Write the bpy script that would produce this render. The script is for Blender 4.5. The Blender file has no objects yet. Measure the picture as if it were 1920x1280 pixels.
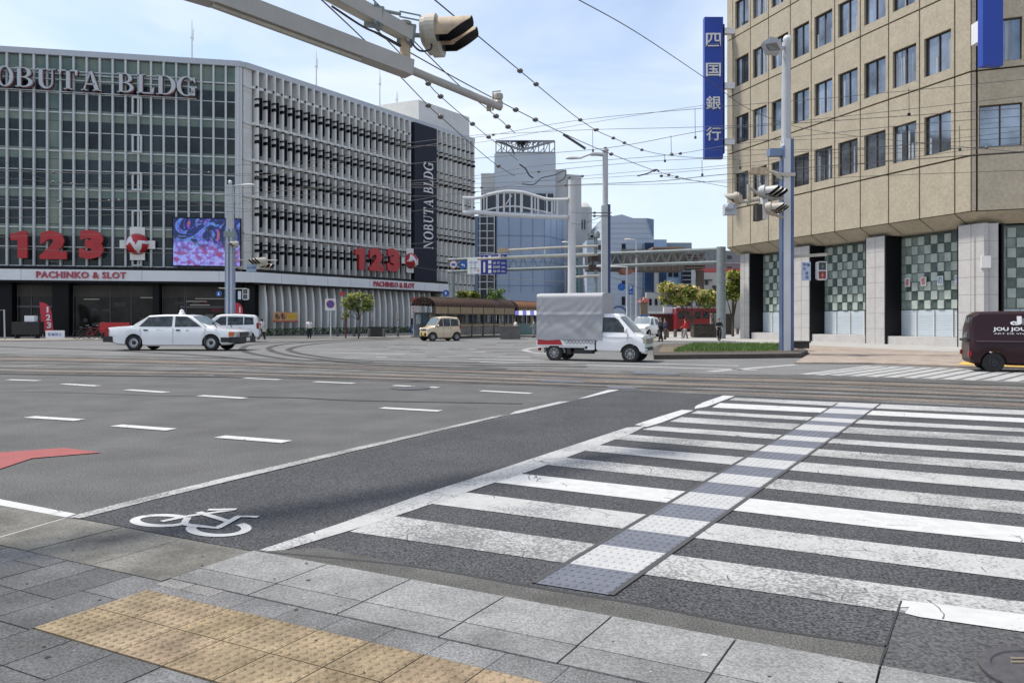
import bpy, bmesh, math, random
from mathutils import Vector, Matrix
random.seed(7)
SC = bpy.context.scene
COL = SC.collection
# ---------------------------------------------------------------- camera
F, HZ, H = 1442.0, 598.0, 1.5
cam = bpy.data.cameras.new('camera'); co = bpy.data.objects.new('camera', cam); COL.objects.link(co)
co.location = (0, 0, H); co.rotation_euler = (math.radians(90), 0, 0)
cam.sensor_width = 36; cam.lens = 36 * F / 1920; cam.shift_y = -(640 - HZ) / 1920
cam.clip_end = 2000; cam.clip_start = 0.05
SC.camera = co
# ---------------------------------------------------------------- sky and sun
SUN_EL, SUN_AZ = 63, 284            # azimuth measured clockwise from +Y (284 = left of the camera)
wd = bpy.data.worlds.new("World"); SC.world = wd; wd.use_nodes = True
nt = wd.node_tree; nt.nodes.clear(); N = nt.nodes.new; LK = nt.links.new
out = N('ShaderNodeOutputWorld'); bg = N('ShaderNodeBackground')
sky = N('ShaderNodeTexSky'); sky.sky_type = 'NISHITA'; sky.sun_disc = False
sky.sun_elevation = math.radians(SUN_EL); sky.sun_rotation = math.radians(SUN_AZ)
sky.air_density = 1.0; sky.dust_density = 1.6; sky.ozone_density = 1.0
tc = N('ShaderNodeTexCoord'); mp = N('ShaderNodeMapping'); mp.inputs['Scale'].default_value = (1.0, 1.0, 3.2)
nz = N('ShaderNodeTexNoise'); nz.inputs['Scale'].default_value = 2.1; nz.inputs['Detail'].default_value = 7; nz.inputs['Roughness'].default_value = .52
nz.inputs['Distortion'].default_value = .5
cr = N('ShaderNodeValToRGB'); cr.color_ramp.elements[0].position = .40; cr.color_ramp.elements[1].position = .66
cr.color_ramp.elements[0].color = (.20, .20, .20, 1); cr.color_ramp.elements[1].color = (.88, .88, .88, 1)
sx = N('ShaderNodeSeparateXYZ'); hr = N('ShaderNodeMapRange')      # thicker thin cloud towards the horizon
hr.inputs['From Min'].default_value = 0.0; hr.inputs['From Max'].default_value = .42; hr.inputs['To Min'].default_value = .60; hr.inputs['To Max'].default_value = 0.02
mx = N('ShaderNodeMath'); mx.operation = 'MAXIMUM'
mix = N('ShaderNodeMix'); mix.data_type = 'RGBA'
mix.inputs[7].default_value = (4.6, 4.95, 5.5, 1)
LK(tc.outputs['Generated'], mp.inputs['Vector']); LK(mp.outputs['Vector'], nz.inputs['Vector']); LK(nz.outputs['Fac'], cr.inputs['Fac'])
LK(tc.outputs['Generated'], sx.inputs['Vector']); LK(sx.outputs['Z'], hr.inputs['Value'])
LK(cr.outputs['Color'], mx.inputs[0]); LK(hr.outputs['Result'], mx.inputs[1])
LK(mx.outputs['Value'], mix.inputs[0]); LK(sky.outputs['Color'], mix.inputs[6]); LK(mix.outputs[2], bg.inputs['Color'])
bg.inputs['Strength'].default_value = 0.15
LK(bg.outputs['Background'], out.inputs['Surface'])
sl = bpy.data.lights.new('sun', 'SUN'); sl.energy = 3.0; sl.angle = math.radians(5); sl.color = (1, .945, .86)
so = bpy.data.objects.new('sun', sl); COL.objects.link(so)
az = math.radians(SUN_AZ); el = math.radians(SUN_EL)
sd = Vector((math.sin(az) * math.cos(el), math.cos(az) * math.cos(el), math.sin(el)))
so.rotation_euler = sd.to_track_quat('Z', 'Y').to_euler(); so.location = (0, 0, 60)
SC.view_settings.view_transform = 'Standard'; SC.view_settings.look = 'None'
SC.view_settings.exposure = 0.50; SC.view_settings.gamma = 1
SC.cycles.max_bounces = 6; SC.cycles.use_denoising = True

# ---------------------------------------------------------------- helpers
def G(u, v, z=0.):
    D = F * (H - z) / (v - HZ); return Vector(((u - 960) * D / F, D, z))
def W(u, v, D): return Vector(((u - 960) * D / F, D, H + (HZ - v) * D / F))
MATS = {}
def mat(name, col, rough=.6, metal=0., var=0., scale=4., bump=0., bscale=None, spec=.5, coat=0., emit=0., speck=0., speck_scale=120., col2=None, stretch=None, attr=False, alpha=1.):
    if name in MATS: return MATS[name]
    m = bpy.data.materials.new(name); m.use_nodes = True; t = m.node_tree; b = t.nodes['Principled BSDF']
    n, l = t.nodes.new, t.links.new
    b.inputs['Roughness'].default_value = rough; b.inputs['Metallic'].default_value = metal
    b.inputs['Specular IOR Level'].default_value = spec
    if coat: b.inputs['Coat Weight'].default_value = coat; b.inputs['Coat Roughness'].default_value = .05
    if alpha < 1: b.inputs['Alpha'].default_value = alpha
    c = (*col, 1) if len(col) == 3 else col
    b.inputs['Base Color'].default_value = c
    geo = n('ShaderNodeNewGeometry'); pos = geo.outputs['Position']
    if stretch:
        mpn = n('ShaderNodeMapping'); mpn.inputs['Scale'].default_value = stretch; l(pos, mpn.inputs['Vector']); pos = mpn.outputs['Vector']
    cur = None
    if var or col2:
        nn = n('ShaderNodeTexNoise'); nn.inputs['Scale'].default_value = scale; nn.inputs['Detail'].default_value = 5; nn.inputs['Roughness'].default_value = .6
        l(pos, nn.inputs['Vector'])
        r = n('ShaderNodeValToRGB'); r.color_ramp.elements[0].position = .34; r.color_ramp.elements[1].position = .66
        if col2: a0, a1 = c, (*col2, 1)
        else: a0 = tuple(x * (1 - var) for x in c[:3]) + (1,); a1 = tuple(min(1, x * (1 + var)) for x in c[:3]) + (1,)
        r.color_ramp.elements[0].color = a0; r.color_ramp.elements[1].color = a1
        l(nn.outputs['Fac'], r.inputs['Fac']); cur = r.outputs['Color']
    if speck:
        vn = n('ShaderNodeTexNoise'); vn.inputs['Scale'].default_value = speck_scale; vn.inputs['Detail'].default_value = 2; l(pos, vn.inputs['Vector'])
        r2 = n('ShaderNodeMapRange'); r2.inputs['From Min'].default_value = .32; r2.inputs['From Max'].default_value = .68
        r2.inputs['To Min'].default_value = 1 - speck; r2.inputs['To Max'].default_value = 1 + speck; l(vn.outputs['Fac'], r2.inputs['Value'])
        mm = n('ShaderNodeMix'); mm.data_type = 'RGBA'; mm.blend_type = 'MULTIPLY'; mm.inputs[0].default_value = 1
        if cur: l(cur, mm.inputs[6])
        else: mm.inputs[6].default_value = c
        l(r2.outputs['Result'], mm.inputs[7]); cur = mm.outputs[2]
    if attr:
        at = n('ShaderNodeAttribute'); at.attribute_name = 'tone'
        mm = n('ShaderNodeMix'); mm.data_type = 'RGBA'; mm.blend_type = 'MULTIPLY'; mm.inputs[0].default_value = 1
        if cur: l(cur, mm.inputs[6])
        else: mm.inputs[6].default_value = c
        l(at.outputs['Color'], mm.inputs[7]); cur = mm.outputs[2]
    if cur: l(cur, b.inputs['Base Color'])
    if emit:
        b.inputs['Emission Strength'].default_value = emit
        if cur: l(cur, b.inputs['Emission Color'])
        else: b.inputs['Emission Color'].default_value = c
    if bump:
        bn = n('ShaderNodeTexNoise'); bn.inputs['Scale'].default_value = bscale or speck_scale; bn.inputs['Detail'].default_value = 3; l(pos, bn.inputs['Vector'])
        bb = n('ShaderNodeBump'); bb.inputs['Strength'].default_value = bump; bb.inputs['Distance'].default_value = .02
        l(bn.outputs['Fac'], bb.inputs['Height']); l(bb.outputs['Normal'], b.inputs['Normal'])
    MATS[name] = m; return m

def tag(o, label=None, cat=None, group=None, kind=None):
    if label: o['label'] = label
    if cat: o['category'] = cat
    if group: o['group'] = group
    if kind: o['kind'] = kind
    return o
def thing(name, label, cat, loc=(0, 0, 0), rotz=0., group=None):
    o = bpy.data.objects.new(name, None); COL.objects.link(o); o.location = loc; o.rotation_euler = (0, 0, rotz)
    o.empty_display_size = .3
    return tag(o, label, cat, group)
def root_of(o):
    while o.parent: o = o.parent
    return o
class MB:
    def __init__(s, M=None): s.v = []; s.f = []; s.mi = []; s.M = M; s.tone = []; s.smooth = []; s.gid = []; s.ng = 0
    def add(s, vs, fs, mi=0, tone=1., sm=False):
        b = len(s.v); s.ng += 1
        for p in vs:
            p = Vector(p); s.v.append(s.M @ p if s.M else p); s.gid.append(s.ng)
        for f in fs: s.f.append([b + i for i in f]); s.mi.append(mi); s.tone.append(tone); s.smooth.append(sm)
        return s
    def quad(s, a, b, c, d, mi=0, tone=1.): return s.add([a, b, c, d], [(0, 1, 2, 3)], mi, tone)
    def box(s, x0, x1, y0, y1, z0, z1, mi=0, tone=1.):
        return s.add([(x0, y0, z0), (x1, y0, z0), (x1, y1, z0), (x0, y1, z0), (x0, y0, z1), (x1, y0, z1), (x1, y1, z1), (x0, y1, z1)],
                     [(0, 3, 2, 1), (4, 5, 6, 7), (0, 1, 5, 4), (1, 2, 6, 5), (2, 3, 7, 6), (3, 0, 4, 7)], mi, tone)
    def prism(s, pts, z0, z1, mi=0, tone=1.):       # pts: plan outline (x,y)
        n = len(pts)
        return s.add([(p[0], p[1], z0) for p in pts] + [(p[0], p[1], z1) for p in pts],
                     [tuple(range(n))[::-1], tuple(range(n, 2 * n))] + [(i, (i + 1) % n, n + (i + 1) % n, n + i) for i in range(n)], mi, tone)
    def prismy(s, pts, y0, y1, mi=0, tone=1.):      # pts: elevation outline (x,z)
        n = len(pts)
        return s.add([(p[0], y0, p[1]) for p in pts] + [(p[0], y1, p[1]) for p in pts],
                     [tuple(range(n)), tuple(range(n, 2 * n))[::-1]] + [((i + 1) % n, i, n + i, n + (i + 1) % n) for i in range(n)], mi, tone)
    def tube(s, pts, r, n=8, mi=0, caps=True, sm=True):
        pts = [Vector(p) for p in pts]; rs = r if isinstance(r, (list, tuple)) else [r] * len(pts)
        vs = []; up = Vector((0, 0, 1))
        for i, p in enumerate(pts):
            d = (pts[min(i + 1, len(pts) - 1)] - pts[max(i - 1, 0)]); d = d.normalized() if d.length > 1e-9 else up
            ref = up if abs(d.z) < .95 else Vector((0, 1, 0))
            a = d.cross(ref).normalized(); b = a.cross(d).normalized()
            for k in range(n):
                t = 2 * math.pi * k / n; vs.append(p + (a * math.cos(t) + b * math.sin(t)) * rs[i])
        fs = []
        for i in range(len(pts) - 1):
            for k in range(n): fs.append((i * n + k, i * n + (k + 1) % n, (i + 1) * n + (k + 1) % n, (i + 1) * n + k))
        s.add(vs, fs, mi, 1., sm)
        if caps:
            s.add([vs[k] for k in range(n)], [tuple(range(n))[::-1]], mi); s.add([vs[-n + k] for k in range(n)], [tuple(range(n))], mi)
        return s
    def beam(s, p, q, w, h, mi=0):                  # rectangular bar p->q
        p, q = Vector(p), Vector(q); d = (q - p).normalized(); ref = Vector((0, 0, 1)) if abs(d.z) < .95 else Vector((0, 1, 0))
        a = d.cross(ref).normalized() * w / 2; b = a.cross(d).normalized() * h / 2
        vs = [p - a - b, p + a - b, p + a + b, p - a + b, q - a - b, q + a - b, q + a + b, q - a + b]
        return s.add(vs, [(0, 1, 2, 3), (7, 6, 5, 4), (0, 4, 5, 1), (1, 5, 6, 2), (2, 6, 7, 3), (3, 7, 4, 0)], mi)
    def sphere(s, c, r, n=10, m=7, mi=0, sq=(1, 1, 1)):
        vs = []; c = Vector(c)
        for j in range(m + 1):
            ph = math.pi * j / m
            for k in range(n):
                t = 2 * math.pi * k / n; vs.append(c + Vector((math.sin(ph) * math.cos(t) * sq[0], math.sin(ph) * math.sin(t) * sq[1], math.cos(ph) * sq[2])) * r)
        fs = [(j * n + k, (j + 1) * n + k, (j + 1) * n + (k + 1) % n, j * n + (k + 1) % n) for j in range(m) for k in range(n)]
        return s.add(vs, fs, mi, 1., True)
    def lathe(s, prof, c=(0, 0, 0), axis='z', n=20, mi=0, sm=True):    # prof: (r, h)
        vs = []; c = Vector(c)
        for r, h in prof:
            for k in range(n):
                t = 2 * math.pi * k / n; a, b = r * math.cos(t), r * math.sin(t)
                vs.append(c + Vector({'z': (a, b, h), 'y': (a, h, b), 'x': (h, a, b)}[axis]))
        fs = [(j * n + k, j * n + (k + 1) % n, (j + 1) * n + (k + 1) % n, (j + 1) * n + k) for j in range(len(prof) - 1) for k in range(n)]
        return s.add(vs, fs, mi, 1., sm)
    def mesh(s, m, M, sc=1.):       # merge a bpy mesh through matrix M
        return s.add([M @ v.co for v in m.vertices], [tuple(p.vertices) for p in m.polygons])
    def build(s, name, mats, parent=None, local=False, tone=False, org=None, sharp=35):
        me = bpy.data.meshes.new(name)
        o0 = Vector(org) if org is not None else Vector((0, 0, 0))
        if parent is not None and not local: o0 = Vector(root_of(parent).location)
        me.from_pydata([v - o0 for v in s.v], [], s.f)
        for m in (mats if isinstance(mats, (list, tuple)) else [mats]): me.materials.append(m)
        me.polygons.foreach_set('material_index', s.mi); me.polygons.foreach_set('use_smooth', s.smooth)
        if tone:
            ca = me.color_attributes.new('tone', 'FLOAT_COLOR', 'CORNER'); i = 0
            for p, t in zip(me.polygons, s.tone):
                for li in p.loop_indices: ca.data[li].color = (t, t, t, 1) if not isinstance(t, tuple) else (*t, 1)
        if any(s.smooth): me.set_sharp_from_angle(angle=math.radians(sharp))
        me.update()
        o = bpy.data.objects.new(name, me); COL.objects.link(o)
        if parent is not None: o.parent = parent
        else: o.location = o0
        return o
def build_each(mb, name, m, parent, cap=100):
    """every primitive added to mb becomes a part of its own; past the cap the rest is one 'stuff' part"""
    if isinstance(parent, bpy.types.Object) and False: pass
    groups = {}
    for f, mi, sm in zip(mb.f, mb.mi, mb.smooth):
        root = f[0] - 0; groups.setdefault(mb.gid[f[0]], []).append((f, mi, sm))
    rest = MB(); n = 0
    for g_, fs in groups.items():
        tgt = MB() if n < cap else rest; ids = sorted({i for f, _, _ in fs for i in f}); mp_ = {i: len(tgt.v) + k for k, i in enumerate(ids)}
        tgt.v += [mb.v[i] for i in ids]
        for f, mi, sm in fs: tgt.f.append([mp_[i] for i in f]); tgt.mi.append(mi); tgt.tone.append(1.); tgt.smooth.append(sm)
        if n < cap: tgt.build(name, m, parent)
        n += 1
    if rest.v: tag(rest.build(name, m, parent), kind='stuff')
def single(mb, name, mats, label, cat, group=None, base=None, kind=None, tone=False):
    lo = Vector([min(v[i] for v in mb.v) for i in range(3)]); hi = Vector([max(v[i] for v in mb.v) for i in range(3)])
    base = base or ((lo.x + hi.x) / 2, (lo.y + hi.y) / 2, lo.z)
    return tag(mb.build(name, mats, org=base, tone=tone), label, cat, group, kind)
def frame(org, ang): return Matrix.Translation(Vector(org)) @ Matrix.Rotation(ang, 4, 'Z')
def text_mesh(body, size, ext=.01, off=0., space=1., width=None):
    c = bpy.data.curves.new('txt', 'FONT'); c.body = body; c.size = size; c.extrude = ext; c.offset = off; c.space_character = space; c.resolution_u = 2
    o = bpy.data.objects.new('txt', c); COL.objects.link(o)
    dg = bpy.context.evaluated_depsgraph_get(); m = bpy.data.meshes.new_from_object(o.evaluated_get(dg))
    bpy.data.objects.remove(o); bpy.data.curves.remove(c)
    xs = [v.co.x for v in m.vertices]; ys = [v.co.y for v in m.vertices]
    return m, min(xs), max(xs), min(ys), max(ys)
def put_text(mb, body, x0, x1, z0, z1, y, M=None, ext=.01, off=0., space=1., rot=False):
    """lettering fitted into the rectangle x0..x1, z0..z1 of a wall frame at depth y (text faces -y)"""
    m, a, b, c, d = text_mesh(body, 1., ext, off, space)
    for v in m.vertices:
        s, t = (v.co.x - a) / (b - a), (v.co.y - c) / (d - c)
        if rot: s, t = 1 - t, s
        p = Vector((x0 + (x1 - x0) * s, y - v.co.z, z0 + (z1 - z0) * t))
        v.co = p
    mb.add([v.co for v in m.vertices], [tuple(p.vertices) for p in m.polygons]); bpy.data.meshes.remove(m)
def arc(cx, cy, rx, ry, irx, iry, a0, a1, n=18, icx=None):
    icx = cx if icx is None else icx; q = []
    for i in range(n):
        t0, t1 = [math.radians(a0 + (a1 - a0) * k / n) for k in (i, i + 1)]
        q.append([(cx + rx * math.cos(t0), cy + ry * math.sin(t0)), (cx + rx * math.cos(t1), cy + ry * math.sin(t1)),
                  (icx + irx * math.cos(t1), cy + iry * math.sin(t1)), (icx + irx * math.cos(t0), cy + iry * math.sin(t0))])
    return q
def R(x0, y0, x1, y1): return [(x0, y0), (x1, y0), (x1, y1), (x0, y1)]
SERIF = {
 'N': [R(.10, 0, .16, 1), R(.80, 0, .86, 1), [(.10, 1), (.80, 0), (.86, 0), (.86, .1), (.28, 1)], R(0, .0, .27, .045), R(.70, .955, 1, 1), R(0, .955, .3, 1)],
 'O': arc(.5, .5, .5, .52, .29, .47, 0, 360, 28),
 'B': [R(.10, 0, .30, 1), R(0, 0, .32, .045), R(0, .955, .32, 1)] + arc(.42, .745, .42, .255, .22, .21, -90, 90) + arc(.42, .26, .52, .26, .3, .215, -90, 90) + [R(.3, .955, .43, 1), R(.3, 0, .43, .045), R(.3, .49, .43, .53)],
 'U': [R(.10, .33, .30, 1), R(0, .955, .42, 1), R(.80, .33, .86, 1), R(.66, .955, 1, 1)] + arc(.48, .34, .38, .36, .24, .29, 180, 360, 18, .55),
 'T': [R(.40, 0, .60, 1), R(.28, 0, .72, .045), R(0, .94, 1, 1), [(0, .94), (.05, .72), (.09, .72), (.14, .94)], [(1, .94), (.95, .72), (.91, .72), (.86, .94)]],
 'A': [[(.44, 1), (.56, 1), (.94, 0), (.70, 0)], [(.44, 1), (.5, 1), (.16, 0), (.09, 0)], R(0, 0, .28, .045), R(.60, 0, 1.03, .045), R(.24, .3, .72, .36)],
 'L': [R(.12, 0, .33, 1), R(0, .955, .46, 1), R(0, 0, .95, .055), [(.95, 0), (1, .34), (.95, .34), (.80, .05)]],
 'D': [R(.12, 0, .32, 1), R(0, 0, .34, .045), R(0, .955, .34, 1)] + arc(.42, .5, .58, .5, .36, .455, -90, 90, 22) + [R(.3, .955, .43, 1), R(.3, 0, .43, .045)],
 'G': arc(.5, .5, .5, .52, .29, .47, 40, 335, 26) + [R(.74, .02, .93, .44), R(.6, .42, 1.03, .465), [(.82, .82), (.93, .68), (.96, .68), (.93, .98), (.88, .98)]],
}
def serif(mb, ch, x0, x1, z0, z1, y0, y1, mi=0, rot=False):
    for q in SERIF[ch]:
        if rot: pts = [(x0 + (x1 - x0) * (1 - b), z0 + (z1 - z0) * a) for a, b in q]
        else: pts = [(x0 + (x1 - x0) * a, z0 + (z1 - z0) * b) for a, b in q]
        mb.prismy(pts, y0, y1, mi)

# ---------------------------------------------------------------- materials
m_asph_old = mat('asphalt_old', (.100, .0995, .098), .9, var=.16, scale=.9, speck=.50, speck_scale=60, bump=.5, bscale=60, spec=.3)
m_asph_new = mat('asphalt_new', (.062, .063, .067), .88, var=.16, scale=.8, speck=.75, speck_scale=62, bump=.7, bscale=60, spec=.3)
m_asph_patch = mat('asphalt_patch', (.078, .078, .080), .9, var=.12, scale=2, speck=.5, speck_scale=60, bump=.3, spec=.3)
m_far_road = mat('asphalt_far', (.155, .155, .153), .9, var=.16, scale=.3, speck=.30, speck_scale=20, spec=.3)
m_conc = mat('gutter_concrete', (.100, .098, .092), .95, var=.2, scale=3, speck=.45, speck_scale=90, bump=.5, spec=.2)
m_conc_old = mat('old_concrete', (.150, .145, .130), .95, var=.30, scale=2.2, speck=.28, speck_scale=80, bump=.3, spec=.2)
m_slab = mat('kerb_granite', (.215, .216, .212), .9, var=.2, scale=2.5, speck=.30, speck_scale=85, bump=.25, attr=True, spec=.2)
m_paver = mat('dark_paver', (.112, .112, .112), .9, var=.28, scale=2.0, speck=.38, speck_scale=85, bump=.3, attr=True, spec=.25)
m_joint = mat('joint_dirt', (.035, .033, .03), 1.)
m_yellow = mat('yellow_tactile', (.245, .19, .122), .8, var=.26, scale=5, speck=.22, speck_scale=90, bump=.2, attr=True, spec=.2)
m_white_lam = mat('white_panel', (.72, .72, .73), .5, var=.04, scale=.6)
def paint_mat(name, col, base, wear=.5, crack=True, patch=True):
    m = bpy.data.materials.new(name); m.use_nodes = True; t = m.node_tree; b = t.nodes['Principled BSDF']; n, l = t.nodes.new, t.links.new
    b.inputs['Roughness'].default_value = .75; b.inputs['Specular IOR Level'].default_value = .3
    geo = n('ShaderNodeNewGeometry'); P = geo.outputs['Position']
    a = n('ShaderNodeTexNoise'); a.inputs['Scale'].default_value = 55; a.inputs['Detail'].default_value = 4; l(P, a.inputs['Vector'])
    g = n('ShaderNodeTexNoise'); g.inputs['Scale'].default_value = 1.3; g.inputs['Detail'].default_value = 3; l(P, g.inputs['Vector'])
    ad = n('ShaderNodeMath'); ad.operation = 'MULTIPLY_ADD'; l(g.outputs['Fac'], ad.inputs[0]); ad.inputs[1].default_value = .62; l(a.outputs['Fac'], ad.inputs[2])
    r = n('ShaderNodeMapRange'); r.inputs['From Min'].default_value = 1.06 - .30 * wear; r.inputs['From Max'].default_value = 1.20 - .22 * wear; r.inputs['To Max'].default_value = .8; l(ad.outputs[0], r.inputs['Value'])
    fac = r.outputs['Result']
    if crack:
        w = n('ShaderNodeTexNoise'); w.inputs['Scale'].default_value = 4; l(P, w.inputs['Vector'])
        ms = n('ShaderNodeMix'); ms.data_type = 'RGBA'; ms.inputs[0].default_value = .12; l(P, ms.inputs[6]); l(w.outputs['Color'], ms.inputs[7])
        v = n('ShaderNodeTexVoronoi'); v.feature = 'DISTANCE_TO_EDGE'; v.inputs['Scale'].default_value = 3.2; l(ms.outputs[2], v.inputs['Vector'])
        c2 = n('ShaderNodeMath'); c2.operation = 'LESS_THAN'; c2.inputs[1].default_value = .010; l(v.outputs['Distance'], c2.inputs[0])
        gate = n('ShaderNodeMath'); gate.operation = 'GREATER_THAN'; gate.inputs[1].default_value = .56; 
        g2 = n('ShaderNodeTexNoise'); g2.inputs['Scale'].default_value = 1.9; l(P, g2.inputs['Vector']); l(g2.outputs['Fac'], gate.inputs[0])
        mu = n('ShaderNodeMath'); mu.operation = 'MULTIPLY'; l(c2.outputs[0], mu.inputs[0]); l(gate.outputs[0], mu.inputs[1])
        mxx = n('ShaderNodeMath'); mxx.operation = 'MAXIMUM'; l(fac, mxx.inputs[0]); l(mu.outputs[0], mxx.inputs[1]); fac = mxx.outputs[0]
    d = n('ShaderNodeTexNoise'); d.inputs['Scale'].default_value = 9; d.inputs['Detail'].default_value = 4; l(P, d.inputs['Vector'])
    dr = n('ShaderNodeValToRGB'); dr.color_ramp.elements[0].position = .3; dr.color_ramp.elements[1].position = .7
    dr.color_ramp.elements[0].color = tuple(x * .86 for x in col) + (1,); dr.color_ramp.elements[1].color = (*col, 1); l(d.outputs['Fac'], dr.inputs['Fac'])
    mi = n('ShaderNodeMix'); mi.data_type = 'RGBA'; l(fac, mi.inputs[0]); l(dr.outputs['Color'], mi.inputs[6]); mi.inputs[7].default_value = (*base, 1)
    l(mi.outputs[2], b.inputs['Base Color']); return m
m_paint = paint_mat('road_paint_worn', (.43, .43, .42), (.10, .10, .105), .82)
m_paint_ok = paint_mat('road_paint_fresh', (.52, .52, .51), (.12, .12, .12), .3)
m_paint_bad = paint_mat('road_paint_very_worn', (.43, .43, .42), (.09, .09, .09), 1.2)
m_paint_far = paint_mat('road_paint_far', (.42, .42, .41), (.17, .17, .17), .8, crack=False)
m_paint_red = paint_mat('red_road_paint', (.30, .085, .08), (.2, .1, .1), .1, crack=False)
m_tact_blue = mat('tactile_sheet_grey', (.12, .128, .155), .7, var=.1, scale=6, speck=.12, speck_scale=80)
m_tact_white = mat('tactile_sheet_white', (.40, .40, .395), .7, var=.07, scale=6, speck=.08, speck_scale=80)
m_tram = mat('tram_paving', (.125, .105, .090), .9, col2=(.185, .155, .13), scale=.5, speck=.35, speck_scale=22, bump=.3, spec=.2)
m_tram2 = mat('tram_paving_grey', (.085, .083, .080), .9, col2=(.165, .162, .155), scale=.8, speck=.3, speck_scale=25, spec=.2)
m_rail = mat('steel_rail', (.05, .048, .048), .55, metal=.5)
m_steel = mat('manhole_iron', (.09, .085, .09), .6, metal=.4, var=.2, scale=30)

# ---------------------------------------------------------------- ground
KA = math.radians(-26.8); KD = Vector((math.cos(KA), math.sin(KA), 0)); ND = Vector((math.cos(math.radians(59.5)), math.sin(math.radians(59.5)), 0))
g = MB().quad((-400, -60, 0), (400, -60, 0), (400, 900, 0), (-400, 900, 0)).build('ground', m_asph_old); tag(g, kind='structure')
road = MB(); far = [G(0, 700), G(420, 706), (G(1000, 723)), G(1160, 731.5), G(1380, 742), G(1920, 767)]
def sheet(name, pts, z, m, parent=None, tone=None):
    mb = MB(); P = [Vector((p[0], p[1], z)) for p in pts]; mb.add(P, [tuple(range(len(P)))])
    if sum(P[i].x * P[(i + 1) % len(P)].y - P[(i + 1) % len(P)].x * P[i].y for i in range(len(P))) < 0: mb.f = [f[::-1] for f in mb.f]
    o = mb.build(name, m, parent)
    if parent is None: tag(o, kind='structure')
    return o
def ext(p, d, t): return Vector(p) + Vector(d).normalized() * t
# new dark asphalt lane with the crossing on it
A = G(145, 971); B = G(1160, 731.5); Cn = G(1380, 742); Dn = G(1920, 767); En = ext(Dn, Dn - Cn, 25)
near0 = G(485, 1036); nearR = ext(near0, KD, 30)
sheet('road', [A, near0, G(1690, 1238), ext(G(1690, 1238), KD, 22), En, Dn, Cn, B], .004, m_asph_new)
# paler old plaza surface beyond the tracks
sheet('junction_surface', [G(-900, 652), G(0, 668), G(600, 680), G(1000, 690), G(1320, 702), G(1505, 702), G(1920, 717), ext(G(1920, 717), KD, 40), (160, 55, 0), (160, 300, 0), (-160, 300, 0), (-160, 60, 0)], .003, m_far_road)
# tram reserve
trk = tag(thing('tram_track', None, None), kind='structure')
sheet('paving_bed', [G(-900, 676), G(0, 700), G(420, 706), G(1000, 723), G(1160, 731.5), Cn, Dn, En + Vector((0, .3, 0)), ext(G(1920, 717), KD, 30), G(1920, 717), G(1505, 703), G(1320, 700), G(1000, 689), G(600, 676), G(0, 663), G(-900, 640)], .008, m_tram2, trk)
def ribbon(mb, pts, w, z, mi=0):
    P = [Vector((p[0], p[1], 0)) for p in pts]; L = []; Rr = []
    for i, p in enumerate(P):
        d = (P[min(i + 1, len(P) - 1)] - P[max(i - 1, 0)]).normalized(); nrm = Vector((-d.y, d.x, 0)) * w / 2
        L.append(p + nrm); Rr.append(p - nrm)
    for i in range(len(P) - 1):
        q = [Rr[i], Rr[i + 1], L[i + 1], L[i]]; mb.add([(a.x, a.y, z) for a in q], [(0, 1, 2, 3)], mi)
    return mb
def smoothpx(pp, n=8, f=G):
    P = [f(*p) for p in pp]; o = []
    for i in range(len(P) - 1):
        p0, p1, p2, p3 = P[max(i - 1, 0)], P[i], P[i + 1], P[min(i + 2, len(P) - 1)]
        for k in range(n):
            t = k / n; o.append(.5 * ((2 * p1) + (p2 - p0) * t + (2 * p0 - 5 * p1 + 4 * p2 - p3) * t * t + (3 * p1 - p0 - 3 * p2 + p3) * t ** 3))
    o.append(P[-1]); return o
# brown paver bands between the rails
for pts, w in (([(0, 672), (400, 681), (800, 694), (1200, 708), (1500, 716), (1920, 733), (2500, 758)], 1.35), ([(600, 701), (800, 706), (1200, 717.5), (1500, 728), (1920, 745), (2500, 775)], .7),
               ([(0, 695), (400, 701), (800, 713), (1160, 726), (1500, 741), (1920, 760), (2500, 790)], .6)):
    ribbon(MB(), smoothpx(pts), w, .012).build('brick_band', m_tram, trk)
RAILS = [[(-500, 684), (0, 697), (400, 703), (800, 714.5), (1160, 727), (1500, 738.5), (1920, 755), (2600, 785)], [(-500, 678), (0, 690), (400, 697), (800, 708.5), (1200, 722), (1500, 731), (1920, 747), (2600, 775)],
         [(-500, 667), (0, 676), (400, 684), (800, 697), (1200, 711), (1500, 718.5), (1920, 733), (2600, 757)], [(-500, 662), (0, 669), (400, 677), (800, 690), (1200, 704), (1500, 711), (1920, 724), (2600, 746)],
         [(1100, 688), (800, 683), (650, 679), (556, 675), (494, 667), (459, 659), (456, 652), (476, 646), (560, 641), (700, 636)],
         [(1100, 684), (800, 679), (650, 674.5), (587, 667), (550, 660), (544, 654), (575, 647), (640, 641), (760, 636)],
         [(950, 692), (700, 684), (603, 674), (540, 666), (508, 657), (509, 650), (550, 644), (640, 638), (750, 634)],
         [(1000, 697), (700, 690), (520, 681), (400, 668), (200, 657), (0, 650)]]
for ri, r in enumerate(RAILS):
    P_ = smoothpx(r); ribbon(MB(), P_, .34, .013).build('rail_bed', mat('rail_bed', (.06, .058, .056), .9, var=.5, scale=1.2, speck=.4, speck_scale=18), trk); ribbon(MB(), P_, .07, .017).build('rail', m_rail, trk)
for pts in ([(-300, 658), (0, 664), (400, 671), (700, 679)], [(-300, 673), (0, 681), (400, 689), (800, 702), (1100, 712)], [(-300, 690), (0, 701), (400, 707), (700, 712)], [(1200, 700), (1500, 707), (1920, 720), (2500, 740)], [(1250, 716), (1500, 723), (1920, 740), (2500, 765)]):
    ribbon(MB(), smoothpx(pts), .16, .0125).build('paving_joint', MATS['rail_bed'], trk)

marks = tag(thing('road_marking', None, None), kind='structure')
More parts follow.
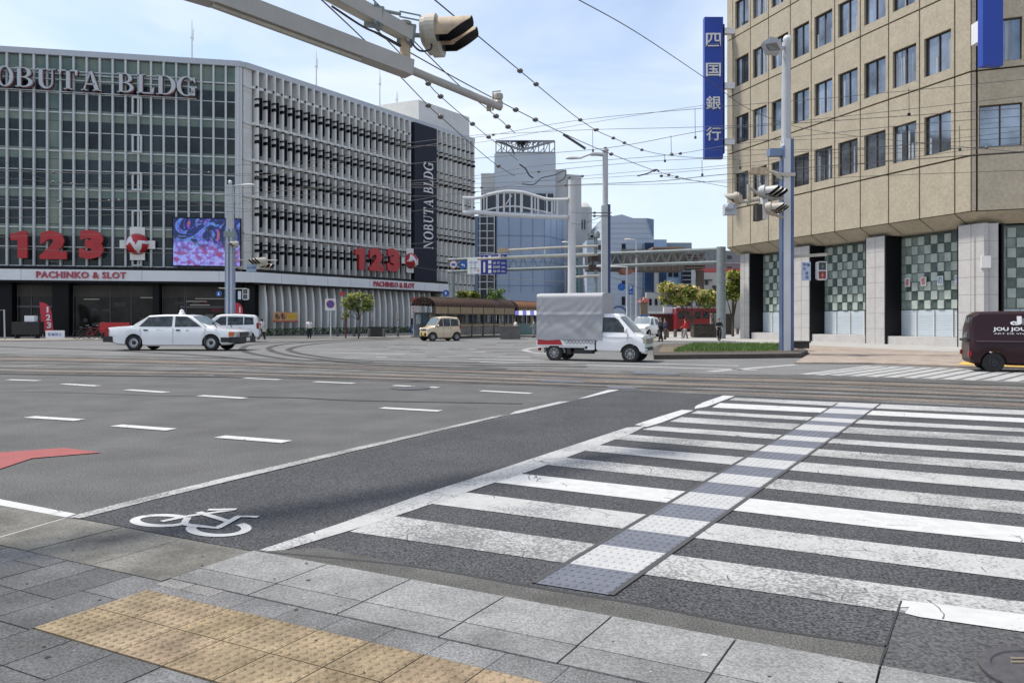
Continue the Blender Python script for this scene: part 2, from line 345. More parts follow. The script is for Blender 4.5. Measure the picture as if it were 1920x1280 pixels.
# zebra bars, far (1) to near (11): left top, left bottom, then v at u=1640 and u=1920 for top and bottom
BARS = [((1378, 746), (1367, 750.5), 757.5, 766, 769.7, 778.3, m_paint), ((1350, 756), (1335, 764.5), 770.4, 779, 784.5, 792.7, m_paint_ok), ((1308, 770.5), (1296, 775.5), 789, 796.4, 803.5, 810.5, m_paint),
        ((1278, 782.5), (1255, 791), 803.8, 815.7, 819.4, 831.3, m_paint_bad), ((1230, 799.5), (1204, 806), 828.3, 837.2, 845.7, 855.8, m_paint), ((1177, 815), (1150, 824), 850.6, 864.4, 869.2, 885.2, m_paint_bad),
        ((1110, 834), (1090, 845), 878.8, 897.4, 901.8, 921.1, m_paint), ((1050, 858), (1015, 871), 916.7, 938.1, 942.3, 965.3, m_paint_bad), ((960, 887), (925, 905), 960.8, 989.5, 989.8, 1018.7, m_paint_ok),
        ((865, 923), (805, 945), 1018.7, 1053.6, 1050.6, 1089.2, m_paint), ((735, 968), (656, 998), 1094.4, 1142, 1130, 1186, m_paint_bad)]
SL0, SL1 = G(1000, 1095), G(1570, 757); SR0, SR1 = G(1145, 1118), G(1652, 757)
def isect(a, b, c, d):
    r, s_ = b - a, d - c; k = r.x * s_.y - r.y * s_.x; t = ((c - a).x * s_.y - (c - a).y * s_.x) / k; return a + r * t
edges = []
for lt, lb, t16, b16, t19, b19, m in BARS:
    T = [G(*lt), G(1640, t16), G(1920, t19)]; Bo = [G(*lb), G(1640, b16), G(1920, b19)]
    T.append(ext(T[-1], T[-1] - T[-2], 9)); Bo.append(ext(Bo[-1], Bo[-1] - Bo[-2], 9))
    eT = [isect(T[0], T[1], SL0, SL1), isect(T[0], T[1], SR0, SR1)]; eB = [isect(Bo[0], Bo[1], SL0, SL1), isect(Bo[0], Bo[1], SR0, SR1)]
    edges.append((eT, eB))
    mb = MB()
    for i in range(3): mb.add([(p.x, p.y, .008) for p in (Bo[i], Bo[i + 1], T[i + 1], T[i])], [(0, 1, 2, 3)])
    mb.build('crosswalk_stripe', m, marks)
def domes(mb, o, ax, ay, nx, ny, sx_, sy_, r, h, mi=0, seg=8, jit=0):
    for i in range(nx):
        for j in range(ny):
            c = o + ax * (sx_ * (i + .5)) + ay * (sy_ * (j + .5)); vs = []
            for rr, hh in ((r, 0), (r * .8, h * .7), (r * .45, h)):
                for k in range(seg):
                    a = 2 * math.pi * k / seg; vs.append((c.x + rr * math.cos(a), c.y + rr * math.sin(a), c.z + hh))
            fs = [(q * seg + k, q * seg + (k + 1) % seg, (q + 1) * seg + (k + 1) % seg, (q + 1) * seg + k) for q in (0, 1) for k in range(seg)] + [tuple(2 * seg + k for k in range(seg))]
            mb.add(vs, fs, mi, 1., True)
strip = MB()
def strip_cell(a, b, c, d, mi, dots=True):     # a,b near left/right; d,c far left/right
    z = .010
    strip.add([(p.x, p.y, z) for p in (a, b, c, d)], [(0, 1, 2, 3)], mi)
    if dots:
        nr = max(3, round((d - a).length / .085)); nc = 9
        for i in range(nc):
            for j in range(nr):
                s_, t = (i + .7) / (nc + .4), (j + .5) / nr
                p = (a * (1 - s_) + b * s_) * (1 - t) + (d * (1 - s_) + c * s_) * t
                domes(strip, Vector((p.x, p.y, z)), Vector((1, 0, 0)), Vector((0, 1, 0)), 1, 1, 0, 0, .017, .006, mi, 6)
for i, (eT, eB) in enumerate(edges):
    strip_cell(eB[0], eB[1], eT[1], eT[0], 1, i > 2)
    if i > 0:
        pT, pB = edges[i - 1]; strip_cell(eT[0], eT[1], pB[1], pB[0], 0, i > 3)
a_, b_ = SL0 + (SL0 - SL1).normalized() * .0, SR0
strip_cell(a_, b_, edges[-1][1][1], edges[-1][1][0], 0)
strip.build('tactile_strip', [m_tact_blue, m_tact_white], marks)
ribbon(MB(), [SL0, SL1], .035, .012).build('strip_edging', mat('sealant', (.06, .06, .062), .9), marks)
ribbon(MB(), [SR0, SR1], .035, .012).build('strip_edging', MATS['sealant'], marks)
# long side lines of the cycle lane, with bare worn gaps
def qd(pts, z, m, name):
    mb = MB(); P = [G(*p) for p in pts]; mb.add([(p.x, p.y, z) for p in P], [tuple(range(len(P)))])
    if sum(P[i].x * P[(i + 1) % len(P)].y - P[(i + 1) % len(P)].x * P[i].y for i in range(len(P))) < 0: mb.f = [f[::-1] for f in mb.f]
    return mb.build(name, m, marks)
qd([(486, 1033), (515, 1038), (700, 983), (860, 929), (930, 905), (1000, 882), (1187, 812), (1210, 800), (1176, 802), (960, 873), (885, 898), (800, 925), (640, 982)], .009, m_paint, 'cycle_lane_line')
qd([(1212, 801), (1240, 793), (1300, 770), (1278, 769), (1232, 783), (1190, 797)], .009, m_paint_ok, 'cycle_lane_line')
qd([(1302, 767), (1325, 763), (1378, 743), (1356, 742), (1318, 755), (1304, 762)], .009, m_paint_ok, 'cycle_lane_line')
qd([(127, 971), (150, 973), (300, 935), (450, 898), (700, 838), (950, 779), (935, 779), (640, 846), (420, 897), (240, 941)], .009, m_paint_bad, 'cycle_lane_line')
qd([(955, 778), (975, 775), (1068, 753), (1050, 753), (965, 772)], .009, m_paint, 'cycle_lane_line')
qd([(1083, 748.5), (1100, 746), (1162, 731), (1140, 731.5)], .009, m_paint_ok, 'cycle_lane_line')
qd([(-300, 893), (-300, 915), (0, 952), (122, 972), (143, 965), (0, 937)], .009, m_paint_ok, 'stop_line')
qd([(-200, 905), (-60, 905), (0, 880), (60, 860), (190, 849), (120, 840.5), (0, 849), (-200, 855)], .009, m_paint_red, 'red_turn_arrow')
for (u0, v0, u1, v1) in ((55, 782, 150, 788), (218, 798, 322, 806), (412, 819, 538, 829), (715, 765, 825, 771), (902, 733, 996, 738), (738, 723, 775, 724.5), (590, 716, 664, 719), (458, 709, 525, 712), (322, 700, 404, 704),
                         (15, 712, 73, 714), (118, 720, 183, 724), (238, 731, 312, 736), (375, 742, 460, 747), (805, 726, 822, 727)):
    p, q = G(u0, v0), G(u1, v1); ribbon(MB(), [p, q], .2, .009).build('lane_dash', m_paint_ok, marks)
# bicycle symbol
bic = MB()
def pxring(cu, cv, ru, rv, th, a0=0, a1=360):
    P = [G(cu + ru * math.cos(math.radians(a0 + (a1 - a0) * k / 30)), cv + rv * math.sin(math.radians(a0 + (a1 - a0) * k / 30))) for k in range(31)]
    ribbon(bic, P, th, .008 + cu * 1e-6)
pxring(303, 977, 50, 10, .07, 25, 330); pxring(410, 992, 52, 13, .07, -40, 215)
for bi, pts in enumerate((((303, 979), (352, 969)), ((352, 969), (440, 957)), ((352, 972), (345, 984), (372, 990)), ((372, 962), (430, 980), (408, 992), (372, 988)), ((430, 980), (448, 970), (484, 971)), ((408, 992), (448, 970)), ((390, 958), (443, 957)))):
    ribbon(bic, [G(*p) for p in pts], .055, .0095 + .0006 * bi)
bic.build('bicycle_symbol', m_paint_ok, marks)
# far markings on the junction
for pts in (((880, 673), (1385, 686)), ((900, 679), (1420, 694)), ((1330, 697), (1492, 684)), ((600, 661), (760, 664)), ((850, 641), (1005, 640)), ((1020, 650), (985, 655), (1000, 661), (1040, 664))):
    ribbon(MB(), smoothpx(pts, 4), .32, .009).build('far_line', m_paint_far, marks)
fd = MB()
rr = random.Random(3)
for k in range(58):
    v = rr.choice([643, 647, 651, 655, 660, 665, 670]); u = rr.uniform(620, 1000)
    p = G(u, v); q = p + Vector((rr.uniform(.9, 2.2), rr.uniform(-.3, .1), 0)); ribbon(fd, [p, q], .2, .009)
tag(fd.build('faded_dashes', m_paint_far, marks), kind='stuff')
n0, n1 = G(1507, 702.5), ext(G(1920, 716.5), G(1920, 716.5) - G(1507, 702.5), 8); f0, f1 = G(1632, 686.5), G(2200, 700)
ribbon(MB(), [n0, f0], .25, .011).build('crosswalk_side_line', m_paint_far, marks)
for k in range(30):
    t = (k + .8) / 30; a = n0.lerp(n1, t); b = a + (f0 - n0); ribbon(MB(), [a, b], .30, .010).build('crosswalk_stripe', m_paint_far, marks)
# second, worn zebra beside the kerb patch and other patches
sheet('asphalt_repair', [G(1690, 1128), G(1650, 1252), ext(G(1650, 1252), KD, 14), ext(G(1690, 1128), KD, 14)], .006, m_asph_patch)
pp = MB(); P = [G(1692, 1128), G(1683, 1142), G(1705, 1141), G(1697, 1153), G(1725, 1160), G(1920, 1188)]; P2 = ext(P[-1], P[-1] - P[-2], 5); T1 = G(1920, 1155); T2 = ext(T1, KD, 5)
pp.add([(p.x, p.y, .0115) for p in P + [P2, T2, T1]], [tuple(range(9))]); pp.build('crosswalk_stripe', m_paint_ok, marks)
# repairs, tar seams and iron plates in the carriageway
ribbon(MB(), smoothpx([(455, 744), (560, 746), (640, 750), (760, 753), (980, 757)]), .09, .0075).build('tar_seam', mat('tar', (.03, .03, .031), .7), marks)
ribbon(MB(), smoothpx([(-200, 742), (60, 735), (300, 742), (455, 744)]), .04, .0075).build('tar_seam', MATS['tar'], marks)
ribbon(MB(), smoothpx([(500, 1038), (760, 1063), (1000, 1104), (1200, 1137), (1420, 1180), (1662, 1216)]), .025, .0135).build('tar_seam', MATS['tar'], marks)
ribbon(MB(), smoothpx([(1690, 1130), (1672, 1180), (1650, 1250)]), .009, .0135).build('tar_seam', MATS['tar'], marks)
for pts in (((1010, 712), (1088, 715), (1096, 719), (1015, 716)), ((1180, 697), (1262, 700), (1275, 704), (1190, 701)), ((1130, 724), (1180, 726), (1200, 731), (1150, 730))): qd(pts, .0185, mat('iron_plate', (.10, .105, .125), .6, var=.2, scale=3), 'iron_plate')
for pts in (((560, 852), (760, 800), (840, 812), (650, 872)), ((150, 800), (330, 770), (420, 778), (240, 815)), ((900, 770), (1040, 757), (1090, 762), (960, 782))): pass
# gutter, kerb slabs and pavement
sheet('gutter', [G(478, 1041), G(500, 1036), G(600, 1029), G(760, 1062), G(1000, 1103), G(1200, 1135), G(1420, 1178), G(1665, 1215), G(1650, 1254), G(1640, 1256), G(1380, 1206), G(950, 1125), G(620, 1066)], .012, m_conc)
sheet('joint_bed', [ext(G(480, 1040), -KD, 30), ext(G(480, 1040), KD, 30), ext((6, -2, 0), KD, 25), (-30, -6, 0)], .006, m_joint)
kb = MB(); o = G(484, 1041); KF = Matrix.Translation(o) @ Matrix(((KD.x, -ND.x, 0, 0), (KD.y, -ND.y, 0, 0), (0, 0, 1, 0), (0, 0, 0, 1)))
kb.M = KF; r1 = random.Random(5)
for i in range(-1, 26):
    x0 = -.035 + .6 * i
    if i == -1: x0, w_ = -.15, .0
    else: w_ = .6
    if i < 0: continue
    tn = r1.uniform(.92, 1.06)
    tcol = (tn, tn, tn) if i < 4 or i > 5 else (tn, tn, tn)
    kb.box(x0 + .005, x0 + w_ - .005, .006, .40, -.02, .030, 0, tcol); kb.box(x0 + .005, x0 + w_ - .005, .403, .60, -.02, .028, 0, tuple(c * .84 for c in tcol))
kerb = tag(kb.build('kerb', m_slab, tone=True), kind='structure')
ob = MB(KF)
for i in range(1, 22):
    ob.box(-.045 - .625 * i, -.055 - .625 * (i - 1), .0, .64, -.02, .021 - .001 * (i % 3), 0)
tag(ob.build('concrete_apron', m_conc_old), kind='structure')
ribbon(MB(), [G(122, 976), G(0, 1012), G(-200, 1080)], .012, .0215).build('chalk_line', m_paint_ok, marks)
pv = MB(KF)
TY0, TY1 = .78, 1.38    # yellow tactile band across-kerb range
TX0 = .02
def paver_row(x0, x1, y0, y1):
    y = y0
    L = r1.choice([.15, .3, .45])
    while y < y1:
        e = min(y + L, y1)
        if e - y > .03:
            tn = r1.choice([.72, .85, .92, 1.0, 1.06, 1.22]) * r1.uniform(.96, 1.05); pv.box(x0 + .0038, x1 - .0038, y + .0038, e - .0038, -.02, .0205 + r1.uniform(-.0008, .0008), 0, (tn, tn, tn * 1.01))
        y = e; L = r1.choice([.3, .45, .45])
for i in range(-30, 50):
    x0 = TX0 + .3 * i; x1 = x0 + .3
    if x1 <= TX0 + .01:
        s0 = .648
        paver_row(x0, x1, s0, 6.5)
    else:
        pv.box(x0 + .002, x1 - .002, .602, TY0 - .003, -.02, .0215, 0, (r1.uniform(1.2, 1.5),) * 3)
        paver_row(x0, x1, TY1 + .002, 6.5)
for x0, x1, tn in ((-.03, .17, 1.9), (.175, .40, 1.7)):
    pv.box(x0 + .003, x1, .602, .70, -.02, .0235, 0, (tn, tn * .97, tn * .93))
pv_o = tag(pv.build('pavement', m_paver, tone=True), kind='structure')
yt = MB(KF)
for i in range(0, 40):
    for j in range(2):
        x0, y0 = TX0 + .3 * i, TY0 + .3 * j; tn = r1.uniform(.88, 1.08); tt = (tn, tn * r1.uniform(.96, 1.02), tn * r1.uniform(.9, 1.05))
        yt.box(x0 + .0035, x0 + .2965, y0 + .0035, y0 + .2965, -.02, .024, 0, tt)
        if i < 12:
            for a in range(6):
                for b in range(6): domes(yt, Vector((x0 + .025 + .05 * a, y0 + .025 + .05 * b, .024)), Vector((1, 0, 0)), Vector((0, 1, 0)), 1, 1, 0, 0, .0185, .006, 0, 8)
yt.tone = [t if isinstance(t, tuple) else 1. for t in yt.tone]
tag(yt.build('tactile_paving', m_yellow, tone=True), kind='structure')
# chewing gum spots, grit and flakes on the paving
gm = MB(KF); r5 = random.Random(77)
for k in range(150):
    x, y = r5.uniform(-2.2, 4.5), r5.uniform(.02, 2.4); rad = r5.choice([.004, .005, .007, .012]) * r5.uniform(.7, 1.3); zt_ = .0315 if (y < .4 and x > 0) else .0302 if (y < .6 and x > 0) else .0262 if (.78 < y < 1.38 and x > 0) else .0232
    n_ = 7; P_ = [(x + rad * r5.uniform(.6, 1.2) * math.cos(2 * math.pi * q_ / n_), y + rad * r5.uniform(.6, 1.2) * math.sin(2 * math.pi * q_ / n_), zt_) for q_ in range(n_)]
    gm.add(P_, [tuple(range(n_))], r5.choice([0, 0, 0, 1]))
tag(gm.build('grit', [mat('gum_dark', (.03, .028, .026), .9), mat('gum_pale', (.4, .4, .38), .9)]), 'small dark gum spots and pale grit scattered over the near paving', 'grit', kind='stuff')
# manhole
p = G(1975, 1272); mh = MB().lathe([(.27, .008), (.27, .022), (.225, .024), (.22, .016), (0.001, .016)], (p.x, p.y, 0), n=40)
for k in range(26):
    a, rr_ = r1.uniform(0, 6.28), r1.uniform(.03, .19); mh.box(p.x + rr_ * math.cos(a) - .03, p.x + rr_ * math.cos(a) + .03, p.y + rr_ * math.sin(a) - .008, p.y + rr_ * math.sin(a) + .008, .016, .021, 1)
single(mh, 'manhole_cover', [m_steel, mat('sand', (.17, .14, .105), .9)], 'round iron manhole cover with sandy dirt at the lower right by the kerb', 'manhole cover')
p = G(770, 728); single(MB().lathe([(.42, .004), (.42, .014), (.001, .015)], (p.x, p.y, 0), n=32), 'manhole_cover', m_steel, 'dark round manhole cover out in the road among the far lane dashes', 'manhole cover')
# bank side pavement, planter island, left pavement
m_brick = mat('brown_pavers', (.24, .19, .155), .9, col2=(.36, .30, .25), scale=1.6, speck=.2, speck_scale=25)
m_lightpave = mat('light_paving', (.36, .35, .33), .9, var=.1, scale=1, speck=.15)
def slab(name, pts, z0, z1, m): 
    mb = MB(); P = [(p[0], p[1]) for p in pts]
    if sum(P[i][0] * P[(i + 1) % len(P)][1] - P[(i + 1) % len(P)][0] * P[i][1] for i in range(len(P))) < 0: P = P[::-1]
    return tag(mb.prism(P, z0, z1).build(name, m), kind='structure')
slab('bank_pavement', [G(1490, 682), G(1640, 683), G(1800, 689), ext(G(1800, 689), KD, 40), (90, 60, 0), (60, 90, 0), G(1385, 620), G(1240, 622), G(1225, 640), G(1400, 640), G(1520, 664)], -.02, .05, m_brick)
slab('light_pavement', [G(1380, 641), G(1540, 650), G(1790, 662), ext(G(1790, 662), KD, 30), (70, 60, 0), G(1385, 625), G(1240, 628), G(1232, 640)], -.02, .055, m_lightpave)
sheet('yellow_guide_paving', [G(1795, 686.5), G(1812, 678), G(1830, 678), G(2100, 696), G(2100, 700), G(1880, 690)], .060, mat('yellow_far', (.55, .36, .08), .8, var=.2, scale=4))
slab('left_pavement', [(-90, 58, 0), G(0, 640), G(190, 638), G(440, 634), G(700, 634), G(820, 632), (-4, 110, 0), (-40, 110, 0), (-90, 75, 0)], -.02, .06, mat('left_paving', (.26, .235, .205), .9, var=.15, scale=.8, speck=.2, speck_scale=20))
# ================================================================ NOBUTA building
m_cream = mat('pale_facade', (.62, .61, .58), .7, var=.07, scale=.5, speck=.05, speck_scale=6)
m_cream2 = mat('pale_fin', (.72, .71, .68), .6, var=.06, scale=.8)
m_cap = mat('parapet_metal', (.46, .48, .51), .5, var=.05)
m_glass_dk = mat('dark_glass', (.028, .040, .046), .08, var=.6, scale=.35, spec=.26)
m_band = mat('olive_interior', (.25, .28, .215), .12, col2=(.09, .15, .135), scale=.22, spec=.3)  # olive tone carries the look of lit floor slabs inside
m_mull = mat('mullion', (.55, .565, .56), .45, var=.05)
m_black = mat('black_panel', (.006, .006, .008), .4, spec=.2)
m_red = mat('sign_red', (.42, .018, .022), .4, var=.1, scale=1)
m_letter = mat('letter_grey', (.50, .51, .53), .4)
m_navy = mat('navy_banner', (.018, .020, .034), .6, spec=.2)
C0 = Vector(((455 - 960) * 66 / F, 66, 0)); dR = Vector((math.sin(math.radians(33.2)), math.cos(math.radians(33.2)), 0)); dL = Vector((.9806, .1961, 0))
MR = frame(C0, math.atan2(dR.y, dR.x)); ML = frame(C0, math.atan2(dL.y, dL.x))      # local x along the wall, -y outwards
def tR(u): k = (u - 960) / F; return (k * C0.y - C0.x) / (dR.x - k * dR.y)
def tL(u): k = (u - 960) / F; return (k * C0.y - C0.x) / (dL.x - k * dL.y)
def zR(u, v): return H + (HZ - v) * (C0.y + dR.y * tR(u)) / F
def zL(u, v): return H + (HZ - v) * (C0.y + dL.y * tL(u)) / F
nb = thing('commercial_building', 'six-storey corner building with glass grid front, pale finned side wall and serif lettering', 'building', C0)
TOP = 23.3; XL = -36.; XR = 33.3; F0 = 5.85; FH = 3.15
back = C0 + Vector((-14, 40, 0))
def LP(M, x, y=0): p = M @ Vector((x, y, 0)); return (p.x, p.y)
pl = [LP(ML, XL, .5), LP(ML, -.35, .5), LP(MR, .35, .5), LP(MR, XR, .5), (LP(MR, XR, .5)[0] - 14, LP(MR, XR, .5)[1] + 5), (LP(ML, XL, .5)[0] - 4, LP(ML, XL, .5)[1] + 30)]
MB().prism(pl, 5.6, TOP - .1).build('wall', m_cream, nb)
# parapet cap
cap = MB(ML); cap.box(XL, -.1, -.35, .9, TOP - .25, TOP + .22); cap.M = MR; cap.box(.1, XR + .15, -.35, .9, TOP - .28, TOP + .20); cap.M = None
cap.prism([LP(ML, -.3, -.35), LP(MR, .3, -.35), LP(MR, .3, .9), LP(ML, -.3, .9)], TOP - .24, TOP + .205); cap.build('parapet', m_cap, nb)
# glass curtain wall on the left front
NP = 27; pw = (0 - .3 - tL(-60)) / 21.; xs = [-.35 - pw * i for i in range(NP)]
hs = [F0, F0 + 1.57, F0 + FH, F0 + FH + 1.57, F0 + 2 * FH, F0 + 2 * FH + 1.57, F0 + 3 * FH, F0 + 3 * FH + 1.57, F0 + 4 * FH, F0 + 4 * FH + 1.57, F0 + 5 * FH, TOP - .25]
cnt = 0; rest = MB(ML)
for i in range(NP - 1):
    for k in range(6):
        z0 = hs[2 * k]; z1 = hs[min(2 * k + 2, 11)]
        if cnt < 100 and i < 18:
            mb = MB(ML); mb.box(xs[i + 1] + .08, xs[i] - .08, -.02, .3, z0 + .05, z1 - .05); mb.build('curtain_pane', m_glass_dk, nb); cnt += 1
        else: rest.box(xs[i + 1] + .08, xs[i] - .08, -.02, .3, z0 + .05, z1 - .05)
tag(rest.build('curtain_pane', m_glass_dk, nb), kind='stuff')
for k in range(1, 7):
    z1 = hs[min(2 * k, 11)]
    bd = MB(ML); h_ = .62 if k < 6 else 1.55
    for i in range(NP - 1): bd.box(xs[i + 1] + .08, xs[i] - .08, -.03, .2, z1 - h_ - .04, z1 - .05)
    if k < 6:
        for i in range(NP - 1): bd.box(xs[i + 1] + .08, xs[i] - .08, -.028, .2, z1 + .05, z1 + .24)
    bd.build('lit_slab_band', m_band, nb)  # olive bands on the glass stand for lit floor slabs behind it
bd = MB(ML)
for (u0, u1) in ((92, 118), (446, 453)):
    for k in range(6): bd.box(tL(u0), tL(u1), -.035, .1, hs[2 * k] + .3, hs[min(2 * k + 2, 11)] - .7)
build_each(bd, 'inner_column', m_band, nb)
ml = MB(ML)
for i, x in enumerate(xs): ml.box(x - .075, x + .075, -.30, .1, F0 - .1, TOP - .24)
build_each(ml, 'mullion', m_mull, nb)
tr = MB(ML)
for k, z in enumerate(hs[:11]): tr.box(xs[-1], xs[0], -.12 if k % 2 == 0 else -.08, .1, z - (.055 if k % 2 == 0 else .035), z + (.055 if k % 2 == 0 else .035))
tr.box(-.6, -.02, -.20, .2, F0 - .1, TOP - .24); build_each(tr, 'transom', m_mull, nb)
for k in range(0, 5):      # opening windows in one bay
    zc = hs[2 * k] + .12; mb = MB(ML); x0, x1 = tL(250), tL(267)
    for a in ((x0 - .04, x0 + .1, zc - .08, zc + 1.45), (x1 - .1, x1 + .04, zc - .08, zc + 1.45), (x0 + .1, x1 - .1, zc - .08, zc + .06), (x0 + .1, x1 - .1, zc + 1.31, zc + 1.45)): mb.box(a[0], a[1], -.36, -.1, a[2], a[3])
    mb.build('vent_window_frame', m_mull, nb)
# corner strip
cs = MB()
cs.M = MR; cs.box(.0, .85, -.12, .5, F0 - .1, TOP - .28)
for k in range(1, 6): cs.box(.0, .95, -.22, .5, F0 + FH * k - .18, F0 + FH * k - .03); cs.box(-.0, .9, -.16, .5, F0 + FH * k - .5, F0 + FH * k - .46)
cs.build('corner_pier', m_cream, nb)
# finned side wall
t_a = [tR(476.25) + .912 * i for i in range(23)]; t_b = [tR(812.5) + (33.0 - tR(812.5)) * i / 8 for i in range(9)]
fin = MB(MR); led = MB(MR); blk = MB(MR)
SL = random.Random(2); wn = 0; restw = MB(MR)
ROW = [F0 + FH * k for k in range(6)] 
for gi, ts in enumerate((t_a, t_b)):
    for i, t in enumerate(ts):
        sp = ts[1] - ts[0]
        # pleated fin: thin plate that leans towards the right
        fin.prism([(t - .03, .35), (t - .05, -.50), (t + .02, -.58), (t + .12, -.52), (t + .12, .35)], F0 - .35, TOP - .29)
        for k in range(6):
            zf = ROW[k] if k < 5 else ROW[5]
            if k < 6:
                zt = zf + FH * 1.0 if k < 5 else TOP - .3
                if k == 5: 
                    blk.box(t - .08, t + .15, -.52, -.05, zf - .10, zf + .08); continue
                # dark hoods projecting beside each fin
                y0 = -.52 if gi == 0 else -.50
                blk.box(t - .13, t + .16, -.61, -.20, zf + 2.03, zf + 2.15)
                blk.box(t - .08, t + .15, -.60, -.16, zf + 1.42, zf + 1.70)
                blk.box(t - .08, t + .16, -.61, -.30, zf - .34, zf - .22)
            if gi == 0 and i < len(ts) - 1 and k < 5:
                a = (t + .11, t + sp - .04, -.03, .3, zf + .55, zf + 2.45)
                if wn < 100: MB(MR).box(*a).build('slot_window', m_black, nb); wn += 1
                else: restw.box(*a)
for k in range(6):
    z = ROW[k]
    if k > 0: led.box(.85, tR(767), -.32, .3, z - .16, z + .06)
tag(restw.build('slot_window', m_black, nb), kind='stuff')
build_each(fin, 'wall_fin', m_cream2, nb); build_each(led, 'floor_ledge', m_cream2, nb); build_each(blk, 'window_hood', m_black, nb)
MB(MR).box(tR(767.5), tR(809.5), -.75, .2, 5.0, TOP - .35).build('banner_panel', m_navy, nb)
lt = MB(MR)
y0, y1 = -.86, -.76; ub = 784; ue = 801
zz0, zz1 = zR(792, 468), zR(792, 305); wds = 'NOBUTA BLDG'; wid = {'N': 1.05, 'O': 1.05, 'B': .85, 'U': .95, 'T': .9, 'A': 1., 'L': .8, 'D': .95, 'G': 1.05, ' ': .55}
tot = sum(wid[c] for c in wds); z = zz0
for c in wds:
    hh = wid[c] / tot * (zz1 - zz0)
    if c != ' ': lt = MB(MR); serif(lt, c, tR(ub), tR(ue), z + .06, z + hh - .06, y0, y1, 0, rot=True); lt.build('vertical_letter', mat('white_letter', (.7, .7, .7), .5), nb)
    z += hh
# roof lettering
lt = MB(ML); rd = MB(ML)
zb = 20.2; ht = 1.58
for c, a, b in (('N', -42, -6), ('O', 0, 32), ('B', 36, 70), ('U', 76, 110), ('T', 116, 151), ('A', 158, 194), ('B', 225, 257), ('L', 261, 293), ('D', 297, 333), ('G', 335, 371)):
    lt = MB(ML); rd = MB(ML); serif(lt, c, tL(a), tL(b), zb, zb + ht, -.75, -.55); serif(rd, c, tL(a) + .03, tL(b) + .05, zb - .05, zb + ht + .0, -.54, -.38)
    rd.build('letter_side', mat('letter_side', (.16, .03, .035), .5), lt.build('roof_letter', m_letter, nb))
rl = MB(ML)
for z in (zb - .12, zb + ht * .55, zb + ht): rl.box(tL(-60), tL(370), -.37, -.30, z - .03, z + .03)
build_each(rl, 'lettering_rail', m_mull, nb)
# red 1 2 3 and balls
def figure(ch, M, x0, x1, z0, z1, y):
    mb = MB(M)
    if ch == '1': mb.prismy([(x0 + (x1 - x0) * a, z0 + (z1 - z0) * b) for a, b in ((.42, 0), (1, 0), (1, .92), (.93, 1), (.55, 1), (.38, .93), (0, .90), (0, .66), (.42, .66))], y - .12, y + .12)
    else: put_text(mb, ch, x0, x1, z0, z1, y, ext=.12, off=.07)
    return mb.build('red_figure', m_red, nb)
for ch, a, b, v0, v1 in (('1', 27, 58, 435, 485), ('2', 81, 131, 434, 487), ('3', 154, 200, 433, 487)): figure(ch, ML, tL(a), tL(b), zL((a + b) / 2, v1), zL((a + b) / 2, v0), -.62)
for ch, a, b, v0, v1 in (('1', 650, 668, 465, 506), ('2', 677, 704, 466, 509), ('3', 711, 735, 467, 511)): figure(ch, MR, tR(a), tR(b), zR((a + b) / 2, v1), zR((a + b) / 2, v0), -1.05)
NPOLY = [(-.95, -.25), (-.55, .28), (-.25, .28), (.1, -.15), (.25, .25), (.95, .2), (.85, -.1), (.5, -.1), (.28, -.85), (-.28, .0), (-.55, -.28)]
def inside(x, y, P):
    c = False
    for i in range(len(P)):
        (x1, y1), (x2, y2) = P[i], P[i - 1]
        if (y1 > y) != (y2 > y) and x < (x2 - x1) * (y - y1) / (y2 - y1) + x1: c = not c
    return c
NZIG = [(-.98, -.12), (-.62, .62), (-.42, .85), (-.2, .35), (.1, -.15), (.3, .35), (.98, .32), (.98, .05), (.62, .05), (.52, -.45), (.25, -.97), (.02, -.6), (-.18, -.25), (-.45, .12), (-.6, -.12)]
def ball(M, x, z, r, y):
    mb = MB(M); n = 44
    for i in range(n):
        for j in range(n // 2):
            t0, t1 = [-math.pi / 2 + math.pi * k / n for k in (i, i + 1)]; p0, p1 = [math.pi * k / (n // 2) for k in (j, j + 1)]
            def pt(t, p): return Vector((math.sin(t) * math.sin(p), -math.cos(t) * math.sin(p), math.cos(p)))
            q = [pt(t0, p0), pt(t0, p1), pt(t1, p1), pt(t1, p0)]; c = sum(q, Vector()) / 4
            mb.add([Vector((x, y, z)) + v * r for v in q], [(0, 1, 2, 3)], 1 if inside(c.x, c.z, NZIG) else 0, 1., True)
    mb.build('ball_emblem', [m_red, MATS['white_letter']], nb)
    MB(M).box(x - r * 1.55, x + r * 1.55, y + .0, y + .12, z - r * .42, z + r * .36).build('emblem_plate', m_cream2, nb)
    MB(M).box(x - r * .65, x + r * .65, y - .01, y + .11, z - r * 1.5, z + r * 1.6).build('emblem_plate', m_cream2, nb)
ball(ML, tL(261), zL(261, 459), .88, -.55); ball(MR, tR(754), zR(754, 490), .84, -1.15)
# LED screen
m = bpy.data.materials.new('led_picture'); m.use_nodes = True; t = m.node_tree; b = t.nodes['Principled BSDF']; n, l = t.nodes.new, t.links.new
geo = n('ShaderNodeNewGeometry'); nn = n('ShaderNodeTexNoise'); nn.inputs['Scale'].default_value = .55; nn.inputs['Detail'].default_value = 3; nn.inputs['Distortion'].default_value = 2.2; l(geo.outputs['Position'], nn.inputs['Vector'])
vv = n('ShaderNodeTexVoronoi'); vv.inputs['Scale'].default_value = 3.2; l(geo.outputs['Position'], vv.inputs['Vector']); vv.feature = 'SMOOTH_F1'
sp_ = n('ShaderNodeSeparateXYZ'); l(geo.outputs['Position'], sp_.inputs['Vector'])
r1_ = n('ShaderNodeValToRGB'); el_ = r1_.color_ramp.elements; el_[0].position = .30; el_[0].color = (.01, .02, .25, 1); el_[1].position = .7; el_[1].color = (.0, .01, .03, 1)
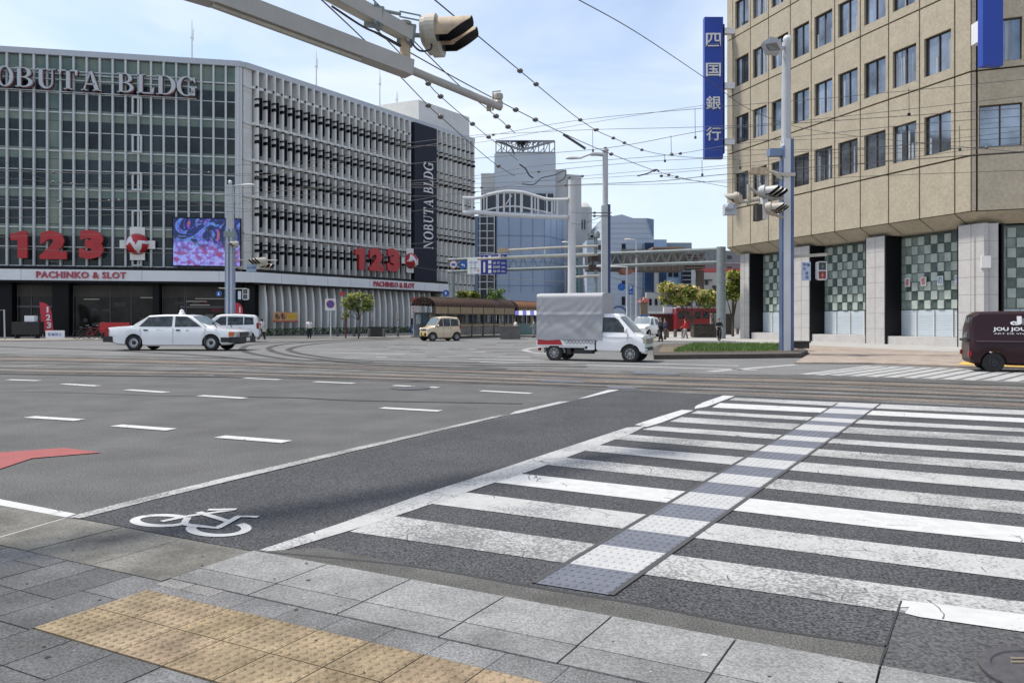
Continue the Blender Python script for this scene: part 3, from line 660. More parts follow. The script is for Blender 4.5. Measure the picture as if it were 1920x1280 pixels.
for ps, cc in ((.38, (.005, .03, .45)), (.43, (.02, .20, .6)), (.47, (.003, .006, .03)), (.57, (.01, .02, .12)), (.61, (.02, .04, .45)), (.66, (.45, .10, .03))): e = el_.new(ps); e.color = (*cc, 1)
l(nn.outputs['Fac'], r1_.inputs['Fac'])
r2_ = n('ShaderNodeValToRGB'); el2 = r2_.color_ramp.elements; el2[0].position = .2; el2[0].color = (.05, .12, .55, 1); el2[1].position = 1.1 - .1; el2[1].color = (.25, .05, .15, 1)
for ps, cc in ((.35, (.32, .42, .80)), (.5, (.16, .20, .65)), (.62, (.36, .38, .75)), (.78, (.18, .14, .55))): e = el2.new(ps); e.color = (*cc, 1)
ad = n('ShaderNodeMath'); ad.operation = 'ADD'; l(vv.outputs['Distance'], ad.inputs[0]); n3 = n('ShaderNodeTexNoise'); n3.inputs['Scale'].default_value = 2; l(geo.outputs['Position'], n3.inputs['Vector'])
ms = n('ShaderNodeMath'); ms.operation = 'MULTIPLY_ADD'; l(n3.outputs['Fac'], ms.inputs[0]); ms.inputs[1].default_value = .9; ms.inputs[2].default_value = -.15; l(ms.outputs[0], ad.inputs[1]); l(ad.outputs[0], r2_.inputs['Fac'])
hm = n('ShaderNodeMapRange'); l(sp_.outputs['Z'], hm.inputs['Value']); hm.inputs['From Min'].default_value = 7.2; hm.inputs['From Max'].default_value = 8.2; hm.inputs['To Min'].default_value = 0; hm.inputs['To Max'].default_value = 1
hn = n('ShaderNodeMath'); hn.operation = 'MULTIPLY_ADD'; l(nn.outputs['Fac'], hn.inputs[0]); hn.inputs[1].default_value = 3.2; hn.inputs[2].default_value = -1.6
hs2 = n('ShaderNodeMath'); hs2.operation = 'ADD'; hs2.use_clamp = True; l(hm.outputs['Result'], hs2.inputs[0]); l(hn.outputs[0], hs2.inputs[1])
mm = n('ShaderNodeMix'); mm.data_type = 'RGBA'; l(hs2.outputs[0], mm.inputs[0]); l(r2_.outputs['Color'], mm.inputs[6]); l(r1_.outputs['Color'], mm.inputs[7])
l(mm.outputs[2], b.inputs['Emission Color']); b.inputs['Emission Strength'].default_value = .75; b.inputs['Base Color'].default_value = (.01, .01, .01, 1); b.inputs['Roughness'].default_value = .4
ls = thing('led_screen', 'bright blue and violet picture screen hanging on the glass front near its corner', 'screen', ML @ Vector((tL(390), -.6, zL(390, 498))))
MB(ML).box(tL(326), tL(454), -.62, -.36, zL(390, 501), zL(390, 410)).build('housing', m_black, ls)
MB(ML).box(tL(328), tL(452), -.64, -.6, zL(390, 499), zL(390, 412)).build('display', m, ls)
# fascia
fa = MB(ML); fa.box(XL, -.3, -1.25, .5, 4.62, 5.50); fa.M = MR; fa.box(.3, tR(825), -1.25, .5, 4.62, 5.50); fa.M = None
fa.prism([LP(ML, -.3, -1.25), LP(MR, .3, -1.25), LP(MR, .3, .5), LP(ML, -.3, .5)], 4.62, 5.50)
fa.build('fascia', m_white_lam, nb)
fb = MB(ML); fb.box(XL, -.3, -1.15, .5, 5.51, 5.76); fb.box(XL, -.3, -1.1, .4, 4.45, 4.61); fb.M = MR; fb.box(.3, tR(825), -1.15, .5, 5.51, 5.76); fb.box(.3, tR(825), -1.1, .4, 4.45, 4.61); fb.build('fascia_trim', m_black, nb)
fj = MB(ML)
for u in (51, 273, 415): fj.box(tL(u), tL(u) + .05, -1.256, -1.2, 4.63, 5.49)
fj.M = MR
for u in (510, 555, 597, 640, 676, 780, 808): fj.box(tR(u), tR(u) + .05, -1.256, -1.2, 4.63, 5.49)
build_each(fj, 'panel_joint', MATS['parapet_metal'], nb)
mb = MB(ML); put_text(mb, 'PACHINKO & SLOT', tL(80), tL(245), 4.80, 5.34, -1.30, ext=.05, off=.022, space=1.06); mb.build('fascia_lettering', mat('lettering_red', (.42, .06, .09), .5), nb)
mb = MB(MR); put_text(mb, 'PACHINKO & SLOT', tR(683), tR(760), 4.80, 5.34, -1.30, ext=.05, off=.022, space=1.06); mb.build('fascia_lettering', MATS['lettering_red'], nb)
# ground floor
gf = MB(); gf.prism([LP(ML, XL, 1.2), LP(ML, -.2, 1.2), LP(MR, .8, 1.2), LP(MR, tR(825), 1.2), LP(MR, tR(825), 6), LP(ML, XL, 9)], .0, 4.7); gf.build('shop_interior', mat('shop_dark', (.012, .011, .012), .4, var=.5, scale=.6), nb)
sg = MB(ML)
for a, b in ((22, 95), (128, 285), (298, 330), (332, 420)): sg.box(tL(a), tL(b), 1.0, 1.16, .15, 4.3)
build_each(sg, 'shop_glass', mat('shop_glass', (.020, .019, .017), .08, var=.6, scale=.9, spec=.22), nb)
sf = MB(ML)
for u in (24, 50, 92, 130, 200, 240, 282, 300, 342, 345, 418): sf.box(tL(u) - .03, tL(u) + .03, .92, 1.0, .15, 4.3)
for a, b in ((22, 95), (332, 420)): sf.box(tL(a), tL(b), .92, 1.0, 2.45, 2.62)
build_each(sf, 'shop_frame', mat('frame_grey', (.10, .10, .10), .5), nb)
up = MB(ML)
for a, b in ((22, 95), (130, 282), (298, 420)): up.box(tL(a), tL(b), .94, .98, 3.35, 4.3)
build_each(up, 'blind', mat('shop_blind', (.075, .07, .06), .7, var=.2, scale=.8), nb)
for a, b in ((-60, 20), (96, 127), (285, 297), (421, 470)): MB(ML).box(tL(a), min(tL(b), .0), .2, 1.3, .05, 4.5).build('black_pillar', m_black, nb)
rgc = random.Random(31); ic = MB(ML)
for k in range(26):
    u = rgc.choice([rgc.uniform(30, 90), rgc.uniform(135, 280), rgc.uniform(303, 415)]); x = tL(u); z = rgc.uniform(.4, 2.9); ic.box(x, x + rgc.uniform(.15, .9), .985, .998, z, z + rgc.uniform(.12, .6), rgc.choice([0, 0, 1, 2]))
build_each(ic, 'window_display', [mat('display_grey', (.05, .05, .048), .6), mat('display_red', (.12, .015, .015), .6), mat('display_pale', (.16, .155, .14), .6)], nb)
ld = MB(ML)
for u0, u1, v in ((345, 384, 565), (352, 390, 572), (362, 420, 560), (150, 180, 561), (258, 285, 558)): ld.box(tL(u0), tL(u1), .86, .9, zL(u0, v), zL(u0, v) + .06)
build_each(ld, 'lit_tube', mat('lit_tube', (.3, .28, .25), .5, emit=.25), nb)
MB(MR).box(.05, 1.1, -.2, 1.0, .05, 4.5).build('black_pillar', m_black, nb)
MB(MR).box(.9, tR(800), .26, .4, .05, 4.6).build('dark_infill', m_black, nb)
for i, u in enumerate((484, 500, 515, 530, 545, 559, 573, 587, 600, 614, 627, 639, 651, 663, 675, 687, 698, 709, 720, 731, 742, 753, 764, 774, 784, 794)):
    t = tR(u + 6); mb = MB(MR)
    prof = [(.05, -.62), (1.2, -.70), (2.4, -.70), (3.4, -.62), (4.45, -.45)]
    for (z0, y0), (z1, y1) in zip(prof[:-1], prof[1:]):
        mb.add([(t - .08, y0 + .05, z0), (t + .10, y0, z0), (t + .10, .25, z0), (t - .08, .25, z0), (t - .08, y1 + .05, z1), (t + .10, y1, z1), (t + .10, .25, z1), (t - .08, .25, z1)], [(0, 1, 5, 4), (1, 2, 6, 5), (2, 3, 7, 6), (3, 0, 4, 7), (4, 5, 6, 7), (0, 3, 2, 1)])
    mb.build('base_fin', m_cream2, nb)
# low end wing of the side wall beyond the fascia
MB(MR).box(tR(825), XR, -.1, 3, 0, 5.9).build('end_wall', m_cream, nb)
ew = MB(MR)
for t in t_b[1:]: ew.prism([(t - .03, .35), (t - .05, -.40), (t + .02, -.47), (t + .09, -.42), (t + .10, .35)], .1, F0 - .36)
build_each(ew, 'wall_fin', m_cream2, nb)
# penthouse box and roof antennas
ph = MB().prism([(-15.9, 89.8), (-10.6, 87.4), (-5.27, 95), (-12, 99)], TOP - .2, 26.4); ph.build('roof_house', m_cream, nb)
for lab, u, v0, v1, D in (('left', 360, 112, 38, 70), ('mid', 593, 162, 95, 78), ('thin', 712, 196, 126, 88), ('small', 744, 205, 172, 90)):
    a, b = W(u, v0 + 3, D), W(u, v1, D); mb = MB()
    mb.tube([a, (a + b) / 2, b], [.09, .06, .02], 6)
    c = a.lerp(b, .55); mb.tube([c + Vector((.12, 0, -.2)), c + Vector((.12, 0, .9))], .03, 5); mb.box(c.x - .15, c.x + .15, c.y - .05, c.y + .05, c.z, c.z + .12)
    single(mb, 'roof_antenna', m_mull, {'left': 'thin mast antenna above the glass front, leftmost on the roof', 'mid': 'stubby two-rod antenna on the finned wing roof', 'thin': 'tall bare whip antenna beside the grey roof house', 'small': 'shortest rod antenna in front of the grey roof house'}[lab], 'antenna')
# ================================================================ BANK
m_tan = mat('tan_panel', (.40, .348, .26), .85, var=.07, scale=1.2, speck=.10, speck_scale=7, bump=.15, bscale=8)
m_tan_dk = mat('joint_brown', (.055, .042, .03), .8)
m_win = mat('bank_glass', (.22, .25, .29), .05, metal=.75, var=.5, scale=.4)  # bank glass: tint noise paints in uneven reflections
m_curt = mat('curtain', (.30, .34, .38), .7, var=.3, scale=1.5, stretch=(6, 6, .2))
m_pier = mat('pier_stone', (.47, .455, .44), .7, var=.06, scale=2, speck=.08, speck_scale=20)
m_gfglass = mat('teal_glass', (.10, .13, .12), .08, spec=.6, var=.2, scale=.8)
P0 = G(1395, 636.6); dB = Vector((.3256, -.9455, 0)); P1 = Vector(((1821 - 960) * 38.4 / F, 38.4, 0)); dB2 = Vector((.930, -.3666, 0))
Bk = P0; MBk = frame(Bk, math.atan2(dB.y, dB.x))
def tB(u): k = (u - 960) / F; return (k * Bk.y - Bk.x) / (dB.x - k * dB.y)
tC = tB(1821); P1 = Bk + dB * tC; MB2 = frame(P1, math.atan2(dB2.y, dB2.x))
def tB2(u): k = (u - 960) / F; return (k * P1.y - P1.x) / (dB2.x - k * dB2.y)
bk = thing('bank_building', 'tan panelled bank building with square windows over tall glazed bays between stone piers', 'building', Bk)
J = [6.86, 9.67, 13.87, 18.15, 22.4, 26.7, 31.]
t0 = tB(1363)
# walls with window openings: build strips around each window
ju = [1363, 1374, 1407, 1441, 1482, 1521, 1565, 1613, 1666, 1724, 1790, 1821]; jt = [tB(u) for u in ju]
wl = MB(MBk); jn = MB(MBk)
def panel(mb, x0, x1, z0, z1, win):
    g_ = .045
    if not win: mb.box(x0 + g_, x1 - g_, 0, .3, z0 + g_, z1 - g_); return
    a, b, c, d = win
    mb.box(x0 + g_, x1 - g_, 0, .3, z0 + g_, c); mb.box(x0 + g_, x1 - g_, 0, .3, d, z1 - g_); mb.box(x0 + g_, a, 0, .3, c, d); mb.box(b, x1 - g_, 0, .3, c, d)
def bank_window(M, a, b, c, d, k, dark=False):
    f = MB(M).box(a, b, .20, .22, c, d).build('window', m_win, bk)
    fr = MB(M)
    for q in ((a, a + .05, c, d), (b - .05, b, c, d), (a, b, c, c + .05), (a, b, d - .05, d), ((a + b) / 2 - .03, (a + b) / 2 + .03, c, d)): fr.box(q[0], q[1], .14, .21, q[2], q[3])
    fr.build('frame', m_tan_dk, f)
    if k % 3 != 0:
        cu = MB(M); w = (b - a)
        rg = random.Random(k)
        x = a + .07
        while x < b - .1:
            ww = rg.uniform(.05, .16)
            if rg.random() < (.55 if k % 3 == 1 else .3): cu.box(x, min(x + ww, b - .06), .188, .199, c + .06, c + (d - c) * rg.choice([.45, .95, .8]))
            x += ww + rg.uniform(.02, .2)
        if cu.v: cu.build('curtain', m_curt, f)
wk = 0
for r in range(6):
    z0, z1 = J[r], J[r + 1]
    for i in range(11):
        if i == 0 or i == 10: 
            panel(wl, jt[i], jt[i + 1], z0, z1, None); continue
        if r == 0: panel(wl, jt[i], jt[i + 1], z0, z1, None); continue
        w_ = jt[i + 1] - jt[i]; a, b = jt[i] + .14 * w_, jt[i + 1] - .10 * w_; c, d = z0 + .52, z0 + 2.58
        panel(wl, jt[i], jt[i + 1], z0, z1, (a, b, c, d)); 
        if r < 5: bank_window(MBk, a, b, c, d, wk); wk += 1
wl.M = MB2; x2 = [0.0, .25, 4.7, 9.2, 13.7, 18.2]
for r in range(6):
    z0, z1 = J[r], J[r + 1]
    for i in range(5):
        if r == 0 or i == 0: panel(wl, x2[i], x2[i + 1], z0, z1, None); continue
        a, b = x2[i] + .35, x2[i + 1] - .35
        if i == 1: a = tB2(1836); b = tB2(1917)
        c, d = z0 + .35, z0 + 2.45; panel(wl, x2[i], x2[i + 1], z0, z1, (a, b, c, d)); 
        if r < 4 and i < 3: bank_window(MB2, a, b, c, d, wk); wk += 1
wl.build('wall_panels', m_tan, bk)
core = MB(); e2 = P1 + dB2 * 18.2; lb = Bk + dB * t0
inn = lambda p, q: (p.x, p.y)
nB = Vector((-dB.y, dB.x, 0)); nB2 = Vector((-dB2.y, dB2.x, 0))
c1 = lb + nB * .24; c2 = P1 + (nB + nB2).normalized() * .26; c3 = e2 + nB2 * .24
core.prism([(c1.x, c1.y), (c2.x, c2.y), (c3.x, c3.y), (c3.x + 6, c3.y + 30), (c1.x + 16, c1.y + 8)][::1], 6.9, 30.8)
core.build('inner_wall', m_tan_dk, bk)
# left flank sheet of the wall and the chamfered soffit
fl = MB(MBk); fl.box(t0 - .0, t0 + .25, .02, 8, 6.86, 31); fl.build('side_wall', m_tan, bk)
sf_ = MB(MBk); q_c = P1 + (nB + nB2) / (1 + nB.dot(nB2)); lc1 = MBk.inverted() @ q_c; lc2 = MB2.inverted() @ q_c
sf_.add([(t0, 0, 6.86), (tC, 0, 6.86), (lc1.x, 1.0, 6.30), (t0, 1.0, 6.30)], [(0, 3, 2, 1)])
sf_.add([(t0, 0, 6.86), (t0, 8, 6.86), (t0, 8, 6.30), (t0, 1.0, 6.30)], [(0, 1, 2, 3)]); sf_.add([(t0, 1, 6.301), (tC, 1, 6.301), (tC, 3, 6.301), (t0, 8, 6.301)], [(0, 3, 2, 1)])
sf_.M = MB2; sf_.add([(0, 0, 6.86), (18.2, 0, 6.86), (18.2, 1.0, 6.30), (lc2.x, 1.0, 6.30)], [(0, 3, 2, 1)])
sf_.build('soffit', m_tan, bk)
jd = MB(MBk)
for x in jt[1:11]: jd.add([(x - .03, -.004, 6.85), (x + .03, -.004, 6.85), (x + .03, 1., 6.29), (x - .03, 1., 6.29)], [(0, 3, 2, 1)])
jd.build('soffit_joint', m_tan_dk, bk)
# stone piers and glazed bays
def pier(M, x0, x1, y1=.85):
    mb = MB(M); n = 7
    for k in range(n): mb.box(x0, x1, .55, y1, .05 + k * 6.25 / n + .008, .05 + (k + 1) * 6.25 / n - .008, 0)
    mb.box(x0 + .02, x1 - .02, .57, y1, .05, 6.32, 1); mb.box((x0 + x1) / 2 - .012, (x0 + x1) / 2 + .012, .546, .6, .05, 6.3, 1); mb.build('pier', [m_pier, mat('stone_joint', (.2, .19, .18), .9)], bk)
def tBo(u, off=.55):    # along-wall position for a point set back by off
    k = (u - 960) / F; o = Bk + nB * off; return (k * o.y - o.x) / (dB.x - k * dB.y)
PI = [(1388, 1404), (1488, 1517), (1624, 1658)]
for a, b in PI: pier(MBk, tBo(a), tBo(b))
xa = tBo(1797); pier(MBk, xa, tC + .25); 
mb = MB(MB2); n = 7
for k in range(n): mb.box(.2, tB2(1876), .5, 1.3, .05 + k * 6.25 / n + .008, .05 + (k + 1) * 6.25 / n - .008, 0)
mb.box(.22, tB2(1876) - .02, .52, 1.3, .05, 6.3, 1); mb.build('pier', [m_pier, MATS['stone_joint']], bk)
BAY = [(tBo(1404), tBo(1488)), (tBo(1517), tBo(1624)), (tBo(1658), xa)]
rgb = random.Random(11)
m_blk = [mat('glass_block_pale', (.40, .45, .41), .25, var=.12, scale=2), mat('glass_block_mid', (.22, .27, .245), .15, var=.2, scale=2), mat('glass_block_dark', (.085, .12, .11), .12, var=.3, scale=2)]
m_fr = mat('frosted_lower', (.50, .56, .60), .35, var=.06, scale=1, stretch=(1, 1, 9))
def bay(M, x0, x1, depth=1.75):
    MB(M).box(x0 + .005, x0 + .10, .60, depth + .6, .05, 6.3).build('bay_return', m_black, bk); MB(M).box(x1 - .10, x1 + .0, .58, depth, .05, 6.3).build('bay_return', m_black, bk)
    MB(M).box(x0, x1, .7, depth + .5, .05, .52).build('plinth', m_pier, bk)
    g_ = MB(M).box(x0, x1 - .1, depth, depth + .05, .52, 6.3).build('display_window', m_gfglass, bk)
    MB(M).box(x0 + .02, x1 - .12, depth - .03, depth - .005, .54, 2.0).build('frosted_panel', m_fr, g_)
    ll = MB(M)
    for k in range(9): ll.box(x0 + .03, x1 - .13, depth - .036, depth - .02, .62 + k * .13, .635 + k * .13)
    ll.build('blind_lines', mat('blind_line', (.36, .41, .46), .5), g_)
    bl = MB(M); w = x1 - x0 - .1; nc = max(4, round(w / .42)); cw = w / nc; nr = 8; rh = (6.15 - 2.05) / nr
    for i in range(nc):
        for j in range(nr):
            mi_ = 0 if (i + j) % 2 == 0 else rgb.choice([1, 2, 2]); 
            if i == 0: mi_ = 1
            bl.box(x0 + i * cw + .02, x0 + (i + 1) * cw - .02, depth - .10 if mi_ == 0 else depth - .02, depth, 2.05 + j * rh + .02, 2.05 + (j + 1) * rh - .02, mi_)
    bl.build('display_blocks', m_blk, g_)
    mb = MB(M); 
    for k in range(1, 4): mb.box(x0 + w * k / 4 - .015, x0 + w * k / 4 + .015, depth - .12, depth, .52, 2.0)
    mb.build('mullion', m_cream2, g_); return g_
gl = [bay(MBk, a, b) for a, b in BAY]; bay(MB2, tB2(1883), tB2(1883) + 4.2, 1.6); 
MB(MB2).box(tB2(1883) + 4.2, tB2(1883) + 5.4, .5, 2.5, .05, 6.3).build('pier', m_pier, bk); bay(MB2, tB2(1883) + 5.4, tB2(1883) + 9.6, 1.6)
x0, x1 = BAY[2]; w = x1 - x0
for k, (ch, cc) in enumerate((('産', (.45, .05, .04)), ('質', (.5, .12, .08)), ('の', (.03, .2, .45)), ('生', (.03, .2, .45)))):
    a = x0 + w * (.10 + .225 * k); pn = MB(MBk).box(a, a + .36, 1.56, 1.60, 3.35, 3.85).build('letter_card', mat('card_white', (.6, .62, .62), .6), gl[2])
    tx = MB(MBk); put_text(tx, ch, a + .05, a + .31, 3.40, 3.80, 1.55, ext=.004, off=.01); tx.build('card_lettering', mat('card_ink%d' % k, cc, .6), gl[2])
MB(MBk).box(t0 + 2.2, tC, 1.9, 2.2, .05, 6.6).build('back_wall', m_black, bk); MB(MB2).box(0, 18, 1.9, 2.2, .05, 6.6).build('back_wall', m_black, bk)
MB(MB2).box(tB2(1841), tB2(1859), .1, .5, 4.05, 4.65).build('wall_lamp_box', m_cream2, bk)
# blade signs
m_blue = mat('sign_blue', (.008, .045, .33), .35, var=.06, scale=.6)
p0, p1 = W(1321, 297, 57.0), W(1356, 32, 57.0)
bs = thing('blade_sign', 'tall blue vertical sign with four white Chinese characters at the bank corner', 'sign', ((p0.x + p1.x) / 2, 57, p0.z))
MB().box(p0.x, p1.x, 57.0, 57.5, p0.z, p1.z).build('panel', m_blue, bs)
MB().box(p1.x - .0, p1.x + .14, 57.1, 57.4, p0.z + .4, p1.z - .5).build('side_frame', m_navy, bs)
for ch, vc in (('四', 75), ('国', 131), ('銀', 193), ('行', 251)):
    a, b = W(1323.5, vc + 13, 57), W(1351, vc - 12, 57); mb = MB(); put_text(mb, ch, a.x, b.x, a.z, b.z, 56.94, ext=.04, off=.012); mb.build('character', MATS['white_letter'], bs)
for v in (57, 160, 265):
    a, b = W(1356, v + 5, 57), W(1366, v - 6, 57); MB().box(a.x, b.x + .5, 57.1, 57.5, a.z, b.z).build('bracket', m_white_lam, bs)
q0, q1 = W(1843, 123, 36.2), W(1881, -200, 36.2)
b2 = thing('blade_sign', 'plain blue box sign over the right end of the bank, cut by the top edge', 'sign', ((q0.x + q1.x) / 2, 36.2, q0.z))
MB().box(q0.x, q1.x, 36.2, 36.6, q0.z, q1.z).build('panel', m_blue, b2)
for v in (55,): 
    a = W(1840, v + 20, 36.4); c = W(1886, v - 20, 36.4); MB().box(a.x, c.x, 36.6, 37.2, a.z, c.z).build('bracket', m_white_lam, b2)
# ================================================================ background buildings
def wbox(mb, u0, u1, v0, v1, D, dep, mi=0, zb=None, du=0):
    a, b = W(u0, v1, D), W(u1, v0, D); z0 = a.z if zb is None else zb
    return mb.box(a.x, b.x, D, D + dep, z0, b.z, mi)
m_bluegrey = mat('pale_blue_panel', (.31, .385, .50), .5, var=.06, scale=.12)
m_bg_lt = mat('pale_grey_wall', (.46, .50, .54), .7, var=.05, scale=.1)
m_bg_beige = mat('beige_grey_wall', (.46, .46, .45), .8, var=.05, scale=.1)
m_bg_line = mat('panel_line', (.17, .24, .36), .7)
m_bg_glass = mat('far_dark_glass', (.02, .026, .036), .2, var=.3, scale=.3)
m_bgw = mat('frame_white', (.55, .56, .57), .6)
D = 120
tw = thing('tower_block', 'tall pale blue-grey tower with an open steel lattice crown and blue panelled lower front', 'building', (W(980, 590, D).x, D, 0))
mb = MB(); wbox(mb, 927, 1042, 288, 405, D, 22); mb.build('upper_wall', m_bg_lt, tw)
mb = MB(); wbox(mb, 902, 926.8, 325, 590, D + 1, 20, zb=0); wbox(mb, 1042.2, 1062, 318, 590, D + 1, 20, zb=0); mb.build('side_block', m_bg_beige, tw)
mb = MB(); a = W(1062, 328, D); b = W(1088, 333, D + 4); mb.prismy([(a.x, 0), (b.x, 0), (b.x, b.z), (a.x, a.z + .5)], D + 2, D + 16); mb.build('side_block', m_bg_beige, tw)
a, b, c = W(931, 590, D - 6), W(1022, 590, D - 5), W(1064, 590, D + 2); zt = W(930, 401, D - 6).z
mb = MB(); mb.prism([(a.x, a.y), (b.x, b.y), (c.x, c.y), (c.x, D + 15), (a.x, D + 15)], 3.2, zt); mb.build('panel_front', m_bluegrey, tw)
ln = MB()
for i in range(5):
    p = a.lerp(b, i / 4 * .98 + .01); ln.beam(p + Vector((0, -.02, 3.3)), p + Vector((0, -.02, zt)), .07, .07)
for i in range(1, 4):
    p = b.lerp(c, i / 4); ln.beam(p + Vector((0, -.03, 3.3)), p + Vector((0, -.03, zt)), .05, .05)
for v in (441, 490, 535):
    z = W(930, v, D - 6).z; ln.beam(Vector((a.x, a.y - .02, z)), Vector((b.x, b.y - .02, z)), .07, .07); ln.beam(Vector((b.x, b.y - .02, z)), Vector((c.x, c.y - .02, z)), .07, .07)
ln.build('panel_joints', m_bg_line, tw)
mb = MB(); wbox(mb, 897, 929, 400, 552, D - 3, 8, zb=0); st = mb.build('stair_glazing', m_bg_glass, tw)
mb = MB()
for i in range(11): wbox(mb, 897, 928, 405 + i * 13.6, 406.6 + i * 13.6, D - 3.1, .1)
for u in (899, 912.5, 926): wbox(mb, u, u + 1.6, 402, 552, D - 3.16, .1)
mb.build('frame', m_bgw, st)
mb = MB(); wbox(mb, 903, 1040, 363, 397, 119.6, .35); bw = mb.build('window_band', m_bg_glass, tw)
mb = MB()
for u in (906, 930, 955, 978, 1002, 1024, 1038): wbox(mb, u, u + 2.4, 363, 397, 119.5, .1)
mb.build('frame', m_bgw, bw)
mb = MB(); wbox(mb, 886, 899, 405, 590, D - 2, 8, zb=0); mb.build('side_strip', m_bg_line, tw)
mb = MB(); wbox(mb, 931, 1062, 549, 600, D - 2, 6, zb=0); mb.build('ground_floor', m_black, tw)
mb = MB()
for u in (952, 971, 990, 1010, 1030): wbox(mb, u, u + 2.5, 549, 600, D - 2.2, .15, zb=0)
mb.build('ground_pillar', m_bgw, tw)
lat = MB(); rg = random.Random(9)
A0, A1 = W(930, 288, D + .5), W(1040, 265, D + .5)
for y in (D + .5, D + 14):
    for z in (A0.z + .1, A1.z): lat.beam((A0.x, y, z), (A1.x, y, z), .28, .28)
    for i in range(12):
        x = A0.x + (A1.x - A0.x) * i / 11; lat.beam((x, y, A0.z), (x, y, A1.z), .16, .16)
        x2_ = A0.x + (A1.x - A0.x) * (i + 1) / 11
        if i < 11: lat.beam((x, y, A0.z), (x2_, y, A1.z) if i % 2 else (x2_, y, A0.z + .9), .12, .12)
cx_ = (A0.x + A1.x) / 2 - .6
for s_ in (A0.x, A1.x): lat.beam((s_, D + .4, A1.z), (cx_, D + .4, A0.z + .5), .3, .3)
for i in range(60):
    t_, w_ = rg.random(), rg.random(); x = cx_ + (rg.uniform(A0.x, A1.x) - cx_) * t_; lo = A0.z + .5 + (A1.z - A0.z - .5) * abs(x - cx_) / (A1.x - cx_)
    lat.beam((x, D + .4, rg.uniform(lo, A1.z)), (x + rg.uniform(-1.2, 1.2), D + .4, A1.z), .11, .11)
lat.build('lattice_crown', mat('lattice_grey', (.24, .24, .25), .7), tw)
D = 145
b2_ = thing('office_block', 'slim beige block with a rounded shoulder and two slit windows right of the blue tower', 'building', (W(1095, 590, D).x, D, 0))
mb = MB(); wbox(mb, 1086, 1103.5, 388, 590, D, 18, zb=0)
a = W(1086, 388, D); b = W(1103.5, 388, D); mb.lathe([(0, 1.2), (.88, .9), (1.7, 0), (1.76, -20)], ((a.x + b.x) / 2, D + 1.8, a.z), n=20); mb.build('wall', m_bg_beige, b2_)
mb = MB()
for u in (1090.5, 1095.5): wbox(mb, u, u + 2, 412, 430, D - .1, .1)
mb.build('window', m_bg_glass, b2_)
D = 112
b3 = thing('office_block', 'pale bluish-white block with a peaked top and slanted blue end wall behind the lamp post', 'building', (W(1180, 590, D).x, D, 0))
zb_ = lambda u, v, d=D: W(u, v, d)
mb = MB(); P = [W(u, v, D) for u, v in ((1100, 450), (1128, 450), (1129, 409), (1166, 402), (1187, 409), (1213, 409), (1226, 443), (1226, 466))]
mb.prismy([(P[0].x, 0)] + [(p.x, p.z) for p in P] + [(P[-1].x, 0)], D, D + 22); mb.build('wall', mat('white_blue_wall', (.46, .52, .60), .7, var=.05, scale=.1), b3)
mb = MB(); P = [W(u, v, D - .2) for u, v in ((1213.2, 409), (1226, 411), (1226, 444))]; mb.prismy([(p.x, p.z) for p in P], D - .2, D + 15); mb.build('slanted_end', m_bg_line, b3)
mb = MB()
for u0, u1, v0, v1 in ((1166, 1173, 457, 467), (1166, 1172, 556, 572), (1200, 1206, 470, 478), (1166, 1172, 526, 534)): wbox(mb, u0, u1, v0, v1, D - .1, .12)
mb.build('window', m_bg_glass, b3)
mb = MB()
for i in range(17): wbox(mb, 1101, 1225, 418 + i * 9.5, 418.5 + i * 9.5, D - .04, .05)
mb.build('siding_joints', mat('siding_joint', (.36, .42, .5), .8), b3)
D = 118
b4 = thing('shop_building', 'narrow dark glass building with white end pier behind the yellow tree', 'building', (W(1220, 590, D).x, D, 0))
mb = MB(); wbox(mb, 1209, 1226, 455, 590, D - 8, 10, zb=0); wbox(mb, 1236, 1250, 500, 590, D - 8, 10, zb=0); mb.build('glass_wall', mat('navy_glass', (.03, .06, .12), .15, var=.3, scale=.2), b4)
mb = MB(); wbox(mb, 1226.2, 1236, 500, 560, D - 7.8, 10, zb=0); wbox(mb, 1212, 1250, 548, 590, D - 9, 1.2, zb=0); mb.build('pier', m_bg_beige, b4)
mb = MB()
for u in (1217, 1228, 1239): wbox(mb, u, u + 5, 560, 572, D - 9.1, .1)
mb.build('window', m_bg_glass, b4)
b5 = thing('shop_building', 'light blue panelled shop building with dark upper windows behind the tree', 'building', (W(1262, 590, D).x, D + 4, 0))
mb = MB(); wbox(mb, 1250, 1280, 470, 590, D + 2, 12, zb=0); mb.build('wall', mat('sky_panel', (.33, .47, .62), .6), b5)
mb = MB(); wbox(mb, 1253, 1261, 506, 519, D + 1.9, .1); wbox(mb, 1263, 1272, 506, 519, D + 1.9, .1); wbox(mb, 1280, 1296, 503, 590, D + 1, 10, zb=0); mb.build('window', m_bg_glass, b5)
mb = MB()
for i in range(6): wbox(mb, 1280, 1296, 508 + i * 8, 509 + i * 8, D + .9, .1)
wbox(mb, 1296.2, 1303, 505, 590, D + 1, 9, zb=0); mb.build('frame', m_bgw, b5)
D = 135
b6 = thing('office_block', 'flat grey block with a darker roof box above the covered bridge', 'building', (W(1260, 590, D).x, D, 0))
mb = MB(); wbox(mb, 1250, 1297, 455, 500, D, 15, zb=0); mb.build('wall', mat('grey_wall', (.24, .27, .30), .8), b6)
mb = MB(); wbox(mb, 1226, 1240, 449, 470, D - 2, 6, zb=2); wbox(mb, 1240.2, 1250, 449, 466, D - 2, 6, zb=2); mb.build('roof_box', m_bluegrey, b6)
b7 = thing('shop_building', 'long low grey building with a red stripe and cream shop front left of the bank', 'building', (W(1350, 590, D).x, D - 10, 0))
mb = MB(); wbox(mb, 1297, 1420, 470, 502, D - 10, 14, zb=2); mb.build('upper_wall', mat('mid_grey_wall', (.22, .225, .235), .8), b7)
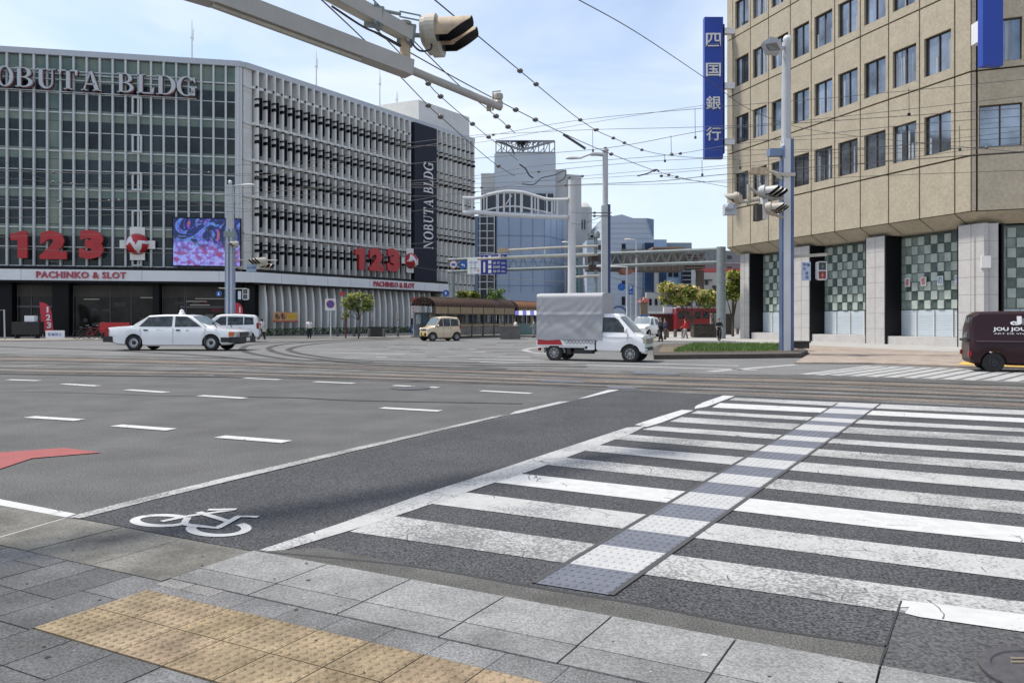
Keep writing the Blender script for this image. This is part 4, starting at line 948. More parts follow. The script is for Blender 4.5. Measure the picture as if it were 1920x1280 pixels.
mb = MB(); wbox(mb, 1310, 1420, 503, 510.5, D - 11, .9); mb.build('red_stripe', mat('stripe_red', (.5, .10, .09), .6), b7)
mb = MB(); wbox(mb, 1300, 1420, 511, 592, D - 11, 6, zb=0); mb.build('shop_wall', mat('cream_wall', (.50, .47, .40), .8, var=.05), b7)
mb = MB(); wbox(mb, 1306, 1336, 524, 526, D - 11.5, .4); wbox(mb, 1312, 1318, 526, 534, D - 11.1, .1); wbox(mb, 1322, 1328, 526, 534, D - 11.1, .1); wbox(mb, 1364, 1372, 479, 485, D - 10.1, .1); wbox(mb, 1364, 1372, 500, 502, D - 10.1, .1); wbox(mb, 1336, 1344, 535, 590, D - 11.1, .1)
mb.build('window', m_bg_glass, b7)
mb = MB(); wbox(mb, 1296, 1420, 493, 494, D - 10.2, .2); mb.build('ledge', m_bgw, b7)
# covered foot bridge
D = 92
fbg = thing('footbridge', 'brown panelled covered footbridge crossing the street behind the steel gantry', 'footbridge', (W(1230, 590, D).x, D, 0))
m_br = mat('bridge_brown', (.12, .10, .085), .8, var=.1, scale=.3)
mb = MB(); wbox(mb, 1165, 1224, 468, 507, D, 4); mb.build('wall_panels', mat('bridge_grey', (.14, .135, .125), .8, var=.1), fbg)
mb = MB(); wbox(mb, 1224.2, 1284, 465, 507, D - .3, 4.5); mb.build('wall_panels', m_br, fbg)
mb = MB(); wbox(mb, 1102, 1164.8, 474, 506, D + .2, 4); mb.build('open_deck', mat('bridge_dark', (.07, .07, .07), .7), fbg)
mb = MB(); wbox(mb, 1284.2, 1322, 474, 503, D, 3); mb.build('open_deck', MATS['bridge_dark'], fbg)
mb = MB()
for i in range(9): wbox(mb, 1170 + i * 13, 1171 + i * 13, 467, 507, D - .42, .1)
for i in range(6): wbox(mb, 1286, 1320, 476 + i * 5, 477 + i * 5, D - .15, .1)
wbox(mb, 1224, 1284, 463, 466, D - .5, 4.7); mb.build('ribs', mat('rib_brown', (.30, .20, .13), .8), fbg)
mb = MB()
for u in (1312,): a = W(u, 507, D + 2); mb.box(a.x - .4, a.x + .4, D + 1.5, D + 2.3, 0, a.z)
mb.build('support_pillar', m_br, fbg)
mb = MB(); a = W(1162, 505, D); b = W(1193, 507, D); c = W(1183, 513, D); mb.prismy([(a.x, a.z), (W(1170, 513, D).x, c.z), (c.x, c.z), (b.x, b.z)], D - .4, D + 3); mb.build('stair_top', mat('brick_orange', (.33, .14, .09), .8), fbg)
# ================================================================ steel structures
m_arm = mat('arm_beige', (.40, .375, .335), .5, var=.08, scale=2)
m_pole = mat('pole_pale', (.44, .45, .455), .45, var=.06, scale=1.5)
m_pole_w = mat('pole_white', (.60, .60, .60), .5, var=.06, scale=1.2)
m_polestripe = mat('pole_blue', (.055, .11, .27), .45, var=.15, scale=2)
m_galv = mat('galvanised', (.23, .265, .265), .55, metal=.2, var=.12, scale=3)
m_cream_pt = mat('cream_paint', (.45, .41, .34), .5, var=.14, scale=3, speck=.06, speck_scale=30)
m_rust = mat('sunbrowned_paint', (.43, .33, .22), .6, var=.25, scale=6)
m_dark = mat('dark_metal', (.02, .02, .022), .5)
m_ins = mat('insulator', (.13, .12, .115), .4)
m_wire = mat('wire_black', (.06, .06, .064), .6)
def catmull(P, n=6):
    o = []
    for i in range(len(P) - 1):
        p0, p1, p2, p3 = P[max(i - 1, 0)], P[i], P[i + 1], P[min(i + 2, len(P) - 1)]
        for k in range(n):
            t = k / n; o.append(.5 * ((2 * p1) + (p2 - p0) * t + (2 * p0 - 5 * p1 + 4 * p2 - p3) * t * t + (3 * p1 - p0 - 3 * p2 + p3) * t ** 3))
    return o + [P[-1]]
# white arched frame
D = 45.
wf = thing('road_arch', 'white arched tubular road frame on one tall white post, empty and without boards', 'gantry', (W(1072, 600, D).x, D, 0))
a = W(1072, 338, D); mb = MB(); mb.tube([(a.x, D, 0), (a.x, D, a.z)], [.26, .20], 14)
mb.build('post', m_pole_w, wf)
def pxt(mb, pts, r, D0=D, n=8): mb.tube(catmull([W(u, v, D0) for u, v in pts], 5), r, n)
mb = MB(); pxt(mb, [(1066, 408), (1010, 406), (940, 402), (895, 398), (868, 399)], .13); mb.build('lower_tube', m_pole_w, wf)
mb = MB(); pxt(mb, [(1068, 374), (1030, 374), (1005, 368), (980, 361), (950, 359), (920, 364), (895, 371), (867, 371)], .095); mb.build('upper_tube', m_pole_w, wf)
mb = MB(); pxt(mb, [(1035, 400), (1000, 393), (966, 387), (935, 389), (905, 396)], .045); pxt(mb, [(1035, 404), (1035, 375)], .05); mb.build('inner_arch', m_pole_w, wf)
mb = MB()
for u, v0, v1 in ((869, 371, 399), (885, 371, 399), (902, 369, 400), (912.5, 366, 400), (934, 361, 402), (945, 360, 402), (966, 360, 404), (977, 361, 404), (997, 366, 405), (1009, 369, 406), (1026, 374, 406), (1045, 374, 407)):
    pxt(mb, [(u, v1), (u, v0)], .06 if int(u) % 2 else .045)
pxt(mb, [(948, 384), (960, 366)], .03); mb.build('uprights', m_pole_w, wf)
mb = MB(); pxt(mb, [(1064, 374), (1072, 374)], .16); pxt(mb, [(1064, 408), (1072, 408)], .17); mb.build('clamps', m_cream_pt, wf)
# steel truss gantry with signs
gt = thing('sign_gantry', 'long grey steel lattice gantry carrying blue and white direction boards on its left end', 'gantry', (W(1352, 598, 57).x, 57, 0))
PR, PLf = W(1352, 600, 57.), W(849, 600, 66.)
def gp(u, v):   # point on the gantry plane
    k = (u - 960) / F; d = PLf - PR; t = (k * PR.y - PR.x) / (d.x - k * d.y); p = PR + d * t; return Vector((p.x, p.y, H + (HZ - v) * p.y / F))
mb = MB(); mb.tube([(PR.x, PR.y, 0), (PR.x, PR.y, gp(1352, 463).z)], .34, 14); mb.build('post', m_galv, gt)
mb = MB(); mb.tube([(PLf.x, PLf.y, 0), (PLf.x, PLf.y, gp(849, 508).z)], .2, 12); mb.build('post', m_galv, gt)
mb = MB(); yo = Vector((.0, .5, 0))
ch = [gp(840, 487), gp(1350, 467)], [gp(840, 509), gp(1350, 491)]
for off in (Vector(), yo):
    mb.tube([ch[0][0] + off, ch[0][1] + off], .12, 8); mb.tube([ch[1][0] + off, ch[1][1] + off], .12, 8)
mb.build('chord_tubes', m_galv, gt)
mb = MB(); n_ = 26
for i in range(n_):
    for off in (Vector(), yo):
        a, b = ch[0][0].lerp(ch[0][1], i / n_) + off, ch[0][0].lerp(ch[0][1], (i + 1) / n_) + off; c = ch[1][0].lerp(ch[1][1], (i + .5) / n_) + off
        mb.tube([a, c], .035, 5, caps=False); mb.tube([c, b], .035, 5, caps=False)
mb.build('lattice', m_galv, gt)
mb = MB()
for u, v in ((1120, 478), (1145, 477)): mb.tube([gp(u, 478), gp(u, 505)], .05, 6)
mb.build('bracket', m_galv, gt)
GA = math.atan2((PR - PLf).y, (PR - PLf).x)
def gsign(name, label, cat, u0, u1, v0, v1, m, off=-.45):
    p = gp((u0 + u1) / 2, v1); t = thing(name, label, cat, p, GA); w_ = (gp(u1, v1) - gp(u0, v1)).length / 2; h_ = gp(u0, v0).z - p.z
    MB().box(-w_, w_, off, off + .06, 0, h_).build('board', m, t, local=True); return t, w_, h_
def txt(par, body, x0, x1, z0, z1, y, m, name='lettering', off=.0, ext=.006):
    mb = MB(); put_text(mb, body, x0, x1, z0, z1, y, ext=ext, off=off); return mb.build(name, m, par, local=True)
m_wl = MATS['white_letter']; m_bdark = mat('board_blue', (.01, .02, .20), .4)
t_, w_, h_ = gsign('direction_board', 'dark blue overhead direction board with white lettering and small white pictograms', 'road sign', 906, 954, 477, 514.5, m_bdark)
MB().box(-w_, w_, -.47, -.455, h_ - .08, h_ - .04).build('border', m_wl, t_, local=True)
txt(t_, '↑', -w_ * .85, -w_ * .62, h_ * .72, h_ * .9, -.47, m_wl); txt(t_, '高知市役所', -w_ * .1, w_ * .8, h_ * .74, h_ * .88, -.47, m_wl)
for k, s1 in enumerate(('県 庁', '高知駅', '桂浜')): txt(t_, s1, -w_ * .05, w_ * .5, h_ * (.48 - .2 * k), h_ * (.60 - .2 * k), -.47, m_wl); txt(t_, '250m', w_ * .6, w_ * .9, h_ * (.48 - .2 * k), h_ * (.56 - .2 * k), -.47, m_wl)
for k in range(4): MB().box(-w_ * .42, -w_ * .18, -.475, -.455, h_ * (.06 + .225 * k), h_ * (.22 + .225 * k)).build('pictogram', m_wl, t_, local=True)
MB().box(-w_ * .8, -w_ * .66, -.475, -.455, h_ * .1, h_ * .6).build('arrow_bar', m_wl, t_, local=True)
t_, w_, h_ = gsign('map_board', 'white overhead map board with faint coloured roads beside the dark blue board', 'road sign', 881, 905.5, 485, 514, m_wl)
for k, (a, b, c, d, cc) in enumerate(((-.8, .6, .72, .76, 'r'), (-.5, -.42, .1, .9, 'g'), (.1, .2, .2, .8, 'r'), (-.7, .7, .35, .4, 'g'), (.5, .75, .15, .27, 'o'))):
    MB().box(w_ * a, w_ * b, -.465, -.45, h_ * c, h_ * d).build('map_line', mat('map_' + cc, {'r': (.2, .25, .5), 'g': (.3, .45, .3), 'o': (.5, .25, .12)}[cc], .6), t_, local=True)
def roundsign(name, label, u, v, r, D0, face, rim, body=None, parent_h=None, gpx=None):
    p = gpx or W(u, v, D0); rr_ = r * p.y / F; t = thing(name, label, 'road sign', p)
    MB().lathe([(.001, -.46), (rr_ * .86, -.46), (rr_ * .87, -.455), (rr_ * .87, -.44)], axis='y', n=28).build('face', face, t, local=True)
    MB().lathe([(rr_ * .80, -.455), (rr_, -.455), (rr_, -.42), (.001, -.42)], axis='y', n=28).build('rim', rim, t, local=True)
    return t, rr_
m_sblue = mat('road_sign_blue', (.012, .09, .36), .4); m_sred = mat('road_sign_red', (.45, .03, .03), .4)
t_, r_ = roundsign('round_sign', 'round red-rimmed prohibition sign at the far left of the gantry', 851, 496.5, 7.6, 62, m_wl, m_sred, gpx=gp(851, 496.5))
MB().box(-r_ * .45, r_ * .45, -.48, -.46, -r_ * .3, r_ * .25).build('bicycle_mark', m_sblue, t_, local=True)
t_, r_ = roundsign('round_sign', 'round blue arrow sign on the gantry beside the red-rimmed sign', 869, 497, 8, 62, m_sblue, m_sblue, gpx=gp(869, 497))
mb = MB(); mb.prismy([(-.5 * r_, 0), (-.1 * r_, .35 * r_), (-.1 * r_, .1 * r_), (.35 * r_, .1 * r_), (.35 * r_, -.5 * r_), (.15 * r_, -.5 * r_), (.15 * r_, -.1 * r_), (-.1 * r_, -.1 * r_), (-.1 * r_, -.35 * r_)], -.48, -.46); mb.build('arrow', m_wl, t_, local=True)
# generic horizontal traffic signal: lamp row along x, facing -y (local)
m_lens = [mat('lens_green', (.01, .10, .06), .2), mat('lens_amber', (.18, .09, .01), .2), mat('lens_red', (.20, .012, .01), .2)]
def signal(loc, ang, sc, label, group=None, n=3, hood=.34, body=None, hd=None, tilt=0, lens=None):
    t = thing('traffic_signal', label, 'traffic light', loc, ang, group); t.rotation_euler = (tilt, 0, ang); t.scale = (1, 1, 1)
    body = body or m_cream_pt; w_ = .38 * sc; L = w_ * n; mb = MB()
    pts = []
    for k in range(13): a = math.pi / 2 + math.pi * k / 12; pts.append((-L / 2 + w_ / 2 + math.cos(a) * w_ * .55, math.sin(a) * w_ * .55))
    for k in range(13): a = -math.pi / 2 + math.pi * k / 12; pts.append((L / 2 - w_ / 2 + math.cos(a) * w_ * .55, math.sin(a) * w_ * .55))
    mb.prismy(pts, -.07 * sc, .06 * sc); mb.prismy([(x * .96, z * .86) for x, z in pts], .06 * sc, .12 * sc); mb.build('housing', body, t, local=True)
    for i in range(n):
        x = -L / 2 + w_ * (i + .5); r = w_ * .42
        hb = MB(); seg = 18; vs = []; fs = []
        for k in range(seg + 1):
            a = math.radians(-38 + 256 * k / seg); frac = max(0, math.sin(a)); ln_ = hood * sc * (.35 + .65 * max(0., min(1, (math.sin(a) + .62) / 1.2)))
            for rr_, yy in ((r, -.07 * sc), (r * 1.02, -.07 * sc - ln_), (r * .94, -.07 * sc - ln_), (r * .92, -.07 * sc)): vs.append((x + math.cos(a) * rr_, yy, math.sin(a) * rr_))
        for k in range(seg):
            for q in range(3): fs.append((k * 4 + q, (k + 1) * 4 + q, (k + 1) * 4 + q + 1, k * 4 + q + 1))
        hb.add(vs, fs, 0, 1., True); hb.mi = [1 if j % 3 == 2 else 0 for j in range(len(hb.f))]
        hb.build('hood', [hd or body, m_dark], t, local=True)
        MB().lathe([(.001, -.09 * sc), (r * .7, -.085 * sc), (r * .86, -.072 * sc)], (x, 0, 0), 'y', 18).build('lens', lens or m_lens[i % 3], t, local=True)
    return t
# ---- foreground arm
ga = thing('signal_arm', 'pale grey mast arm reaching in from the upper left over the lanes', 'signal arm', (-6.9, 4.45, 0.02))
j0, j1, j2 = W(400, -8, 7.6), W(768, 130, 9.0), W(936, 200, 9.8); dd = (j0 - j1)
pole_top = Vector((-6.9, 4.45, j0.z + .25))
mb = MB(); mb.tube([(-6.9, 4.45, .02), (-6.9, 4.45, 6.6)], [.15, .12], 16); mb.build('pole', m_pole, ga)
mb = MB(); mb.beam(pole_top, j0, .19, .19); mb.beam(j0, j1, .19, .18); mb.build('arm_beam', m_arm, ga)
mb = MB(); mb.beam(j0.lerp(j1, .0) + Vector((0, -.03, -.11)), j0.lerp(j1, .72) + Vector((0, -.03, -.11)), .05, .035); mb.build('cable_rail', m_cream_pt, ga)
mb = MB(); mb.tube([j1 - (j1 - j0).normalized() * .1, j2 + (j2 - j1) * .02], .048, 12); mb.build('tip_tube', m_arm, ga)
u0, u1 = W(590, -30, 8.1), W(767, 66, 9.0); ua = pole_top + Vector((0, 0, .55))
mb = MB(); mb.beam(ua, u0, .14, .14); mb.beam(u0, u1, .15, .155); mb.build('upper_beam', m_arm, ga)
mb = MB(); mb.tube([j1 + Vector((-.05, 0, .02)), u1 + Vector((-.05, 0, .12))], .062, 12); mb.lathe([(.001, .05), (.08, .05), (.085, 0), (.085, -.03)], (u1.x - .05, u1.y, u1.z + .1), n=14); mb.build('stub_post', m_rust, ga)
mb = MB()
for f_ in (.985, .62): 
    p = u0.lerp(u1, f_); mb.beam(p - Vector((.03, 0, .12)), p + Vector((.0, 0, .12)), .20, .05); mb.tube([p + Vector((.02, -.12, -.1)), p + Vector((.02, .12, -.1))], .02, 6); mb.tube([p + Vector((.02, -.12, .1)), p + Vector((.02, .12, .1))], .02, 6)
build_each(mb, 'clamp', m_galv, ga)
sgp = W(812, 55, 9.05)
mb = MB(); s0 = u0.lerp(u1, .66) + Vector((.05, 0, .09)); s1 = sgp + Vector((-.10, 0, .12))
mb.tube([s0, s0.lerp(s1, .4)], .02, 6); mb.beam(s0.lerp(s1, .38) + Vector((0, 0, .03)), s0.lerp(s1, .9) + Vector((0, 0, .03)), .014, .014); mb.beam(s0.lerp(s1, .38) - Vector((0, 0, .03)), s0.lerp(s1, .9) - Vector((0, 0, .03)), .014, .014); mb.tube([s0.lerp(s1, .88), s1 + Vector((.06, 0, 0))], .022, 6)
mb.tube([u1 + Vector((.02, 0, .0)), sgp + Vector((-.04, 0, -.08))], .028, 8); mb.build('turnbuckle', m_galv, ga)
mb = MB(); mb.tube(catmull([u1 + Vector((.0, -.03, -.06)), u1 + Vector((.12, -.03, -.19)), u1 + Vector((.25, 0, -.17)), sgp + Vector((-.02, 0, -.16))], 6), .012, 6)
mb.tube(catmull([W(622, 12, 8.2), W(680, 50, 8.5), W(715, 66, 8.8), W(762, 92, 9.)], 5), .012, 6); mb.build('cable', m_dark, ga)
mb = MB(); e = j2
mb.tube([e + Vector((-.08, 0, -.05)), e + Vector((-.08, 0, .19)), e + Vector((.02, 0, .2))], .012, 6); mb.lathe([(.001, .17), (.055, .16), (.062, .12), (.05, .09), (.035, .085), (.05, .075), (.062, .05), (.05, .02), (.001, .02)], (e.x - .01, e.y, e.z), n=14); mb.tube([e + Vector((-.01, 0, .02)), e + Vector((0, 0, -.04))], .008, 5)
mb.lathe([(.06, -.03), (.062, .03)], (e.x - .13, e.y, e.z), 'x', 12); mb.build('tip_insulator', m_cream_pt, ga)
# facing right (+x): local -y -> world +x  => ang = +90deg
sg1 = signal(sgp + Vector((.0, .22, 0)), math.radians(83), .92, 'weathered traffic light seen end-on with long black-lined hoods, hanging from the foreground arm', hood=.46, hd=m_rust, body=m_cream_pt, tilt=0, n=2, lens=m_dark)
# ---- lamp posts
def lamp_head(p, q, par, mats, sc=1.):
    d = (q - p); d.z *= .2; L = d.length; mb = MB()
    ang = math.atan2(d.y, d.x); mb.M = Matrix.Translation(p) @ Matrix.Rotation(ang, 4, 'Z')
    xs_ = [(0, .05, .05), (.15, .11, .07), (.5, .17, .10), (.85, .15, .09), (1., .04, .03)]
    vs = []; fs = []
    for f_, w_, h_ in xs_:
        for k in range(10): a = 2 * math.pi * k / 10; vs.append((f_ * L, math.cos(a) * w_ * sc, math.sin(a) * h_ * sc * (1 if math.sin(a) > 0 else .45)))
    for i in range(4):
        for k in range(10): fs.append((i * 10 + k, i * 10 + (k + 1) % 10, (i + 1) * 10 + (k + 1) % 10, (i + 1) * 10 + k))
    mb.add(vs, fs, 0, 1., True); return mb.build('lamp_head', mats, par)
m_lamp = mat('lamp_shell', (.62, .62, .62), .35)
# centre
D = 38.; a = W(1135, 283, D)
cp = thing('street_lamp', 'tall pale lamp post with blue-sided lower box post rising behind the canvas-topped truck', 'street lamp', (a.x, D, 0))
mb = MB(); mb.tube([(a.x, D, 3), (a.x, D, a.z)], .135, 12); mb.build('upper_pole', m_pole, cp)
zs = W(1135, 386, D).z; mb = MB(); mb.box(a.x - .19, a.x + .10, D - .2, D + .2, 0, zs); mb.build('lower_pole', m_pole, cp)
mb = MB(); mb.box(a.x + .102, a.x + .23, D - .19, D + .19, 0, zs + .05); mb.build('blue_side', mat('navy_side', (.03, .045, .12), .5), cp)
b = W(1087, 297, D); mb = MB(); mb.tube(catmull([Vector((a.x, D, a.z - .2)), W(1110, 289, D), b], 5), [.10] * 6 + [.045] * 5, 8); mb.build('arm', m_pole, cp)
lamp_head(b, W(1060, 297, D), cp, m_lamp, 1.15)
mb = MB(); mb.lathe([(.001, .1), (.16, .08), (.18, 0), (.14, -.03)], (a.x, D, a.z), n=14); mb.build('cap', m_pole, cp)
mb = MB()
for v in (399, 405): p = W(1128, v, D - .2); mb.tube([p + Vector((-.5, 0, 0)), p + Vector((.5, 0, 0))], .025, 6); mb.sphere(p + Vector((-.35, 0, 0)), .07, 8, 6)
mb.build('wire_clamp', m_ins, cp)
# left
D = 52.; a = W(431.5, 344, D)
lp = thing('street_lamp', 'pale lamp and signal post with blue edge stripes standing behind the two white cars', 'street lamp', (a.x, D, 0))
mb = MB(); mb.box(a.x - .20, a.x + .20, D - .2, D + .2, 0, a.z - .1); mb.build('pole', m_pole, lp)
for s_ in (-1, 1): MB().box(a.x + s_ * .25 - .047, a.x + s_ * .25 + .047, D - .18, D + .18, 0, W(431, 430, D).z).build('blue_stripe', mat('stripe_soft', (.22, .28, .40), .5), lp)
MB().box(a.x - .04, a.x + .04, D - .22, D - .202, 0, W(431, 430, D).z).build('blue_stripe', m_polestripe, lp)
mb = MB(); b = W(452, 347, D); mb.tube([(a.x, D, a.z - .2), b], .05, 8); mb.build('arm', m_pole, lp); lamp_head(b, W(478, 345, D), lp, m_lamp)
mb = MB().sphere((a.x, D, a.z + .08), .14); mb.build('cap', m_lamp, lp)
mb = MB()
for v0, v1, u1_ in ((455, 455, 441), (487, 488, 520), (502, 500, 458), (541, 541, 462), (541, 540, 410)): mb.tube([W(431, v0, D - .1), W(u1_, v1, D - .3)], .04, 6)
mb.build('cross_arms', m_cream_pt, lp)
for v in (440,): MB().box(a.x - .35, a.x + .35, D - .25, D + .25, W(0, v + 5, D).z, W(0, v - 5, D).z).build('band', m_galv, lp)
signal(W(441, 459, D - .4), math.radians(-62), 1.05, 'small traffic light on the left post, topmost, hoods to the left', 'signals on the left post', hood=.3)
signal(W(488, 491, D - .6), math.radians(-50), 1.35, 'larger traffic light at the tip of the left post arm', 'signals on the left post', hood=.34)
signal(W(497, 499, D - .2), math.radians(60), 1.0, 'small traffic light tucked below the larger one on the left post arm', 'signals on the left post', hood=.3)
t_ = thing('name_plate', 'pale blue crossing name plate hanging on the left post arm', 'sign', W(471, 509, D - .3)); MB().box(-.33, .33, 0, .04, 0, .5).build('board', mat('plate_blue', (.30, .38, .50), .5), t_, local=True)
txt(t_, 'はりまや橋', -.26, .26, .18, .32, -.01, m_polestripe)
def ped_signal(u, v0, v1, D0, label, lit=True):
    p = W(u, v1, D0); h_ = W(u, v0, D0).z - p.z; w_ = h_ * .52; t = thing('pedestrian_signal', label, 'pedestrian signal', p)
    mb = MB(); r = w_ * .22; pts = []
    for cx__, cz, a0 in ((w_ / 2 - r, h_ - r, 0), (-w_ / 2 + r, h_ - r, 90), (-w_ / 2 + r, r, 180), (w_ / 2 - r, r, 270)):
        for k in range(5): a = math.radians(a0 + 90 * k / 4); pts.append((cx__ + r * math.cos(a), cz + r * math.sin(a)))
    mb.prismy(pts, -.02, .2); mb.build('housing', m_pole_w, t, local=True)
    for i in range(2):
        z0 = h_ * (.07 + .47 * i); MB().box(-w_ * .36, w_ * .36, -.035, -.015, z0, z0 + h_ * .39).build('window', mat('ped_dark', (.03, .045, .045), .3) if i else m_bg_glass if not lit else mat('ped_red', (.22, .02, .02), .3), t, local=True)
        mb = MB(); s_ = h_ * .39
        mb.prismy([(-.06 * s_, 0.08 * s_), (-.02 * s_, .4 * s_), (-.14 * s_, .35 * s_), (-.16 * s_, .62 * s_), (.16 * s_, .62 * s_), (.14 * s_, .35 * s_), (.02 * s_, .4 * s_), (.06 * s_, .08 * s_)], -.042, -.036); mb.sphere((0, -.04, .76 * s_), .1 * s_, 8, 6)
        for k in range(len(mb.v)): mb.v[k] = mb.v[k] + Vector((0, 0, z0))
        mb.build('walking_figure', mat('figure_lit', (.5, .25, .2), .5) if (i == 0 and lit) else mat('figure_dim', (.16, .18, .17), .6), t, local=True)
        MB().box(-w_ * .42, w_ * .42, -.14, -.02, z0 + h_ * .40, z0 + h_ * .425).build('visor', m_pole_w, t, local=True)
    return t
ped_signal(460, 541, 562, D - .3, 'small white pedestrian signal on the left post', False)
t_ = thing('hanging_plate', 'small white vertical plate beside the left pedestrian signal', 'sign', W(449, 561, D - .3)); MB().box(-.1, .1, 0, .03, 0, .55).build('board', mat('plate_pale', (.5, .56, .62), .5), t_, local=True)
t_, r_ = roundsign('round_sign', 'round blue sign hanging left of the left lamp post', 415, 551, 5.3, 52, m_sblue, m_sblue); mb = MB(); mb.prismy([(-.3 * r_, -.5 * r_), (.3 * r_, -.5 * r_), (.1 * r_, .5 * r_), (-.1 * r_, .5 * r_)], -.48, -.465); mb.build('figure', m_wl, t_, local=True)
# right post
D = 32.3; a = W(1474, 80, D)
rp = thing('street_lamp', 'tall pale lamp and signal post with blue sides on the planter corner before the bank', 'street lamp', (a.x, D, .1))
mb = MB(); zs = W(0, 262, D).z; mb.tube([(a.x, D, zs - .1), (a.x, D, a.z)], [.2, .17], 14); mb.build('upper_pole', m_pole, rp)
mb = MB(); mb.box(a.x - .17, a.x + .12, D - .2, D + .2, .05, zs); mb.build('lower_pole', m_pole_w, rp)
MB().box(a.x + .122, a.x + .26, D - .19, D + .19, .05, zs + .0).build('blue_side', mat('side_blue', (.085, .125, .23), .5, var=.2, scale=1), rp)
MB().box(a.x - .235, a.x - .172, D - .18, D + .18, .05, W(0, 300, D).z).build('blue_side', MATS['side_blue'], rp)
mb = MB().sphere((a.x + .05, D, a.z + .12), .19); mb.build('cap', m_lamp, rp)
mb = MB(); b = W(1457, 92, D - .5); mb.tube([(a.x, D, a.z - .15), b], .07, 8); mb.build('arm', m_pole, rp)
mb = MB(); P_ = [W(1432, 78, D - 1), W(1444, 69, D - .9), W(1458, 71, D - .7), W(1470, 92, D - .4), W(1462, 99, D - .5), W(1440, 97, D - .9)]
lo_ = [p + Vector((0, .35, -.02)) for p in P_]; mb.add(P_ + lo_, [(0, 1, 2, 3, 4, 5), (11, 10, 9, 8, 7, 6)] + [(i, i + 6, (i + 1) % 6 + 6, (i + 1) % 6) for i in range(6)]); mb.build('lamp_head', mat('lamp_grey', (.40, .41, .42), .4), rp)
mb = MB(); P_ = [W(1436, 83, D - 1.06), W(1456, 80, D - .86), W(1464, 94, D - .6), W(1444, 94, D - .95)]; mb.add(P_, [(0, 3, 2, 1)]); mb.add([p + Vector((0, .03, 0)) for p in P_], [(0, 1, 2, 3)]); mb.build('lamp_glass', mat('lamp_lens', (.16, .15, .13), .25), rp)
mb = MB()
for pts in (((1468, 395), (1440, 380), (1404, 349)), ((1468, 372), (1440, 372), (1385, 380)), ((1403, 346), (1403, 385)), ((1468, 408), (1450, 402), (1420, 385)), ((1466, 336), (1448, 322), (1436, 322)), ((1437, 325), (1437, 355)), ((1478, 331), (1448, 322))):
    mb.tube([W(u, v, D - .5) for u, v in pts], .06, 8)
mb.beam(W(1487, 481, D), W(1551, 477, D - .4), .12, .12); mb.box(a.x - .3, a.x + .3, D - .26, D + .26, W(0, 332, D).z, W(0, 326, D).z); mb.build('bracket_arms', m_cream_pt, rp)
mb = MB(); mb.box(W(1462, 288, D - .5).x - .4, W(1462, 288, D).x - .05, D - .5, D - .1, W(0, 296, D).z, W(0, 283, D).z); mb.box(a.x - .3, a.x - .22, D - .5, D - .1, W(0, 300, D).z, W(0, 278, D).z); mb.build('control_box', mat('box_blue', (.16, .22, .34), .5), rp)
signal(W(1440, 362, D - .7), math.radians(52), 1.25, 'largest traffic light on the right post, white hoods with black linings pointing right', 'signals on the right post', hood=.42, body=mat('signal_grey', (.42, .415, .40), .5), hd=mat('signal_grey', (.42, .415, .40), .5))
signal(W(1447, 392, D - .9), math.radians(60), 1.15, 'lower traffic light on the right post, hoods to the right', 'signals on the right post', n=3, hood=.42)
signal(W(1383, 372, D - .6), math.radians(-115), 1.0, 'traffic light at the far left tip of the right post cluster', 'signals on the right post', hood=.42)
signal(W(1423, 321, D - .6), math.radians(178), .72, 'small cream traffic light seen from its back, highest on the right post', 'signals on the right post', hood=.2, body=m_rust)
mb = MB(); a2 = W(1372, 400, D - .6); mb.box(a2.x - .28, a2.x + .2, a2.y, a2.y + .35, a2.z - .05, a2.z + .38); mb.lathe([(.001, -.5), (.13, -.48), (.15, -.4), (.15, -.1)], (a2.x - .15, a2.y + .1, a2.z + .26), 'y', 14); single(mb, 'camera_box', mat('box_grey', (.45, .48, .53), .5), 'grey sensor box hanging under the leftmost signal of the right post', 'sensor box')
mb = MB(); a2 = W(1426, 408, D - .9); mb.box(a2.x - .15, a2.x + .08, a2.y, a2.y + .5, a2.z - .1, a2.z + .55, 1); mb.box(a2.x + .08, a2.x + .28, a2.y - .05, a2.y + .5, a2.z - .05, a2.z + .9, 0); single(mb, 'control_cabinet', [m_pole_w, mat('cab_dark', (.05, .045, .04), .6)], 'dark and white box hanging under the signals of the right post', 'box')
ped_signal(1541.5, 490, 525, D - .4, 'white pedestrian signal showing red on the arm right of the right post')
t_ = thing('crossing_plate', 'pale blue vertical plate with dark characters left of the red pedestrian signal', 'sign', W(1512, 526, D - .3)); h_ = W(0, 491, D - .3).z - W(0, 526, D - .3).z; MB().box(-.18, .18, 0, .04, 0, h_).build('board', mat('plate_pale2', (.42, .50, .62), .5), t_, local=True)
for k, c_ in enumerate('歩行者用'): txt(t_, c_, -.02 - .1 * (k < 2) - .02, .10 - .1 * (k < 2) - .02, h_ * (.78 - .23 * k), h_ * (.94 - .23 * k), -.01, m_polestripe)
txt(t_, '自転', .02, .14, h_ * .76, h_ * .92, -.01, m_polestripe)
